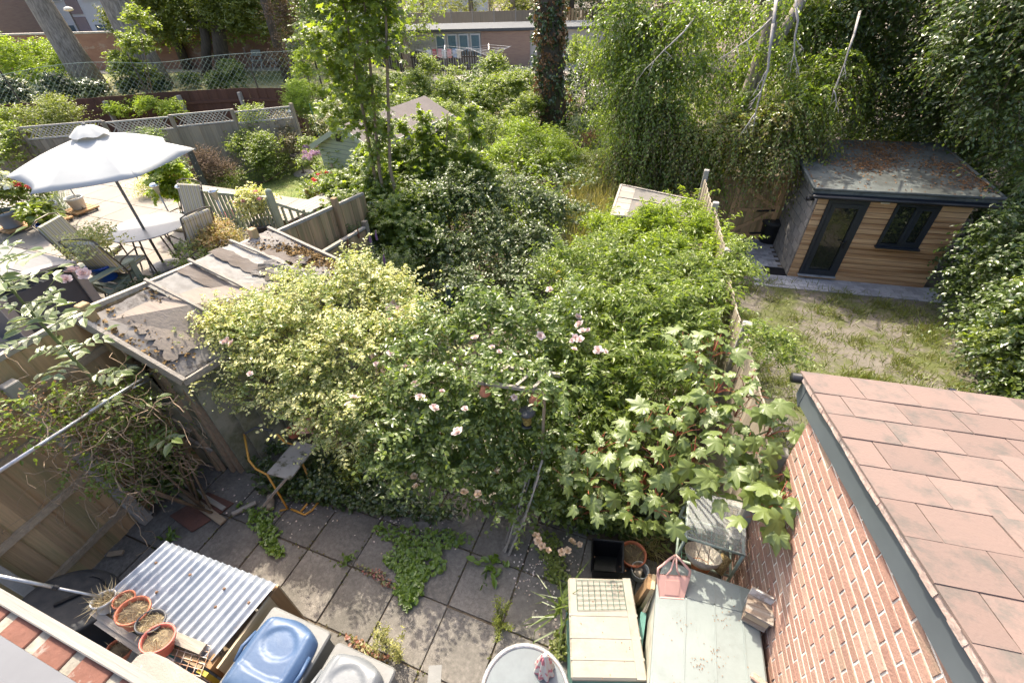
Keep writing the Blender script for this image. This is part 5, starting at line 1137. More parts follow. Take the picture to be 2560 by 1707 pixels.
# garden seats on the far lawn
def lawnchair(label, p, rz):
    t = thing('lawn_chair', label, 'chair', p, group='white chairs on the far lawn'); M = Matrix.Rotation(rz, 3, 'Z')
    for sx in (-.28, .28):
        B().tube([p+M @ V(sx, -.3, 0), p+M @ V(sx, .05, .5), p+M @ V(sx, .3, 1.0)], .025, 5).obj('frame', m_wht, t); B().tube([p+M @ V(sx, .3, 0), p+M @ V(sx, -.25, .62)], .025, 5).obj('frame', m_wht, t)
    B().box(p+V(0, 0, .45), (.56, .5, .04), M=M).obj('seat', m_wht, t); B().box(p+M @ V(0, .28, .85), (.56, .05, .35), M=M).obj('back', m_wht, t)
q = at(648, 172, z=FLZ); lawnchair('white folding chair alone on the far lawn', q, .4); q = at(690, 170, z=FLZ); lawnchair('white lawn chair next to the far bench', q, -.3)
q = at(718, 170, z=FLZ); bn = thing('lawn_bench', 'dark wooden bench at the end of the far lawn', 'bench', q)
for sx in (-.6, .6): B().box(q+V(sx, 0, .22), (.06, .4, .44)).obj('leg', m_dkf, bn)
for k in range(3): B().box(q+V(0, -.14+k*.14, .46), (1.4, .11, .03)).obj('seat_slat', m_dkf, bn)
for k in range(2): B().box(q+V(0, .22, .62+k*.16), (1.4, .03, .11)).obj('back_slat', m_dkf, bn)
# chain link fence along the far lawn
clf = thing('chain_link_fence', 'sagging green chain link fence on dark iron posts before the big trees', 'fence', (-26, 14, FLZ)); m_cl = mat('mesh_wire', (.20, .26, .24), .6)
C0, C1 = V(-36, 10.2, FLZ), V(-17.5, 20.6, FLZ); cd_ = (C1-C0).normalized(); CLn = (C1-C0).length; wbx = B(); step = .24; ch = 1.9
def sag(x): return -.45*math.exp(-((x-6.)/3.)**2) - .2*math.exp(-((x-14)/2)**2)
k = -ch
while k < CLn:
    for s in (0, 1):
        x0, x1 = (k, k+ch) if s == 0 else (k+ch, k)
        if x0 < 0 or x1 < 0 or x0 > CLn or x1 > CLn: continue
        wbx.tube([C0+cd_*x0, C0+cd_*x1+V(0, 0, ch+sag(x1))], .006, 3, cap=False)
    k += step
o = wbx.obj('mesh', m_cl, clf, fixn=False); o['kind'] = 'stuff'
for x in (2, 7.5, 13, 18, 21): p = C0+cd_*x; B().tube([p, p+V(-.1, 0, 2.1)], .035, 6).obj('post', m_dkf, clf)
B().tube([C0+cd_*x+V(0, 0, ch+sag(x)) for x in np.linspace(0, CLn, 24)], .01, 4).obj('top_wire', m_cl, clf)
# ================================================================== THINGS IN THE OVERGROWN GARDEN
# small felt roofed shed at the right
ss = thing('tool_shed', 'small shed with a worn grey felt roof and bleached verge sunk in shrubs', 'shed', (-.5, 9.8, -.6))
r4 = [at(1552, 466, z=1.0), at(1786, 516, z=.95), at(1800, 566, z=.85), at(1527, 542, z=.9)]
B().prism(r4, (0, 0, .03)).obj('roof', mat('worn_felt', (.19, .175, .155), .9, scale=2.5, bump=.4, col2=(.15, .138, .12), col3=(.26, .2, .15), s3=1.5, sharp=(.58, .66)), ss)
for k in range(5): f = k/5; a, b = r4[0].lerp(r4[3], f), r4[0].lerp(r4[3], f+.19); a2, b2 = r4[0].lerp(r4[1], .17).lerp(r4[3].lerp(r4[2], .15), f), r4[0].lerp(r4[1], .17).lerp(r4[3].lerp(r4[2], .15), f+.19); B().prism([a, a2, b2, b], (0, 0, .036+.002*k)).obj('bare_board', m_oldwg, ss)
for a, b in ((r4[0], r4[1]), (r4[0], r4[3]), (r4[0].lerp(r4[3], .42), r4[1].lerp(r4[2], .42))): B().bar(a+V(0, 0, .045), b+V(0, 0, .045), .05, .02).obj('batten', m_oldwg, ss)
cen4 = sum(r4, V(0, 0, 0))/4; B().prism([V(cen4.x+(p.x-cen4.x)*.9, cen4.y+(p.y-cen4.y)*.9, -.9) for p in r4], (0, 0, 1.78)).obj('wall', m_fgrey, ss)
# rose arch of rustic timber
ar = thing('rose_arch', 'rickety timber rose arch with ladder top and twiggy side', 'arch', (-1.0, 2.7, 0)); az_ = 1.94
aa, ab, ac, ad = at(1180, 952, z=az_), at(1362, 980, z=az_), at(1240, 915, z=az_), at(1400, 938, z=az_)
for p, q in ((aa, ab), (ac, ad)): B().bar(p, q, .03, .04).obj('top_rail', m_oldwg, ar)
for f in (.22, .62, .85): B().bar(aa.lerp(ab, f)+V(0, 0, .035), ac.lerp(ad, f)+V(0, 0, .035), .03, .016).obj('rung', m_oldwg, ar)
for p in (ab,): B().bar(V(p.x-.02, p.y, 0), p, .026, .03, up=(0, 1, 0)).obj('post', m_railb, ar)
rr_ = random.Random(5); fo = at(1265, 1375, z=0); tp_ = at(1345, 1180, z=.95)
for k in range(9):
    a = fo+V(rr_.uniform(-.06, .1), rr_.uniform(-.05, .1), 0); b = tp_+V(rr_.uniform(-.12, .05), rr_.uniform(-.12, .1), rr_.uniform(-.15, .2)); B().tube([a, a.lerp(b, .5)+V(rr_.uniform(-.03, .03), rr_.uniform(-.03, .03), 0), b], [.012, .011, .008], 6).obj('stick', m_oldwg, ar)
for k, (px, py) in enumerate(((1212, 975), (1337, 996))):
    p = at(px, py, z=1.86); t = thing('hanging_clay_pot', ('upturned clay pot hung at the left end of the rose arch', 'upturned clay pot hung beside the arch post')[k], 'clay pot', p, group='clay pots on the arch'); B().lathe([(.055, -.05), (.058, -.03), (.05, .0), (.036, .05), (.001, .055)], 16, p).obj('pot', mat('clay', (.42, .17, .10), .85, var=.15), t, smooth=True); B().tube([p+V(0, 0, .05), p+V(0, 0, .17)], .003, 4).obj('cord', m_dgrey, t)
lp_ = at(1318, 1040, z=1.5); ln = thing('lantern', 'hanging black lantern with an amber woven glass', 'lantern', lp_)
B().lathe([(.001, .10), (.07, .09), (.085, .07), (.085, .05), (.06, .05)], 16, lp_).obj('cap', m_dgrey, ln, smooth=True); B().lathe([(.062, .05), (.06, 0), (.045, -.11)], 16, lp_).obj('glass', mat('amber_basket', (.42, .31, .10), .5, scale=40, detail=0, col2=(.2, .13, .04)), ln, smooth=True); B().lathe([(.06, -.11), (.065, -.13), (.001, -.135)], 16, lp_).obj('base', m_dgrey, ln); B().tube([lp_+V(0, 0, .1), lp_+V(.03, 0, .5)], .003, 4).obj('chain', m_dgrey, ln)
# folded green parasol with white knob
gp_ = at(1130, 800, z=.9); gt = V(gp_.x, gp_.y, 0); gq = thing('closed_parasol', 'furled dark green parasol with a white ball tip amid the shrubs', 'parasol', V(gp_.x, gp_.y, gz(0, gp_.y)))
ztop = min(np.arange(1, 2.6, .01), key=lambda z: abs((lambda P: (853.5-FOC*((P-CAM).dot(UP))/((P-CAM).dot(FW))))(V(gp_.x, gp_.y, z))-722)); n = 24; prf = [(.02, 0), (.035, -.1), (.05, -.35), (.058, -.7), (.05, -.9)]; pb_ = B(); 
for r, z in prf:
    for j in range(n): t = 2*math.pi*j/n; q = r*(1+.18*math.sin(6*t)); pb_.v.append((gp_.x+q*math.cos(t), gp_.y+q*math.sin(t), ztop+z))
pb_.f = [(i*n+j, i*n+(j+1) % n, (i+1)*n+(j+1) % n, (i+1)*n+j) for i in range(len(prf)-1) for j in range(n)]
pb_.obj('canopy', mat('dark_green_cloth', (.045, .075, .065), .85, var=.2), gq, smooth=True); B().tube([(gp_.x, gp_.y, -.2), (gp_.x, gp_.y, ztop+.02)], .014, 8).obj('pole', m_pole, gq); B().lathe([(.001, .05), (.022, .035), (.022, .015), (.001, 0)], 12, (gp_.x, gp_.y, ztop+.01)).obj('ball', m_wht, gq, smooth=True)
# old trolley with orange tube frame and grey board
cs = thing('broken_trolley', 'old orange tube trolley with a mouldy grey board top', 'trolley', (-3.9, 2.2, 0)); m_or = mat('orange_tube', (.52, .27, .05), .45, scale=10, var=.15, col3=(.25, .13, .06), s3=9, sharp=(.62, .7)); zb = .46
sq = [at(668, 1184, z=zb), at(738, 1104, z=zb), at(791, 1115, z=zb), at(726, 1201, z=zb)]
B().prism(sq, (0, 0, .02)).obj('board', mat('mouldy_grey_board', (.36, .33, .30), .9, scale=7, bump=.2, var=.1, col3=(.12, .11, .06), s3=7, sharp=(.55, .63)), cs)
B().tube([at(610, 1085, z=.75), at(622, 1150, z=.62), at(640, 1172, z=.5), at(668, 1186, z=zb-.02), at(720, 1272, z=.02), at(700, 1276, z=.02)], .013, 8).obj('frame', m_or, cs, smooth=True)
B().tube([at(692, 1084, z=.75), at(712, 1105, z=.62), at(736, 1112, z=zb-.02), at(770, 1190, z=.25), at(775, 1225, z=.1)], .013, 8).obj('frame', m_or, cs, smooth=True)
B().tube([at(728, 1272, z=.02), at(762, 1286, z=.02), at(780, 1275, z=.02), at(812, 1232, z=.02), at(808, 1222, z=.02), at(798, 1222, z=.02), at(752, 1278, z=.02)], .013, 8).obj('foot_loop', m_or, cs, smooth=True)
B().bar(at(655, 1268, z=.05), at(716, 1195, z=zb-.05), .02, .03).obj('stay', m_oldwg, cs)
B().tube([at(610, 1085, z=.75), at(640, 1068, z=.75), at(680, 1076, z=.75)], .014, 8).obj('push_grip', m_dgrey, cs, smooth=True)
wp = at(676, 1272, z=.05); lg = thing('log_round', 'short sawn log beside the orange trolley foot', 'log', wp); B().tube([wp, wp+V(-.12, .14, .02)], .045, 12).obj('log', wood('bark_log', (.30, .24, .17), (.2, .16, .11), .9, 'x'), lg)
# planks, plates, logs on the slabs
for k, (p, q, w, lb) in enumerate((((452, 1205), (561, 1272), .055, 'long pale batten lying on the rusty plates'), ((455, 1230), (558, 1305), .085, 'broad mossy plank lying on the rusty plates'), ((580, 1285), (640, 1255), .05, 'short weathered offcut beside the shed door'), ((270, 1385), (308, 1380), .05, 'short mossy offcut near the fence foot'), ((302, 1245), (370, 1290), .11, 'half buried mossy board at the fence foot'))):
    a, b = at(*p, z=.03+.015*k), at(*q, z=.03+.015*k); t = thing('plank', lb, 'plank', a, group='planks on the slabs'); B().bar(a, b, w, .025).obj('plank', m_oldwg if k % 2 == 0 else m_railb, t)
for k, c in enumerate((((425, 1290), (478, 1258), (528, 1300), (480, 1330)), ((490, 1255), (520, 1230), (585, 1258), (550, 1285)))):
    q = [at(*p, z=.012) for p in c]; t = thing('rusty_plate', ('near rusty iron plate lying by the log', 'further rusty iron plate at the shed door')[k], 'iron plate', q[0], group='rusty plates'); B().prism(q, (0, 0, .012)).obj('plate', mat('red_rust', (.14, .065, .045), .9, scale=5, bump=.4, col2=(.09, .05, .04), rnd=.1), t)
a, b = at(238, 1360, z=.07), at(325, 1275, z=.08); t = thing('log', 'pale barkless log lying at the foot of the fence', 'log', a); B().tube([a, a.lerp(b, .4)+V(.02, 0, .01), a.lerp(b, .75), b], [.062, .07, .066, .055], 12).obj('log', wood('pale_log', (.36, .30, .2), (.24, .2, .13), .9, 'x'), t, smooth=True)
# pots under the euonymus
wc = at(765, 1060, z=.8); t = thing('watering_can', 'pale pink watering can hanging under the variegated shrub', 'watering can', wc); B().lathe([(.07, -.1), (.085, 0), (.10, .1), (.09, .1), (.07, 0)], 18, wc, Matrix.Rotation(-.6, 3, 'X')).obj('body', m_pinkp, t, smooth=True); B().tube([wc+V(-.02, 0, -.09), wc+V(.12, -.03, -.12), wc+V(.2, -.04, -.08)], .016, 8).obj('spout', m_pinkp, t, smooth=True)
pot('dark clay pot beneath the pink watering can', at(735, 1090, z=.45), .08, .12, m_terra, (-.3, 0), 12)
# slate piece
t = thing('slate', 'grey slate piece beside the trolley foot', 'slate', at(830, 1235, z=.01)); q = at(832, 1236, z=.012); B().prism([q+V(-.08, -.04, 0), q+V(.07, -.05, 0), q+V(.09, .05, 0), q+V(-.05, .06, 0)], (0, 0, .012)).obj('slate', mat('slate_grey', (.10, .12, .12), .7), t)
# ================================================================== PLANTS
def bz_(px, py, z, r, ry=None, rz=None): p = at(px, py, z=z); return (p.x, p.y, p.z, r, ry or r, rz or r)
def by_(px, py, y, r, ry=None, rz=None): p = at(px, py, y=y); return (p.x, p.y, p.z, r, ry or r, rz or r)
m_twig = mat('twig_brown', (.16, .115, .075), .9, var=.3); m_stemg = mat('green_stem', (.14, .17, .06), .7, var=.2); m_bark = mat('bark_grey', (.36, .315, .265), .95, scale=5, bump=1., bscale=14, col2=(.15, .125, .10), stretch=(3, 3, .6)); m_barkd = mat('bark_dark', (.10, .08, .06), .95, scale=5, bump=1., bscale=14, stretch=(3, 3, .6)); m_branchw = mat('pale_dead_branch', (.34, .31, .28), .9, var=.2)
L_eu = leafmat('euonymus_leaf', [(0.156, 0.240, 0.060), (0.228, 0.312, 0.084), (0.120, 0.204, 0.060)], .35, .4, edge=((.70, .65, .30), .34))
L_ro = leafmat('rose_leaf', [(0.102, 0.168, 0.060), (0.144, 0.222, 0.072), (0.192, 0.282, 0.078), (0.108, 0.168, 0.072)], 0.50, .3)
L_we = leafmat('weigela_leaf', [(.20, .28, .06), (0.132, 0.210, 0.054), (0.180, 0.270, 0.060), (0.240, 0.324, 0.084), (0.144, 0.222, 0.060)], 0.53, .33)
L_la = leafmat('laurel_leaf', [(0.204, 0.300, 0.042), (0.264, 0.372, 0.060), (0.156, 0.252, 0.042)], 0.55, .33)
L_br = leafmat('bramble_leaf', [(0.090, 0.144, 0.066), (0.126, 0.186, 0.084), (0.072, 0.120, 0.042), (0.168, 0.222, 0.102)], 0.42, .34)
L_sy = leafmat('sycamore_leaf', [(0.132, 0.204, 0.042), (0.180, 0.264, 0.054), (0.228, 0.312, 0.066), (0.108, 0.168, 0.042)], 0.55, .34)
L_mid = leafmat('mixed_leaf', [(0.120, 0.192, 0.042), (0.180, 0.258, 0.066), (0.240, 0.312, 0.090), (0.132, 0.198, 0.066)], 0.53, .36)
L_be = leafmat('beech_leaf', [(.10, .155, .035), (.15, .215, .05), (.20, .265, .07), (.26, .19, .07), (.12, .18, .045)], .50, .30)
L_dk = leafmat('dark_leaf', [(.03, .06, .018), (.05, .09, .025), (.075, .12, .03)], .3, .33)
L_hl = leafmat('hornbeam_leaf', [(0.060, 0.108, 0.030), (0.096, 0.162, 0.042), (0.150, 0.222, 0.060), (0.072, 0.120, 0.042)], 0.46, .34)
L_yl = leafmat('yellowgreen_leaf', [(.14, .19, .035), (.20, .25, .06), (.10, .15, .03)], .45, .45)
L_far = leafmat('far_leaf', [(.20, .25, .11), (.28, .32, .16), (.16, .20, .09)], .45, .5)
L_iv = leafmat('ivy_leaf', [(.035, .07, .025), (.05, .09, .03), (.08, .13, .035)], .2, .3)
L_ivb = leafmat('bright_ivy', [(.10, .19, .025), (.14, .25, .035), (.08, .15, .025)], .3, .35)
L_dead = leafmat('dead_leaf', [(.26, .13, .06), (.18, .09, .045), (.34, .2, .1), (.14, .08, .05)], .15, .8)
L_con = leafmat('conifer_leaf', [(.10, .18, .03), (.15, .24, .045), (.07, .13, .025)], .3, .5)
L_brn = leafmat('withered_leaf', [(.17, .11, .075), (.24, .17, .12), (.12, .08, .05)], .15, .8)
L_gr = leafmat('grass_blade', [(.13, .19, .035), (.17, .2, .05), (.10, .16, .03), (.24, .21, .1)], .3, .5)
L_hay = leafmat('dry_grass', [(.42, .35, .17), (.34, .3, .14), (.24, .25, .08)], .3, .6)
L_blu = leafmat('blue_fescue', [(.26, .31, .29), (.34, .38, .33), (.2, .25, .22)], .2, .5)
def plant(name, label, cat, base, group=None): return thing(name, label, cat, base, group=group)
def stems(t, base, tops, r0, r1, m=m_twig, name='stem', wob=.08, seed=0, n=6, k=5):
    rg = random.Random(seed)
    for tp in tops:
        a, b = V(*base), V(*tp); pts = [a.lerp(b, i/k)+V(rg.uniform(-wob, wob), rg.uniform(-wob, wob), 0)*(0 if i in (0,) else 1) for i in range(k+1)]
        B().tube(pts, [r0+(r1-r0)*i/k for i in range(k+1)], n).obj(name, m, t, smooth=True)
# ---- variegated euonymus
bl = [bz_(520, 850, 1.75, .2), bz_(600, 840, 1.85, .28), bz_(700, 830, 1.95, .33), bz_(800, 770, 2.0, .36), bz_(900, 720, 2.0, .3), bz_(890, 690, 2.08, .22), bz_(975, 740, 1.85, .26), bz_(640, 930, 1.6, .28), bz_(760, 930, 1.65, .34), bz_(870, 880, 1.75, .36), bz_(985, 830, 1.75, .32), bz_(800, 1020, 1.35, .3), bz_(900, 1000, 1.4, .32), bz_(540, 930, 1.5, .16), bz_(730, 1010, 1.35, .2), bz_(830, 1100, 1.0, .22), bz_(440, 900, 1.66, .2), bz_(500, 960, 1.4, .18), bz_(480, 860, 1.78, .22), bz_(560, 810, 1.92, .22), bz_(1050, 830, 1.85, .28), bz_(1060, 930, 1.65, .26), bz_(1010, 760, 1.9, .26), bz_(930, 1080, 1.1, .24), bz_(670, 780, 1.95, .22), bz_(740, 720, 1.95, .2), bz_(620, 1000, 1.3, .16)]
eu = plant('euonymus_shrub', 'big cream variegated euonymus spilling over the shed and trolley', 'shrub', (-3.2, 2.8, 0))
stems(eu, (-3.3, 2.9, 0), [b[:3] for b in bl[::2]], .03, .008, seed=1)
foliage(eu, bl, 1800, .30, 9, .06, 'oval', L_eu, 1, twig=(.003, m_stemg), out=.9, up=.35, droop=.35, low=-.7, rin=.6, stray=120)
foliage(eu, bl, 1500, .24, 7, .055, 'oval', leafmat('euonymus_green', [(.12, .2, .05), (.2, .28, .07), (.1, .17, .05)], .42, .36, edge=((.5, .5, .2), .62)), 2, out=.6, up=.8, droop=.1, low=-.2, rin=.8)
# ---- climbing rose
bl = [bz_(1010, 900, 1.75, .26), bz_(1100, 850, 1.85, .3), bz_(1200, 815, 1.9, .32), bz_(1300, 820, 1.9, .3), bz_(1400, 820, 1.85, .28), bz_(1100, 980, 1.6, .3), bz_(1000, 1040, 1.35, .32), bz_(1120, 1060, 1.25, .32), bz_(950, 1110, 1.05, .26), bz_(1050, 1150, .95, .3), bz_(1190, 1040, 1.35, .24), bz_(1180, 1160, .85, .24), bz_(1260, 900, 1.75, .25), bz_(1110, 1210, .75, .2), bz_(1000, 1180, .85, .22)]
bl += [bz_(1270, 990, 1.6, .22), bz_(1290, 1080, 1.2, .24), bz_(1250, 1180, .8, .24), bz_(1330, 1150, .8, .22), bz_(1200, 960, 1.7, .24), bz_(1240, 1250, .5, .22), bz_(1340, 1250, .5, .2), bz_(1190, 1090, 1.1, .26), bz_(1230, 935, 1.95, .14), bz_(1330, 940, 1.93, .12), bz_(1390, 960, 1.9, .14), bz_(1380, 1080, 1.2, .2)]
ro = plant('climbing_rose', 'sprawling climbing rose with pale pink blooms over the timber arch', 'rose', (-1.4, 2.7, 0))
stems(ro, (-1.3, 2.9, 0), [b[:3] for b in bl[::2]], .02, .006, m_stemg, seed=2)
foliage(ro, bl, 1500, .34, 8, .075, 'oval', L_ro, 3, twig=(.003, m_stemg), out=.8, up=.5, droop=.45, low=-.6, width=.68, stray=150)
m_ros = leafmat('rose_petal', [(.76, .63, .58), (.80, .71, .66), (.70, .53, .5)], .25, .6, tcol=(1, .8, .75)); m_dry = leafmat('faded_petal', [(.62, .47, .33), (.52, .36, .24), (.68, .55, .42)], .15, .8)
def bloom_mesh(name, m, R, seed):
    rg = np.random.default_rng(seed); P, T, Nn, S = [], [], [], []
    for ring, (n, el, s) in enumerate(((5, .15, 1.), (5, .55, .85), (4, .95, .65), (3, 1.25, .45))):
        for k in range(n):
            a = 2*math.pi*(k+.5*ring)/n+rg.normal()*.15; d = np.array([math.cos(a)*math.cos(el), math.sin(a)*math.cos(el), math.sin(el)])
            P.append(np.array([0, 0, .0])+d*.1*R); T.append(d); Nn.append(np.array([-math.cos(a)*math.sin(el), -math.sin(a)*math.sin(el), math.cos(el)])); S.append(R*s*rg.uniform(.9, 1.1))
    return leaf_mesh(name, np.array(P), np.array(T), np.array(Nn), np.array(S), 'petal', m, 1.)
blooms = [bloom_mesh('bloom', m_ros, .05, i) for i in range(3)]; dried = [bloom_mesh('faded_bloom', m_dry, .036, i+7) for i in range(2)]
def put(me, name, parent, p, s=1., seed=0):
    rg = random.Random(seed); o = link(name, me, parent); o.location = p; o.rotation_euler = (rg.uniform(-.7, .3), rg.uniform(-.5, .5), rg.uniform(0, 6)); o.scale = (s, s, s); return o
bp = [(885, 708), (972, 770), (998, 773), (975, 800), (985, 758), (978, 882), (1015, 918), (1037, 960), (885, 995), (1188, 845), (1230, 868), (1248, 880), (1265, 770), (1283, 772), (1305, 775), (1205, 778), (1375, 725), (1445, 793), (1448, 812), (1456, 828), (1470, 826), (1438, 845), (1450, 850), (1430, 852), (1435, 873), (1350, 840), (1495, 876), (1514, 880), (1285, 993), (1162, 1023), (1105, 980), (570, 850), (580, 857), (560, 856), (625, 935), (940, 910), (1072, 906), (1085, 1020), (1050, 995), (870, 1010), (1235, 835), (1145, 1080)]
for k, (x, y) in enumerate(bp): put(blooms[k % 3], 'bloom', ro, at(x, y, z=(2.02 if y < 900 else 1.85 if x > 700 else 1.95)+.02), rnd.uniform(.55, 1.1), k)
dpx = [(1010, 1185), (1035, 1190), (1040, 1215), (1160, 1230), (1195, 1235), (1240, 1180), (1300, 1175), (1270, 1260), (1345, 1350), (1355, 1365), (1370, 1375), (1340, 1340), (1430, 1355), (1450, 1360), (1405, 1380), (1155, 1100), (1310, 1160), (1390, 1120), (1100, 1090), (960, 1090), (980, 1120), (1420, 1375), (1280, 1130), (1130, 1150), (1500, 870), (930, 1050)]
for k, (x, y) in enumerate(dpx): put(dried[k % 2], 'faded_bloom', ro, at(x, y, z=1.0 if y < 1250 else .55), rnd.uniform(.8, 1.3), k+60)
# ---- weigela mass
bl = [bz_(1420, 690, 1.5, .42), bz_(1530, 710, 1.6, .42), bz_(1650, 740, 1.6, .42), bz_(1450, 790, 1.6, .38), bz_(1560, 830, 1.65, .42), bz_(1690, 830, 1.6, .4), bz_(1770, 760, 1.6, .3), bz_(1500, 930, 1.45, .4), bz_(1620, 920, 1.5, .4), bz_(1400, 940, 1.3, .34), bz_(1440, 1060, 1.0, .38), bz_(1350, 1030, 1.0, .26), bz_(1720, 690, 1.5, .35), bz_(1500, 640, 1.1, .36), bz_(1560, 1040, 1.1, .35), bz_(1380, 1180, .6, .3), bz_(1800, 700, 1.55, .25), bz_(1500, 1150, .7, .3)]
we = plant('weigela_shrub', 'wide bright green shrub of narrow leaves filling the fence side', 'shrub', (-.3, 4.2, 0))
stems(we, (-.3, 4.2, -.05), [b[:3] for b in bl[::2]], .03, .008, seed=3)
foliage(we, bl, 2300, .36, 9, .095, 'lance', L_we, 4, twig=(.003, m_stemg), out=.7, up=.7, droop=.3, low=-.5, width=.42, stray=260)
foliage(we, [(b[0], b[1], b[2]*.6, b[3]*1.1, b[4]*1.1, b[2]*.5+.2) for b in bl], 900, .3, 7, .085, 'lance', L_we, 5, out=.8, up=.2, low=-.8, width=.45)
sp_ = plant('overhanging_spray', 'leafy spray leaning over the bleached fence towards the dry lawn', 'shrub', (1.05, 4.9, 0)); bl = [bz_(1890, 850, 1.95, .16), bz_(1950, 880, 1.85, .15), bz_(1840, 640, 1.9, .16), bz_(1860, 690, 1.85, .14), bz_(1985, 905, 1.75, .1)]
foliage(sp_, bl, 230, .26, 9, .06, 'lance', L_we, 6, twig=(.003, m_stemg), out=.9, up=.3, droop=.4, width=.45)
# ---- laurel-like
bl = [bz_(1560, 610, .95, .38), bz_(1650, 585, 1.25, .4), bz_(1745, 610, 1.3, .35), bz_(1500, 590, .6, .32), bz_(1640, 650, 1.35, .36), bz_(1790, 640, 1.45, .25), bz_(1720, 545, 1.2, .28), bz_(1620, 570, .8, .25)]
la = plant('laurel_shrub', 'yellow-green long leaved shrub growing against the small felt shed', 'shrub', (-.4, 6.6, -.3)); stems(la, (-.4, 6.6, -.3), [b[:3] for b in bl], .025, .008, seed=4)
foliage(la, bl, 900, .36, 9, .125, 'lance', L_la, 7, twig=(.004, m_stemg), out=.5, up=1., droop=.2, width=.26, stray=60)
# ---- bramble mound
bl = [bz_(1000, 560, .9, .55), bz_(1100, 520, 1.1, .6), bz_(1200, 500, 1.15, .6), bz_(1300, 505, 1.0, .5), bz_(1380, 530, .7, .42), bz_(950, 640, .4, .45), bz_(1100, 640, .5, .5), bz_(1240, 600, .65, .5), bz_(1340, 620, .4, .42), bz_(1150, 720, .3, .36), bz_(1290, 700, .2, .36), bz_(1020, 720, .2, .35), bz_(1370, 700, .3, .35)]
brm = plant('bramble_mound', 'dark arching bramble mound in the middle of the plot', 'bramble', (-4.2, 7.6, -.4)); 
foliage(brm, bl, 2600, .5, 9, .085, 'oval', L_br, 8, twig=(.004, m_stemg, 2), out=.9, up=.5, droop=.6, low=-.7, width=.7, stray=160)
yf = plant('ragwort', 'yellow flowered weed among the dark brambles', 'weed', at(1400, 690, z=.6)); pts = [at(1400+rnd.uniform(-12, 12), 685+rnd.uniform(-14, 14), z=.8+rnd.uniform(0, .2)) for _ in range(60)]; A_ = np.array([tuple(p) for p in pts]); rg_ = np.random.default_rng(1); o = link('flowers', leaf_mesh('flowers', A_, rg_.normal(size=(60, 3)), np.tile([0, 0, 1.], (60, 1)), .035, 'petal', leafmat('yellow_petal', [(.7, .5, .03), (.6, .38, .02)], .2, .7)), yf); o['kind'] = 'stuff'
stems(yf, at(1400, 760, z=-.1), [tuple(p) for p in pts[:5]], .006, .003, m_stemg)
# ---- tall sycamores left of centre
sy = plant('sycamore_tree', 'tall sunlit sycamore saplings rising between summerhouse and brambles', 'tree', (-6.3, 8.0, -.5)); Y = 8.2
bl = [by_(860, 40, Y, .38), by_(940, 20, Y, .38), by_(800, 110, Y, .28), by_(880, 130, Y, .36), by_(960, 120, Y, .3), by_(850, 210, Y, .34), by_(930, 230, Y, .34), by_(820, 290, Y, .22), by_(900, 310, Y, .3), by_(960, 330, Y+.2, .26), by_(880, -80, Y, .5), by_(960, -120, Y, .5), by_(820, -160, Y, .5), by_(930, 400, Y, .22)]
stp = at(955, 600, y=Y-.1); 
for k, (x0, y0, x1, y1) in enumerate(((975, 420, 962, -60), (950, 440, 905, -60), (935, 430, 850, -40))):
    a = at(x0, y0, y=Y); B().tube([V(a.x+.1, a.y, -.5), a, at((x0+x1)/2, (y0+y1)/2, y=Y), at(x1, y1, y=Y)], [.045, .035, .028, .015], 8).obj('trunk', mat('young_bark', (.27, .20, .13), .85, var=.2), sy, smooth=True)
foliage(sy, bl, 1000, .38, 6, .13, 'maple', L_sy, 9, twig=(.004, m_stemg), name='crown', out=.9, up=.3, droop=.2, low=-.9, rin=.3, flat=.9)
bl = [bz_(880, 560, .9, .5), bz_(960, 480, 1.3, .5), bz_(850, 480, 1.2, .38), bz_(900, 640, .5, .45), bz_(1010, 430, 1.2, .45), bz_(830, 590, .5, .35), bz_(950, 620, .6, .4), bz_(860, 690, .1, .4), bz_(1040, 520, 1.2, .42), bz_(1060, 600, .8, .42), bz_(980, 560, 1.1, .45), bz_(920, 440, 1.5, .4), bz_(1000, 660, .5, .4), bz_(1000, 410, 1.6, .38), bz_(1080, 430, 1.5, .4), bz_(940, 400, 1.7, .36), bz_(1150, 450, 1.4, .4), bz_(1220, 460, 1.35, .4)]
sy2 = plant('sycamore_scrub', 'dense dark sycamore regrowth below the tall saplings', 'shrub', (-6.0, 7.4, -.5)); stems(sy2, (-6., 7.4, -.5), [b[:3] for b in bl], .03, .01, seed=6)
foliage(sy2, bl, 2200, .42, 7, .135, 'maple', L_sy, 10, twig=(.004, m_stemg), out=.8, up=.5, droop=.3, low=-.8, rin=.4)
sy3 = plant('sycamore_shoots', 'slender sunlit sycamore shoots standing before the summerhouse roof', 'tree', (-5.6, 9.4, -.6)); Yq = 9.6
for k, (x0, y0, x1, y1) in enumerate(((1060, 470, 1055, 270), (1110, 450, 1120, 280), (1170, 440, 1175, 250), (1015, 450, 1010, 300))):
    a = at(x0, y0, y=Yq); B().tube([V(a.x, a.y, -.6), a, at(x1, y1, y=Yq)], [.03, .022, .008], 6).obj('stem', MATS['young_bark'], sy3, smooth=True)
foliage(sy3, [by_(1055, 300, Yq, .16), by_(1060, 360, Yq, .24), by_(1060, 430, Yq, .32), by_(1120, 320, Yq, .16), by_(1115, 390, Yq, .26), by_(1175, 290, Yq, .14), by_(1172, 350, Yq, .24), by_(1165, 420, Yq, .3), by_(1012, 330, Yq, .16), by_(1012, 400, Yq, .28), by_(990, 440, Yq, .3), by_(1100, 460, Yq, .3)], 560, .3, 6, .14, 'maple', L_sy, 95, twig=(.004, m_stemg), out=.9, up=.4, droop=.2, low=-.8, rin=.3)
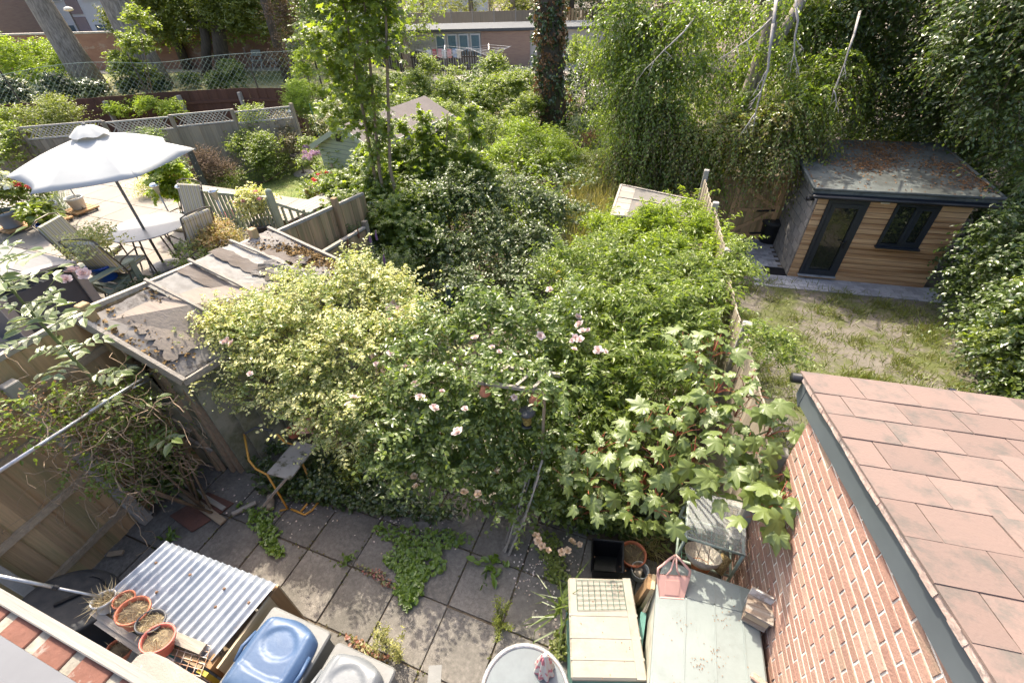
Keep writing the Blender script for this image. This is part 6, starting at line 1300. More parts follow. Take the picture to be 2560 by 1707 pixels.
# ---- large leaved sycamore sapling near the brick wall, leaf by leaf
def maple_leaf(seed):
    rg = random.Random(seed); lob = [(0, 1.0), (52, .86), (-52, .86), (104, .56), (-104, .56)]; pts = []
    for a in range(-150, 151, 10):
        r = .56
        for c, L in lob: r = max(r, L*math.exp(-((a-c)/23.)**2))
        r *= 1+.07*math.sin(a*.9+seed)+rg.uniform(-.04, .04); t = rad(a); pts.append((.42+r*.62*math.cos(t), r*.62*math.sin(t), -.26*r*r+.05*math.sin(a*.12+seed)+.03*math.cos(t*5)))
    b = B(); b.v = [(.40, 0, .03), (.18, .0, 0.02)] + pts; n = len(pts); b.f = [(0, 2+i, 3+i) for i in range(n-1)] + [(0, 2+n-1, 1), (0, 1, 2)]
    return b.mesh('leaf', leafmat('sapling_leaf', [(.12, .19, .06), (.155, .225, .08)], .42, .42), smooth=True)
leafs = [maple_leaf(i) for i in range(4)]
sap = plant('sycamore_sapling', 'young sycamore with big pale lobed leaves beside the brick wall', 'tree', (.35, 3.1, 0)); m_red = mat('red_petiole', (.33, .09, .055), .6, var=.2)
clus = [(1440, 1130, 1.15), (1500, 1105, 1.25), (1560, 1120, 1.25), (1470, 1200, 1.0), (1540, 1190, 1.1), (1600, 1210, 1.1), (1490, 1260, .85), (1570, 1275, .95), (1640, 1250, 1.0), (1650, 1130, 1.35), (1700, 1060, 1.5), (1740, 1130, 1.4), (1760, 1000, 1.7), (1740, 900, 1.85), (1790, 860, 1.95), (1720, 860, 1.9), (1800, 950, 1.85), (1850, 1010, 1.75), (1810, 1080, 1.6), (1870, 1100, 1.6), (1900, 1180, 1.45), (1840, 1180, 1.4), (1790, 1200, 1.25), (1950, 1240, 1.45), (1970, 1265, 1.4), (1700, 1180, 1.2), (1880, 960, 1.85), (1660, 1030, 1.5), (1930, 1060, 1.7), (1610, 1060, 1.35), (1420, 1180, 1.0), (1900, 1270, 1.25)]
sb0 = V(.35, 3.15, 0); rs = random.Random(21); pet = B()
hub = V(.3, 3.05, 1.0)
for ci, (x, y, z) in enumerate(clus):
    c = at(x, y, z=z+(.5 if x > 1600 else .32)); 
    if ci % 2 == 0: B().tube([sb0+V(rs.uniform(-.1, .1), 0, 0), sb0.lerp(c, .5)+V(0, .1, .25), c+V(0, 0, -.08)], [.016, .012, .006], 6).obj('stem', m_stemg, sap, smooth=True)
    for k in range(10):
        an = k*2*math.pi/5+rs.uniform(-.6, .6); L = rs.uniform(.06, .17) if k < 7 else rs.uniform(-.06, .02); e = c+V(math.cos(an)*L, math.sin(an)*L, rs.uniform(-.08, .04)+(.06 if k > 6 else 0)); pet.tube([c+V(0, 0, -.16), c.lerp(e, .6)+V(0, 0, -.04), e], .003, 4)
        o = link('leaf', leafs[rs.randrange(4)], sap); s = rs.choice((.10, .12, .15, .17, .19, .22))*rs.uniform(.9, 1.1); o.scale = (s, s, s); o.location = e
        o.rotation_euler = (rs.uniform(-.6, .6), rs.uniform(-.25, .6), an+rs.uniform(-.4, .4))
o = pet.obj('petioles', m_red, sap, fixn=False); o['kind'] = 'stuff'
# ---- shrubs at the back of the plot
def bush(name, label, blobs, n, leaf, m, seed, L=.4, per=8, shape='oval', cat='shrub', group=None, base=None, st=True, **kw):
    c = np.array(blobs)[:, :3].mean(0); bz0 = base if base is not None else gz(c[0], c[1]); t = plant(name, label, cat, (c[0], c[1], bz0), group)
    if st: stems(t, (c[0], c[1], bz0), [b[:3] for b in blobs[:4]], .03, .01, seed=seed)
    foliage(t, blobs, n, L, per, leaf, shape, m, seed, **kw); return t
GB = 'shrubs at the back of the plot'
bush('back_shrub', 'bright spring-green shrub right of the brambles', [bz_(1300, 360, .8, .7), bz_(1380, 370, .7, .6), bz_(1430, 410, .4, .5), bz_(1260, 400, .6, .55), bz_(1340, 430, .3, .5)], 900, .11, L_la, 31, group=GB, width=.4, shape='lance')
bush('back_shrub', 'pale white-flecked bramble bank behind the dark mound', [bz_(1130, 340, .9, .6), bz_(1210, 330, 1.0, .6), bz_(1150, 430, .7, .55), bz_(1240, 450, .6, .5), bz_(1080, 400, .9, .5), bz_(1120, 290, .9, .5)], 1500, .085, L_mid, 32, group=GB, droop=.6)
bush('back_shrub', 'yellowish golden bush beside the beech branches', [bz_(1480, 420, .5, .45), bz_(1530, 440, .4, .4), bz_(1460, 470, .2, .4), bz_(1560, 400, .4, .4)], 650, .075, L_yl, 33, group=GB)
bush('back_shrub', 'tall loose elder bush before the garage yard', [bz_(1050, 230, 1.1, .8), bz_(1130, 250, .9, .8), bz_(1000, 280, 1.0, .7), bz_(1080, 180, 1.0, .7), bz_(1200, 240, .8, .6)], 1200, .13, L_mid, 34, group=GB, up=.7)
bush('back_shrub', 'leafy shrub mass at the foot of the ivy clad trunk', [bz_(1260, 250, 1.0, .8), bz_(1310, 220, 1.4, .7), bz_(1240, 190, 1.5, .7), bz_(1280, 310, .5, .6), bz_(1330, 280, .8, .6)], 1300, .12, L_mid, 35, group=GB)
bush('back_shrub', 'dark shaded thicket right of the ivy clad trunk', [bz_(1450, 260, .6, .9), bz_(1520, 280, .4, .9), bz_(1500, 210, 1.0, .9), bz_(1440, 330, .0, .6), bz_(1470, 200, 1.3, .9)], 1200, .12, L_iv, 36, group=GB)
bush('back_shrub', 'bright leafy shrubs behind the beech curtain', [bz_(1500, 180, 1.6, 1.0), bz_(1570, 230, 1.0, .9), bz_(1450, 150, 1.8, .9)], 800, .14, L_mid, 37, group=GB)
bush('ivy_bank', 'dark ivy bank behind the felt roofed tool shed', [bz_(1620, 440, .6, .6), bz_(1700, 460, .5, .6), bz_(1780, 460, .3, .5), bz_(1560, 440, .5, .5), bz_(1680, 400, 1.0, .6)], 1000, .09, L_hl, 38, cat='ivy')
bush('orange_weed', 'rust-red dock stems beside the bright shrub', [bz_(1475, 360, .4, .28, .28, .4), bz_(1430, 395, .5, .2, .2, .4)], 160, .05, L_dead, 39, cat='weed', up=1.2, L=.3)
tg_ = plant('tall_grass', 'dry golden grass and stems left of the tool shed', 'grass', at(1480, 540, z=-.5)); rg = np.random.default_rng(41); n = 1500; px = rg.uniform(1415, 1545, n); py = rg.uniform(470, 650, n); pp_ = np.array([tuple(at(a, b, z=.1)) for a, b in zip(px, py)]); o = link('blades', leaf_mesh('blades', pp_, rg.normal(size=(n, 3))*.35+[0, 0, 1], rg.normal(size=(n, 3)), rg.uniform(.35, .9, n), 'blade', L_hay, .022), tg_); o['kind'] = 'stuff'
bud = bush('buddleia', 'buddleia with purple spikes behind the shed roof', [bz_(880, 610, 1.0, .3), bz_(930, 680, 1.0, .3), bz_(850, 660, .9, .28), bz_(990, 690, .8, .3)], 420, .09, L_br, 42, shape='lance', width=.25, up=.8)
for k, (x, y) in enumerate(((895, 585), (925, 600), (870, 612), (960, 650), (905, 640), (940, 590))):
    p = at(x, y, z=1.35); B().tube([p+V(0, 0, -.08), p, p+V(.02, 0, .12)], [.02, .022, .006], 7).obj('flower_spike', mat('purple_spike', (.28, .14, .26), .9) if k % 2 else mat('rust_spike', (.24, .1, .05), .9), bud)
# undergrowth filling the floor of the plot
un = tag(thing('undergrowth', 'tangle of low leaves under the garden shrubs', 'undergrowth'), kind='stuff'); rg = np.random.default_rng(50); n = 26000
X = rg.uniform(-5.6, .9, n); Yv = rg.uniform(2.75, 14, n); keep = (Yv > 2.75) & ~((X < -3.6) & (Yv < 4.9)); X, Yv = X[keep], Yv[keep]; Zv = np.array([gz(a, b) for a, b in zip(X, Yv)])+rg.random(len(X))**2*.55
o = link('leaves', leaf_mesh('leaves', np.stack([X, Yv, Zv], 1), rg.normal(size=(len(X), 3))*[1, 1, .4], rg.normal(size=(len(X), 3))*.5+[0, 0, 1], rg.uniform(.05, .11, len(X)), 'quad', L_hl, .6), un); o['kind'] = 'stuff'
def thicket(name, label, grid, rr, n, leaf, ms, seed):
    t = tag(thing(name, label, 'thicket'), kind='stuff'); rg = np.random.default_rng(seed)
    for k, m in enumerate(ms):
        bl = [(x+rg.normal()*.4, y+rg.normal()*.4, gz(x, y)+z*rg.uniform(.5, 1.1), rr*rg.uniform(.7, 1.2), rr, rr*rg.uniform(.6, 1)) for (x, y, z) in grid[k::len(ms)]]
        foliage(t, bl, n, .45, 8, leaf, 'oval', m, seed+k, droop=.4, low=-.6)
thicket('shrub_thicket', 'sea of sunlit self-sown shrubs at the back of the plot', [(x, y, 1.2) for y in np.arange(10.5, 24, 1.3) for x in np.arange(-9.5-.25*(y-10), .2-.1*(y-10), 1.25)], .75, 2100, .12, [L_mid, L_la, L_br, L_we], 300)
thicket('shade_thicket', 'deep green undergrowth behind the beech and the gate', [(x, y, z) for y in (16, 18.5, 21) for x in np.arange(-1.5, 9, 1.5) for z in (.8, 2.8)], 1.0, 1500, .14, [L_hl, L_mid], 310)
thicket('far_thicket', 'green shrubs between the summerhouse and the garage yard', [(x, y, 1.3) for y in (17, 19.5, 22, 25) for x in np.arange(-16, -8, 1.5)], 1.0, 1300, .15, [L_mid, L_hl], 320)
# ================================================================== TREES
def trunk(t, pts, rs_, m, name='trunk'): B().tube(pts, rs_, 12).obj(name, m, t, smooth=True)
# ivy clad trunk
ti = plant('ivy_clad_tree', 'thick old trunk wrapped in dying brown ivy', 'tree', V(*by_(1390, 330, 19.5, 1)[:2], -.8)); b0 = V(*by_(1390, 330, 19.5, 1)[:2], -.8); t1 = at(1375, 0, y=19.5); t2 = V(t1.x, t1.y, 11)
trunk(ti, [b0, V(t1.x, t1.y, 3), t2], [.55, .48, .38], m_barkd)
pts = [(t1.x+(b0.x-t1.x)*max(0, (3-z)/3.8), t1.y, z, .62, .62, .7) for z in np.arange(-.3, 9, .7)]
foliage(ti, pts, 1500, .2, 6, .13, 'oval', L_dead, 60, name='dead_ivy', out=.5, up=-.5, droop=.5, low=-1, rin=.8, width=.8, flat=.2)
foliage(ti, pts[:7], 900, .2, 6, .13, 'oval', L_iv, 61, name='ivy', out=.5, up=-.3, droop=.5, low=-1, rin=.85, width=.8, flat=.3)
crown = [(t1.x+dx, t1.y+dy, z, 1.6, 1.6, 1.2) for dx, dy, z in ((-1.5, 0, 8.5), (1.5, .5, 8.8), (0, 1, 10), (0, -1, 9.5))]
foliage(ti, crown, 900, .6, 8, .16, 'oval', L_hl, 62, name='crown')
# weeping beech
tw_ = plant('weeping_beech', 'drooping beech with bare white branches hanging over the gate', 'tree', V(*by_(1800, 470, 14.2, 1)[:2], -.8)); b0 = V(*by_(1795, 480, 14.2, 1)[:2], -.8)
trunk(tw_, [b0, at(1810, 420, y=14.2), at(1890, 190, y=14.3), at(1930, 60, y=14.4), at(1960, -260, y=14.8)], [.30, .25, .21, .18, .13], m_bark); trunk(tw_, [at(1900, 170, y=14.3), at(1970, 60, y=14.6), at(2040, -60, y=15)], [.16, .13, .1], m_bark, 'limb')
Yw = 13.2
bl = [by_(1540, 40, Yw+.6, .7), by_(1620, 90, Yw+.3, .7), by_(1720, 60, Yw+.5, .75), by_(1540, 160, Yw+.4, .65), by_(1640, 200, Yw, .7), by_(1740, 180, Yw, .55), by_(1560, 290, Yw, .6), by_(1640, 320, Yw-.2, .65), by_(1720, 360, Yw-.3, .55), by_(1830, 330, Yw-.6, .55), by_(1930, 320, Yw-.6, .55), by_(1850, 400, Yw-.8, .4), by_(1950, 380, Yw-.8, .38), by_(1560, 390, Yw-.2, .45), by_(1640, 440, Yw-.3, .4), by_(2030, 350, Yw-.5, .4), by_(2000, 260, Yw, .6), by_(2080, 200, Yw+.6, .7), by_(1990, 60, Yw+2.6, .9), by_(2080, 60, Yw+2.2, .9), by_(1800, 50, Yw+2.4, .7), by_(1780, 440, Yw-.5, .3), by_(1850, 200, Yw+2.4, .6), by_(1885, 130, Yw+.3, .26), by_(1935, 20, Yw+.3, .3), by_(1870, 250, Yw, .26), by_(1960, 150, Yw+.4, .28)]
L_bf = leafmat('fresh_beech_leaf', [(.10, .17, .03), (.15, .235, .04), (.20, .29, .06), (.08, .14, .03)], .52, .30)
kwb = dict(out=.45, up=-.25, droop=1.1, low=-.6, rin=.3, flat=.7, width=.62, jit=.3)
foliage(tw_, lump(bl[:9]+bl[16:], 5, 2, .6), 2500, .95, 18, .10, 'oval', L_bf, 63, twig=(.005, m_twig, 2), name='crown', **kwb)
foliage(tw_, lump(bl[7:16], 6, 2, .6), 1500, .8, 16, .09, 'oval', L_be, 69, twig=(.005, m_twig, 2), name='crown', **kwb)
rg = random.Random(8)
def deadbranch(t, a, b, r, dep=0):
    d = b-a; k = 5; pts = [a+d*(i/k)+V(rg.uniform(-.05, .05), rg.uniform(-.05, .05), rg.uniform(-.05, .05))*d.length*.5 for i in range(k+1)]; pts[0] = a; B().tube(pts, [r*(1-.75*i/k) for i in range(k+1)], 6).obj('dead_branch', m_branchw, t, smooth=True)
    if dep < 2:
        for i in range(2, 5): q = pts[i]; deadbranch(t, q, q+V(rg.uniform(-.55, .45), rg.uniform(-.3, .0), rg.uniform(-.6, -.2))*d.length*.55, r*.5, dep+1)
yb = Yw-.95
yb = 12.3
for (x0, y0, x1, y1, r) in ((1945, -30, 1885, 330, .034), (1990, -40, 1990, 200, .026), (2150, 30, 2075, 260, .022), (1935, 40, 1800, 150, .02), (1740, 40, 1590, 200, .018)):
    a_ = at(x0, y0, y=13.6); b_ = at(x0*.8+x1*.2, y0*.75+y1*.25, y=yb+.1); B().tube([a_, b_], [r*1.2, r], 6).obj('dead_branch', m_branchw, tw_, smooth=True); deadbranch(tw_, b_, at(x1, y1, y=yb-.2), r)
# dark trees at the right
tr_ = plant('hornbeam_tree', 'dark shaded hornbeam overhanging the office roof', 'tree', (7.5, 16.5, -.8)); trunk(tr_, [V(7.5, 16.8, -.8), V(7.4, 16.6, 3), V(7.8, 16.5, 9)], [.4, .33, .2], m_barkd)
Yr = 15.5
bl = [by_(2120, 120, Yr, .9), by_(2220, 60, Yr, 1.1), by_(2220, 200, Yr-.3, .9), by_(2320, 160, Yr, 1.1), by_(2160, 280, Yr-.2, .6), by_(2260, 310, Yr, .7), by_(2420, 80, Yr-.5, 1.2), by_(2520, 160, Yr-1, 1.2), by_(2440, 260, Yr-1, 1.0), by_(2560, 320, Yr-1.5, 1.1), by_(2340, -120, Yr, 1.6), by_(2560, -100, Yr-1, 1.6), by_(2150, -60, Yr, 1.3), by_(2660, 100, Yr-2, 1.5), by_(2340, 290, Yr+1.2, 1.0), by_(2480, 380, Yr, 1.)]
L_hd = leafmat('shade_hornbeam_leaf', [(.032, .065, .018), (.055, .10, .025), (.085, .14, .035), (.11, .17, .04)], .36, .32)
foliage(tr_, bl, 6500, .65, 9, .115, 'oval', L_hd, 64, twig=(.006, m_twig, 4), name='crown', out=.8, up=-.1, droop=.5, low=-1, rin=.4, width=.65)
tb3 = plant('dark_yew', 'almost black evergreen mass behind the office', 'tree', (5, 18.5, -.8)); trunk(tb3, [V(5, 19, -.8), V(5, 19, 5)], [.3, .2], m_barkd)
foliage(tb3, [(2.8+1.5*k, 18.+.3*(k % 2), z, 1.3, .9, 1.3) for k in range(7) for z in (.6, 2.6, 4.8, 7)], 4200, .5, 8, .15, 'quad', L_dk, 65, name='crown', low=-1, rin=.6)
nr = plant('near_branch', 'leafy hornbeam bough reaching in over the office roof corner', 'tree', (8.2, 11.2, -.8)); trunk(nr, [V(9.2, 11.8, -.8), V(8.8, 11.6, 2), V(7.9, 11.3, 3.6)], [.2, .16, .08], m_barkd)
Yn = 11.4; bl = [by_(2440, 150, Yn, .5), by_(2520, 120, Yn, .6), by_(2550, 230, Yn-.2, .5), by_(2470, 270, Yn, .35), by_(2560, 340, Yn-.3, .36), by_(2590, 420, Yn-.5, .35), by_(2380, 120, Yn+.3, .5), by_(2600, 40, Yn, .9), by_(2450, 20, Yn+.4, .7)]
foliage(nr, bl, 1500, .5, 9, .10, 'oval', L_hd, 66, twig=(.005, m_twig, 3), out=.9, up=-.05, droop=.4, low=-1, rin=.4, width=.62, name='crown')
# right hedge
hd = plant('ivy_hedge', 'thick ivy and maple hedge along the far side of the dry lawn', 'hedge', (6, 8, -.6))
bl = [bz_(2450, 640, .2, .5), bz_(2520, 560, .7, .6), bz_(2440, 730, -.1, .42), bz_(2520, 700, .4, .55), bz_(2460, 800, -.05, .4), bz_(2540, 790, .4, .5), bz_(2500, 880, .0, .36), bz_(2570, 890, .3, .45), bz_(2560, 970, .1, .35), bz_(2640, 850, .7, .8), bz_(2640, 640, 1.2, .9), bz_(2600, 1000, .1, .4), bz_(2420, 690, -.2, .35), bz_(2600, 500, 1.1, .7), bz_(2590, 720, .7, .6)]
foliage(hd, bl, 3800, .4, 8, .095, 'oval', L_hd, 67, twig=(.004, m_stemg, 3), out=1., up=.2, droop=.5, low=-.8, rin=.5, width=.75)
foliage(hd, bl[6:10], 260, .4, 6, .12, 'maple', L_sy, 68, out=1., up=.2, droop=.5)
# ================================================================== TOP LEFT TREES
def big_tree(name, label, pts, rs_, blobs, n, leaf, m, seed, bark=m_bark, **kw):
    t = plant(name, label, 'tree', pts[0]); trunk(t, pts, rs_, bark); foliage(t, blobs, n, .8, 8, leaf, 'oval', m, seed, name='crown', **kw); return t
YA, YB, YC = at(240, 228, z=FLZ), at(395, 222, z=FLZ), at(560, 192, z=FLZ)
def up_(P, *pp): return [P] + [atn(x, y, P, V(-.54, .84, 0)) for x, y in pp]
big_tree('leaning_tree', 'pale barked tree leaning at the far left by the flats', up_(YA, (170, 120), (95, 0), (50, -90)), [.75, .6, .52, .4], [by_(330, 60, 24, 1.1), by_(360, 120, 24, .8), by_(310, 10, 25, 1.2), by_(60, -160, 22, 3.), by_(220, -150, 24, 2.6)], 1100, .2, L_far, 70)
big_tree('ivy_sleeved_tree', 'big grey trunk with green ivy sleeve beside the far lawn', up_(YB, (340, 110), (285, 0), (250, -90)), [.85, .68, .6, .45], [by_(430, 40, 25, 2.29), by_(520, 40, 26, 2.43), by_(470, 90, 25, 1.49), by_(600, 30, 27, 2.56), by_(440, 110, 26, 1.22), by_(560, 90, 26, 1.62), by_(350, 20, 24, 0.81), by_(400, -120, 25, 3.78), by_(600, -130, 27, 3.78)], 4600, .18, L_mid, 71)
big_tree('forked_tree', 'fork trunked dark tree on the far lawn', up_(YC, (548, 90), (535, 0), (520, -80)), [.45, .38, .32, .25], [by_(660, 30, 29, 2.43), by_(740, 20, 29, 2.29), by_(700, 90, 29, 1.49), by_(620, 90, 29, 1.22), by_(560, 40, 28, 1.62), by_(700, -120, 29, 3.78)], 4000, .19, L_mid, 72, bark=m_barkd)
big_tree('lime_tree', 'spreading yellow-green tree overhanging the far brick wall', [at(470, 175, z=FLZ), at(470, 175, z=FLZ)+V(0, .1, 4), at(470, 175, z=FLZ)+V(-.3, .2, 9)], [.3, .25, .15], [by_(x, y, 24, r) for x, y, r in ((320, 70, 1.2), (345, 115, .8), (400, 50, 1.4), (430, 100, .9), (480, 60, 1.4), (560, 50, 1.3), (610, 90, .9), (650, 50, 1.3), (700, 90, .9), (420, 0, 1.6), (600, 0, 1.6))], 3600, .2, L_yl, 96, bark=m_barkd)
big_tree('slim_tree', 'slim dark stem leaning beside the forked tree', up_(YC+V(-1.2, -.2, 0), (515, 100), (495, 0)), [.3, .26, .2], [by_(580, -60, 29, 1.2)], 150, .2, L_hl, 73, bark=m_barkd)
big_tree('rusty_conifer', 'rust brown dying conifer behind the sycamore saplings', [V(-22, 22.8, -.5), V(-22, 22.8, 4), V(-22, 22.8, 9)], [.25, .2, .1], [by_(700, 40, 22, .5), by_(715, 110, 22, .45), by_(705, 160, 22, .4), by_(730, 60, 22, .5), by_(690, 0, 22, .6)], 600, .12, L_brn, 74, bark=m_barkd)
big_tree('bay_tree', 'glossy dark tree standing behind the sycamore tops', [V(-15.5, 21, -.6), V(-15.5, 21, 3), V(-15.3, 21, 7)], [.2, .16, .1], [by_(800, 60, 21, 1.0), by_(770, 150, 21, .7), by_(840, 140, 21, .8), by_(960, 60, 22, .8), by_(1000, 100, 22, .5), by_(780, -60, 21, 1.5), by_(980, -40, 22, 1.4), by_(880, 60, 21, 1.)], 1500, .16, L_hl, 75)
GS2 = 'shrubs behind the fences'
bush('ivy_thicket', 'sunlit yellow-green thicket under the leaning tree', [bz_(110, 160, 1.6, 1.4), bz_(60, 190, 1.4, 1.3), bz_(170, 190, 1.2, 1.2), bz_(30, 150, 1.6, 1.2), bz_(120, 215, 1.0, 1.0)], 1300, .2, L_la, 76, L=.6, group=GS2, base=FLZ, width=.5)
bush('ivy_thicket', 'dark ivy bank along the top of the brown fence', [bz_(40, 245, .9, .8), bz_(140, 240, .9, .7), bz_(240, 236, .9, .5), bz_(330, 228, .9, .45), bz_(400, 220, .9, .4), bz_(200, 232, .9, .5)], 1300, .17, L_iv, 77, L=.5, group=GS2, base=FLZ, width=.8)
bush('ivy_thicket', 'green ivy sleeve at the foot of the grey trunk', [bz_(310, 170, 1.9, .8), bz_(330, 200, 1.4, .9), bz_(345, 120, 2.8, .7), bz_(350, 60, 3.8, .6)], 700, .18, L_mid, 78, group=GS2, base=FLZ, up=.6)
bush('ivy_thicket', 'leafy mound at the foot of the forked tree', [bz_(575, 185, 1.3, .6), bz_(590, 205, 1., .6), bz_(470, 205, .9, .4), bz_(540, 212, .9, .45)], 900, .16, L_hl, 79, group=GS2, base=FLZ)
bush('ivy_thicket', 'climbing vine tower left of the sycamore saplings', [bz_(755, 190, 1.6, .5), bz_(750, 235, 1.1, .5), bz_(790, 240, 1.0, .5), bz_(760, 150, 2.2, .4)], 500, .12, L_la, 80, group=GS2, width=.5)
# ---- neighbour's planting
GN = 'shrubs in the neighbouring garden'
bush('border_shrub', 'billowing yellow-green jasmine on the trellis fence', [bz_(130, 310, 1.6, .7), bz_(180, 320, 1.5, .6), bz_(90, 320, 1.6, .6), bz_(140, 350, 1.2, .6), bz_(160, 280, 2.0, .4)], 900, .085, L_yl, 81, group=GN, base=LZ, up=.9, L=.5)
bush('border_shrub', 'leafy camellia against the trellis at the far left', [bz_(15, 350, 1.5, .5), bz_(20, 400, 1.1, .5), bz_(10, 310, 1.8, .4)], 450, .1, L_mid, 82, group=GN, base=LZ)
bush('border_shrub', 'young laurel hedge between trellis and brown fence', [bz_(300, 285, .8, .4), bz_(370, 276, .9, .45), bz_(430, 282, .8, .4), bz_(340, 270, .9, .3)], 520, .13, L_la, 83, group=GN, base=-.4, width=.35, shape='lance')
bush('border_shrub', 'rounded green camellia against the trellis fence', [bz_(640, 330, 1.0, .55), bz_(620, 370, .7, .5), bz_(665, 375, .7, .5), bz_(650, 400, .4, .5), bz_(635, 300, 1.4, .4)], 900, .09, L_mid, 84, group=GN, base=LZ)
bush('border_shrub', 'red tinted pieris bush behind the bird bath', [bz_(715, 330, .9, .4), bz_(730, 365, .6, .4), bz_(705, 310, 1.1, .3)], 480, .08, leafmat('pieris_leaf', [(.14, .16, .05), (.22, .14, .06), (.10, .14, .04)], .3, .4), 85, group=GN, base=LZ)
bush('border_shrub', 'withered brown twiggy shrub beside the dotted screen', [bz_(520, 410, .7, .5), bz_(500, 430, .5, .4), bz_(545, 440, .4, .45), bz_(530, 460, .1, .4)], 800, .055, L_brn, 86, group=GN, base=LZ, twig=(.004, m_twig))
bush('border_shrub', 'low bedding plants along the lawn border', [bz_(600, 450, .0, .3), bz_(660, 425, .1, .4), bz_(580, 470, .0, .3), bz_(720, 415, .1, .3), bz_(690, 440, .0, .3)], 500, .075, L_mid, 87, group=GN, base=LZ)
bush('border_shrub', 'feathery lime conifer at the trellis corner', [bz_(750, 255, 1.3, .5), bz_(740, 275, 1.1, .5), bz_(770, 285, .9, .45), bz_(745, 230, 1.6, .3)], 900, .12, L_con, 88, group=GN, base=LZ, shape='lance', width=.12, up=1.2)
bush('border_shrub', 'yellow speckled holly beside the summerhouse', [bz_(820, 320, .8, .4), bz_(840, 345, .6, .35), bz_(815, 300, 1., .3), bz_(850, 290, .9, .4)], 420, .07, leafmat('holly_leaf', [(.05, .09, .03), (.3, .26, .05), (.06, .1, .03)], .2, .3), 89, group=GN, base=LZ)
bush('border_shrub', 'dark shrubs under the parasol edge by the fence', [bz_(400, 430, .9, .5), bz_(350, 420, 1.1, .5), bz_(440, 440, .7, .4), bz_(380, 350, 1.4, .3), bz_(460, 480, .4, .4)], 750, .08, L_hl, 90, group=GN, base=LZ)
bush('border_shrub', 'pale variegated bush beside the orange post', [bz_(400, 475, 1.2, .3), bz_(440, 470, 1.2, .28), bz_(370, 490, 1.1, .25)], 420, .05, L_eu, 91, group=GN, base=.6)
hy = bush('hydrangea', 'lilac hydrangea against the summerhouse corner', [bz_(780, 375, .6, .35), bz_(775, 410, .3, .3)], 220, .09, L_mid, 92, base=LZ)
m_lil = leafmat('lilac_floret', [(.42, .28, .48), (.52, .36, .52), (.46, .25, .42)], .2, .7); m_whf = leafmat('white_floret', [(.72, .70, .60), (.78, .78, .72)], .2, .7); m_redf = leafmat('red_floret', [(.55, .02, .03), (.65, .05, .07), (.5, .02, .12)], .2, .6); m_pkf = leafmat('pink_floret', [(.55, .16, .3), (.7, .4, .48), (.45, .08, .2)], .2, .6)
def head(name, R, m, n, seed):
    rg = np.random.default_rng(seed); d = unit(rg.normal(size=(n, 3))); d[:, 2] = np.abs(d[:, 2])*.9-.1; return leaf_mesh(name, d*R*rg.uniform(.8, 1, (n, 1)), unit(rg.normal(size=(n, 3))), d, R*.55, 'quad', m, .9)
hl, hw, hr, hp = head('flower_head', .085, m_lil, 60, 1), head('flower_head', .11, m_whf, 70, 2), head('flower_head', .055, m_redf, 40, 3), head('flower_head', .05, m_pkf, 36, 4)
for k in range(16): put(hl, 'flower_head', hy, at(780+rnd.uniform(-18, 18), 372+rnd.uniform(-22, 30), z=.75), rnd.uniform(.8, 1.2), k)
def potplant(name, label, x, y, z, r, h, n, leaf, m, seed, flowers=None, fl=(), shape='oval', **kw):
    t = bush(name, label, [(x, y, z+h*.55, r, r, h*.5), (x, y, z+h*.3, r*.8, r*.8, h*.3)], n, leaf, m, seed, L=.22, per=6, cat='potted plant', base=z, st=False, shape=shape, **kw); stems(t, (x, y, z-.1), [(x+r*.4, y, z+h*.7), (x-r*.4, y+.05, z+h*.7)], .01, .005, m_stemg)
    rg = random.Random(seed)
    for q in range(flowers[1] if flowers else 0): a = rg.uniform(0, 6.28); e = rg.uniform(.2, 1); put(flowers[0], 'flower_head', t, V(x+r*e*math.cos(a)*1.05, y+r*e*math.sin(a)*1.05, z+h*(1.05-.35*e)+.04), rg.uniform(.8, 1.2), seed*7+q)
    return t
potplant('hydrangea', 'white mophead hydrangea in the pale grey pot', -13.15, 4.75, PZ+.45, .42, .6, 160, .1, L_mid, 100, (hw, 10)); potplant('geranium', 'red geraniums in the blue grey pot', -12.7, 5.25, PZ+.45, .38, .45, 170, .09, L_mid, 101, (hr, 7)); potplant('geranium', 'second clump of red geraniums at the patio corner', -13.3, 4.25, PZ+.2, .4, .5, 170, .09, L_mid, 102, (hr, 6)); potplant('hosta', 'broad leaved hosta in the short cobalt pot', -12.35, 4.95, PZ+.2, .3, .35, 70, .18, L_mid, 103); potplant('white_phlox', 'cream flower spikes between the pots', -12.95, 4.95, PZ+.3, .22, .8, 90, .07, L_yl, 104, (hw, 3))
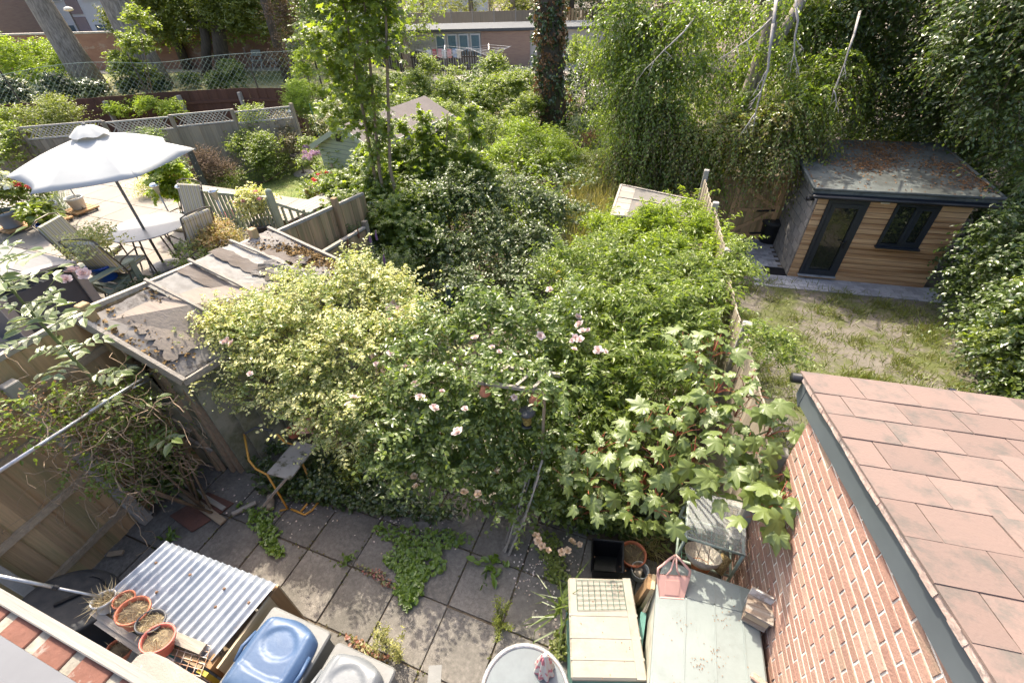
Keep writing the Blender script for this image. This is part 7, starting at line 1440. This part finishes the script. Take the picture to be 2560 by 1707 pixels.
potplant('vine', 'pale lime vine climbing behind the patio table', -9.75, 6.1, PZ+.2, .35, 1.3, 120, .16, L_la, 105, shape='maple'); potplant('camellia', 'potted camellia with yellowed leaves beside the balustrade', -7.75, 6.25, PZ+.25, .36, .68, 300, .08, L_eu, 106, (hp, 4)); potplant('golden_grass', 'golden spiraea and grass in the grey planter', -7.35, 5.0, PZ+.42, .36, .35, 500, .05, leafmat('golden_leaf', [(.42, .33, .10), (.5, .32, .16), (.36, .36, .1)], .35, .5), 107); potplant('potted_rose', 'pale pink potted rose bush on the green chair', -8.4, 3.64, PZ+.6, .38, .5, 240, .06, L_eu, 108); potplant('rose_bush', 'thin rose bush growing against the tall fence', -7.35, 4.35, PZ, .36, .75, 160, .065, L_ro, 109, twig=(.003, m_twig)); potplant('purple_bedding', 'purple bedding flowers before the balustrade', -8.55, 6.3, PZ, .3, .3, 120, .06, L_dk, 110, (hp, 12)); potplant('fern', 'small dark fern on the patio by the fence', -7.75, 3.75, PZ, .24, .3, 170, .08, L_dk, 111, shape='lance', up=.9); potplant('red_geranium', 'red geraniums on the bench by the summerhouse', -8.3, 8.9, 1.0, .3, .35, 120, .08, L_mid, 112, (hr, 8)); potplant('rose_bush', 'red flowered dark bush on the lawn side of the fence', -8.6, 8.0, .3, .3, .4, 180, .08, L_hl, 113, (hr, 4))
big = bloom_mesh('bloom', m_ros, .11, 3)
for k, (x, y) in enumerate(((186, 680), (210, 685), (165, 700))): t = plant('rose_flower', ('largest pale pink rose on the potted bush', 'second pale pink rose on the potted bush', 'low cream rose on the potted bush')[k], 'rose', at(x, y, z=1.95)); put(big, 'bloom', t, at(x, y, z=1.95), 1-.15*k, k)
def tuft(name, label, p, n, L, m, seed, spread=.5, w=.03, cat='grass'):
    t = plant(name, label, cat, p); rg = np.random.default_rng(seed); P = np.tile(np.array(tuple(p)), (n, 1))+rg.normal(size=(n, 3))*[.05, .05, 0]; o = link('blades', leaf_mesh('blades', P, rg.normal(size=(n, 3))*spread+[0, 0, .8], rg.normal(size=(n, 3))*.2+[0, 0, 1], rg.uniform(.5, 1, n)*L, 'blade', m, w, fold=2.5), t); o['kind'] = 'stuff'; return t
tuft('blue_fescue', 'clump of blue fescue grass beside the fence post', V(-7.65, 4.05, PZ), 260, .5, L_blu, 120, .8, .014); tuft('blue_oat_grass', 'fountain of blue oat grass by the far fence', V(-13.3, 5.75, PZ), 260, 1.1, L_blu, 121, .6, .012); tuft('golden_sedge', 'golden sedge in the grey planter', V(-7.15, 5.12, PZ+.42), 200, .42, L_hay, 122, .7, .014)
# ================================================================== ASH SHOOT AND DEAD CLEMATIS (left front)
ash = plant('ash_sapling', 'tall ash shoot with pale pinnate leaves rising at the fence', 'sapling', (-4.95, 1.55, 0)); a0 = V(-4.95, 1.6, 0); apl = (-4.95, 1.6); stem = [a0, atp(330, 1040, apl, 5), atp(190, 905, apl, 5), atp(95, 800, apl, 5), atp(0, 690, apl, 5), atp(-50, 640, apl, 5)]
B().tube(stem, [.02, .017, .015, .012, .008, .004], 8).obj('stem', m_stemg, ash, smooth=True)
L_ash = leafmat('ash_leaf', [(.13, .19, .095), (.17, .23, .12), (.11, .17, .06)], .3, .35)
ra = random.Random(17); npl = 0
for k in range(34):
    f = .16+.82*k/33; i = min(4, int(f*5)); u = f*5-i; p = stem[i].lerp(stem[i+1], u); an = k*2.4; d = V(math.cos(an), math.sin(an)*.8, ra.uniform(.0, .5)).normalized(); L = ra.uniform(.30, .46)*(1.1-.3*f); P, T, Nn, S = [], [], [], []
    sdv = d.cross(V(0, 0, 1)).normalized()
    for q in range(4):
        for s in (-1, 1): P.append(p+d*L*(.25+.2*q)+V(0, 0, -.06*(q/3)**2)); T.append(sdv*s+d*.5+V(0, 0, ra.uniform(-.35, .1))); Nn.append(V(ra.uniform(-.3, .3), ra.uniform(-.3, .3), 1)); S.append(L*.34*ra.uniform(.9, 1.1))
    P.append(p+d*L); T.append(d+V(0, 0, -.2)); Nn.append(V(0, 0, 1)); S.append(L*.36)
    o = link('pinnate_leaf', leaf_mesh('pinnate_leaf', np.array([tuple(v) for v in P]), np.array([tuple(v) for v in T]), np.array([tuple(v) for v in Nn]), np.array(S), 'oval', L_ash, .5), ash); o['kind'] = 'stuff'
    B().tube([p, p+d*L*.5+V(0, 0, .01), p+d*L], .003, 4).obj('leaf_stalk', m_stemg, ash)
cl = plant('dead_clematis', 'brown tangle of dead clematis stems against the fence', 'climber', (-5.0, 1.4, 0)); rg = np.random.default_rng(33); tb4 = B()
cpl = (-5.05, 1.5); cc_ = [atp(x, y, cpl, 5) for x, y in ((300, 1000), (350, 1040), (240, 1030), (320, 1110), (260, 1140), (390, 1090), (110, 1030), (400, 1160), (190, 1080), (60, 1060), (300, 1200))]
for k in range(360):
    c = cc_[rg.integers(len(cc_))]; p = c+V(*(rg.normal(size=3)*.2)); d = V(*rg.normal(size=3)).normalized(); pts = [p]
    for j in range(7): d = (d+V(*(rg.normal(size=3)*.45))+V(0, 0, -.12)).normalized(); p = p+d*.075; pts.append(p)
    tb4.tube(pts, float(rg.uniform(.0015, .0045)), 3, cap=False)
o = tb4.obj('dead_stems', mat('dead_vine', (.30, .215, .14), .9, scale=9, var=.35), cl, fixn=False); o['kind'] = 'stuff'
for k in range(7): c = cc_[k]; B().tube([V(-4.9+.05*k, 1.5, 0), V(c.x+.1, c.y+.05, c.z*.5), c, c+V(-.25, .0, .12)], [.016, .012, .009, .004], 6).obj('vine_stem', m_twig, cl, smooth=True)
foliage(cl, [(c.x, c.y, c.z, .26, .26, .26) for c in cc_], 520, .22, 5, .055, 'oval', L_we, 130, out=.7, up=.2, low=-1)
foliage(cl, [(c.x, c.y, c.z, .26, .26, .26) for c in cc_], 160, .2, 5, .03, 'oval', L_dead, 131, name='dead_leaves', low=-1)
lo2 = bush('nettle_patch', 'dark green nettles at the foot of the shed corner', [bz_(370, 1180, .4, .25), bz_(420, 1210, .25, .22), bz_(340, 1230, .25, .2), bz_(390, 1130, .6, .22)], 420, .07, L_hl, 132, L=.25, width=.7)
# ================================================================== GROUND COVER, WEEDS, GRASS
def patch(name, label, polyf, n, leaf, m, seed, zmax=.06, cat='ivy', shape='oval', w=.9):
    t = plant(name, label, cat, polyf(.5, .5)); rg = np.random.default_rng(seed); U_ = rg.random((n, 2)); P = np.array([tuple(polyf(a, b)) for a, b in U_]); P[:, 2] += rg.random(n)*zmax+.008; o = link('leaves', leaf_mesh('leaves', P, rg.normal(size=(n, 3))*[1, 1, .35], rg.normal(size=(n, 3))*.35+[0, 0, 1], leaf*rg.uniform(.6, 1.25, n), shape, m, w), t); o['kind'] = 'stuff'; return t
def tri(top, bot, w0, w1, z=0):   # strip between two pixels widening
    def f(a, b):
        x = top[0]+(bot[0]-top[0])*b; y = top[1]+(bot[1]-top[1])*b; return at(x+(a-.5)*2*(w0+(w1-w0)*b)*(.75+.25*math.sin(b*17)), y+(a-.5)*20, z=z)
    return f
patch('ivy_patch', 'bright green ivy tongue creeping over the slabs', tri((1060, 1325), (1012, 1515), 135, 10), 1500, .05, L_ivb, 140, .05)
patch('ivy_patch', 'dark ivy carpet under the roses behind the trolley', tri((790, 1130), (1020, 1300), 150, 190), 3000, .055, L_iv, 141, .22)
patch('ivy_patch', 'ivy trailing over the slabs at the trolley foot', tri((640, 1270), (690, 1390), 55, 22), 520, .045, L_ivb, 142, .06)
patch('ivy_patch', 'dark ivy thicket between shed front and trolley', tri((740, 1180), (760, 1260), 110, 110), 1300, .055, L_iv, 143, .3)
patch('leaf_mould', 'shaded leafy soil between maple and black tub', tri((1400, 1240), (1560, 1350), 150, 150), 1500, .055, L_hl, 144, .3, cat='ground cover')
patch('fern', 'yellowing fern fronds at the patio edge', tri((880, 1160), (890, 1240), 45, 30), 420, .09, L_yl, 145, .35, cat='fern', shape='lance', w=.22)
patch('creeping_weed', 'trailing petal-strewn weed along the patio edge', tri((1365, 1340), (1400, 1470), 35, 35), 520, .035, L_mid, 146, .14, cat='weed')
patch('herb_robert', 'reddish herb robert by the grey lidded bin', tri((890, 1600), (945, 1650), 30, 45), 170, .035, leafmat('herb_leaf', [(.15, .2, .05), (.3, .1, .07), (.18, .22, .07)], .3, .5), 147, .1, cat='weed')
patch('stonecrop', 'small red and green weeds in a slab joint', tri((920, 1420), (975, 1470), 40, 30), 120, .03, leafmat('stone_leaf', [(.12, .2, .06), (.25, .06, .06), (.1, .17, .05)], .2, .5), 148, .05, cat='weed')
patch('willow_seedlings', 'pale seedlings at the table edge', tri((1410, 1590), (1390, 1650), 25, 25), 130, .04, L_yl, 149, .08, cat='weed')
def weed(label, px, py, h, n, leaf, m, seed, spread=.14, shape='lance', w=.25, cat='weed', name='weed'):
    p = at(px, py, z=0); t = plant(name, label, cat, p); rg = np.random.default_rng(seed); tops = [tuple(p+V(rg.normal()*spread, rg.normal()*spread, h*rg.uniform(.6, 1))) for _ in range(7)]; stems(t, p, tops, .004, .0015, m_stemg, wob=.02, seed=seed, n=5)
    P, T = [], []
    for q in range(n): a = tops[rg.integers(7)]; f = rg.uniform(.1, 1.); v = p.lerp(V(*a), f); P.append(tuple(v+V(*(rg.normal(size=3)*.015)))); T.append(rg.normal(size=3)+[0, 0, .3])
    o = link('leaves', leaf_mesh('leaves', np.array(P), np.array(T), rg.normal(size=(n, 3))*.5+[0, 0, 1], leaf*rg.uniform(.6, 1.2, n), shape, m, w), t); o['kind'] = 'stuff'; return t
weed('feathery white-flowered weed in the slab joint', 1245, 1560, .42, 700, .035, L_yl, 150, .12); weed('spindly fleabane beside the grey lidded bin', 1000, 1640, .5, 260, .05, leafmat('grey_weed', [(.26, .30, .14), (.34, .36, .18)], .3, .5), 151, .07); weed('second spindly fleabane near the bin', 965, 1610, .42, 220, .05, MATS['grey_weed'], 152, .06); weed('bramble shoot creeping across the slabs', 1220, 1420, .06, 40, .1, L_ivb, 153, .16, 'oval', .6)
weed('low weed in the slab joint by the ivy', 870, 1400, .05, 60, .04, L_ivb, 156, .07, 'oval', .7)
dn_ = tuft('dandelion', 'dandelion rosette growing between two slabs', at(425, 1345, z=0), 16, .2, L_ivb, 154, 1., .25, 'weed'); tuft('spider_plant', 'arching strap leaved plant spilling over the cream box', at(1412, 1530, z=.45), 34, .55, leafmat('strap_leaf', [(.06, .10, .018), (.09, .14, .025)], .25, .45), 155, 1.3, .045, 'plant'); tuft('pot_grass', 'dry grassy clump behind the clear pot', at(1620, 1370, z=0), 120, .4, L_hay, 157, .7, .02)
# petals and litter
m_pet = leafmat('fallen_petal', [(.72, .55, .5), (.66, .6, .54), (.5, .36, .26)], .1, .8); rg = np.random.default_rng(77); n = 520; cx = rg.choice([1380, 1420, 1350, 1060, 640, 1400, 780, 980], n); cy = {1380: 1400, 1420: 1560, 1350: 1420, 1060: 1330, 640: 1240, 1400: 1480, 780: 1260, 980: 1290}
P = np.array([tuple(at(x+rg.normal()*45, cy[int(x)]+rg.normal()*35, z=.01)) for x in cx]); ft = tag(link('fallen_petals', leaf_mesh('fallen_petals', P, rg.normal(size=(n, 3))*[1, 1, .1], rg.normal(size=(n, 3))*.25+[0, 0, 1], rg.uniform(.012, .028, n), 'oval', m_pet, .8)), 'pale rose petals strewn over the slabs', 'petals', kind='stuff')
n = 2600; U_ = rg.random((n, 2)); cl_ = np.array([(.55, .65), (.45, .5), (.9, .25), (.35, .45), (.85, .5), (.7, .85), (.5, .85)]); ci = rg.integers(0, 7, n); uv = cl_[ci]+rg.normal(size=(n, 2))*[.09, .08]; uv[::9] = U_[::9]; uv = np.clip(uv, .02, .98)
P = np.array([tuple(rp[0].lerp(rp[1], u).lerp(rp[3].lerp(rp[2], u), v)+V(0, 0, .13)) for u, v in uv]); lt = tag(link('leaf_litter', leaf_mesh('leaf_litter', P, rg.normal(size=(n, 3))*[1, 1, .15], rg.normal(size=(n, 3))*.4+[0, 0, 1], rg.uniform(.03, .065, n), 'oval', L_dead, .6)), 'brown fallen leaves on the office roof', 'leaves', kind='stuff')
B().tube([rp[1].lerp(rp[2], .55)+V(-.3, 0, .15), rp[1].lerp(rp[2], .2)+V(-.05, 0, .16), rp[1]+V(.1, 0, -.1)], .008, 5).obj('fallen_twig', m_twig, tag(thing('twig', 'bare twig trailing off the office roof corner', 'twig', rp[1])))
# dry lawn tufts
n = 30000; u, v = rg.random(n), rg.random(n); yy = 2.7+v*8.3; xx = np.array([bline(a) for a in yy])+.15+u*6.2; cen = np.stack([rg.uniform(.8, 7, 150), rg.uniform(3, 10.8, 150)], 1); pick = rg.integers(0, 150, n); cl2 = rg.random(n) < .72; xx = np.where(cl2, cen[pick, 0]+rg.normal(size=n)*.13, xx); yy = np.where(cl2, cen[pick, 1]+rg.normal(size=n)*.11, yy); ok = xx > np.array([bline(a) for a in yy])+.05; xx, yy = xx[ok], yy[ok]; n = len(xx)
gr = tag(link('grass_tufts', leaf_mesh('grass_tufts', np.stack([xx, yy, np.array([gz(a, b) for a, b in zip(xx, yy)])], 1), rg.normal(size=(n, 3))*.8+[0, 0, .8], rg.normal(size=(n, 3)), rg.uniform(.06, .2, n), 'blade', L_gr, .08)), 'scattered grass tufts on the dry bare lawn', 'grass', kind='stuff')
n = 15000; px = rg.uniform(-15.5, -7.4, n); py = rg.uniform(7.7, 13.8, n); gl_ = tag(link('lawn_grass', leaf_mesh('lawn_grass', np.stack([px, py, np.full(n, LZ)], 1), rg.normal(size=(n, 3))*.6+[0, 0, .6], rg.normal(size=(n, 3)), rg.uniform(.04, .08, n), 'blade', leafmat('turf_blade', [(.11, .17, .03), (.17, .22, .05), (.08, .13, .025)], .3, .5), .12)), 'short green turf of the neighbouring lawn', 'grass', kind='stuff')
# ================================================================== FAR TREES
def far_tree(label, P, h, R, m, seed, leaf=.3, n=700, name='far_tree', bark=m_bark):
    t = plant(name, label, 'tree', P, 'trees beyond the garages'); B().tube([P, P+V(0, 0, h*.5), P+V(.2, 0, h)], [.3, .22, .06], 8).obj('trunk', bark, t, smooth=True)
    rr = random.Random(seed); bl = [(P.x+rr.uniform(-R, R)*.7, P.y+rr.uniform(-R, R)*.5, P.z+h*rr.uniform(.25, 1), R*.55, R*.55, R*.5) for _ in range(9)]; foliage(t, bl, n, .9, 7, leaf, 'quad', m, seed, name='crown', low=-1, rin=.4)
D0 = ga+gnn*14
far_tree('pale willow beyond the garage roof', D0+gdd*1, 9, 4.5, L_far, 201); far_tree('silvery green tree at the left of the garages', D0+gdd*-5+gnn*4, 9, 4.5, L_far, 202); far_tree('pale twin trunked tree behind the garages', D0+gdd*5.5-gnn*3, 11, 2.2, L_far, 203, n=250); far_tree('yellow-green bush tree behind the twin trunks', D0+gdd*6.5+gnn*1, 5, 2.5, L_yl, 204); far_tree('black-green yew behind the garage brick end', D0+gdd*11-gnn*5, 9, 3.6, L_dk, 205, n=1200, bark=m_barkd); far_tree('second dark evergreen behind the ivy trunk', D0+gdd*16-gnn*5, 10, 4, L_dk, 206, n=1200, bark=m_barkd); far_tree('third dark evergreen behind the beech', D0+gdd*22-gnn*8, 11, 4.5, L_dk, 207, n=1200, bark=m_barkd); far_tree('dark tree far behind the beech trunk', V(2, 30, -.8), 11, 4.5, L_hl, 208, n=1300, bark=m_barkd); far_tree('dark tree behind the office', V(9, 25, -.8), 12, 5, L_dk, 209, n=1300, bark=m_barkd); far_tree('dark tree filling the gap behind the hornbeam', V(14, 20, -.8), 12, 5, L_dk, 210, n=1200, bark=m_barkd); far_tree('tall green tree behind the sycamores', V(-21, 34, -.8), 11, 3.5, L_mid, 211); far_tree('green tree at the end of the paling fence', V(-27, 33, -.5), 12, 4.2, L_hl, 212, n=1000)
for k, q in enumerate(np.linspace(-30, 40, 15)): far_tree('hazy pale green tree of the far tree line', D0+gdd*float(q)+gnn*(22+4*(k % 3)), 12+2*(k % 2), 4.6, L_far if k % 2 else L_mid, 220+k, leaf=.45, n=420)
hs, hn = facade('pale_house', 'pale rendered house with slate roof beyond the garages', D0+gdd*-9+gnn*12, gdd, 9, -.8, 5.5, m_wht); P = D0+gdd*-9+gnn*12; B().prism([P+V(0, 0, 6.3)-gdd*.3-hn*.4, P+gdd*9.3-hn*.4+V(0, 0, 6.3), P+gdd*9.3+hn*4+V(0, 0, 9), P-gdd*.3+hn*4+V(0, 0, 9)], (0, 0, .2)).obj('roof', mat('slate_roof', (.2, .21, .23), .7), hs)
for k in range(3): q = P+gdd*(1.5+k*2.8)-hn*.05; B().bar(q+V(0, 0, 4.6), q+gdd*1.2+V(0, 0, 4.6), .1, 1.3).obj('window', m_wing, hs)

rg = np.random.default_rng(91); n = 2600; k = rg.integers(0, 12, n); hz = rg.random(n) < .5; X = np.where(hz, rg.uniform(-5.2, 1., n), GX+GS*(k-3)+rg.normal(size=n)*.012); Yv = np.where(hz, GY+GS*(k % 6-2)+rg.normal(size=n)*.012, rg.uniform(.2, 2.7, n)); den = np.sin(X*3.1+Yv*2.3)+np.sin(Yv*5.7-X*1.7); okk = den > .1
jm = tag(link('joint_moss', leaf_mesh('joint_moss', np.stack([X, Yv, np.full(n, .002)], 1)[okk], rg.normal(size=(n, 3))[okk]*[1, 1, .3]+[0, 0, .3], rg.normal(size=(n, 3))[okk]*.5+[0, 0, 1], rg.uniform(.008, .03, n)[okk], 'quad', leafmat('moss_green', [(.09, .12, .03), (.12, .1, .05), (.07, .06, .035), (.14, .18, .05)], .2, .8), .8)), 'moss and crumbs along the patio slab joints', 'moss', kind='stuff')

rg = np.random.default_rng(123); n = 260; cl_ = np.array([(.70, 1.75), (.95, 1.62), (.84, 1.5), (.2, 1.95), (.35, 1.5), (1.0, 1.9), (.7, 1.3)]); ci = rg.integers(0, 7, n); xy = cl_[ci]+rg.normal(size=(n, 2))*.035; far_ = rg.random(n) < .35; xy[far_] = np.stack([rg.uniform(-.15, 1.2, n), rg.uniform(1.2, 2.15, n)], 1)[far_]; ok = (np.abs(xy[:, 0]-.46) > .1); zz = np.where(xy[:, 0] > .5, 1.006, .806)
tag(link('lid_debris', leaf_mesh('lid_debris', np.concatenate([xy, zz[:, None]], 1)[ok], rg.normal(size=(n, 3))[ok]*[1, 1, .2], rg.normal(size=(n, 3))[ok]*.4+[0, 0, 1], rg.uniform(.004, .013, n)[ok], 'oval', L_dead, .7)), 'dry leaf crumbs scattered on the storage box lids', 'debris', kind='stuff')
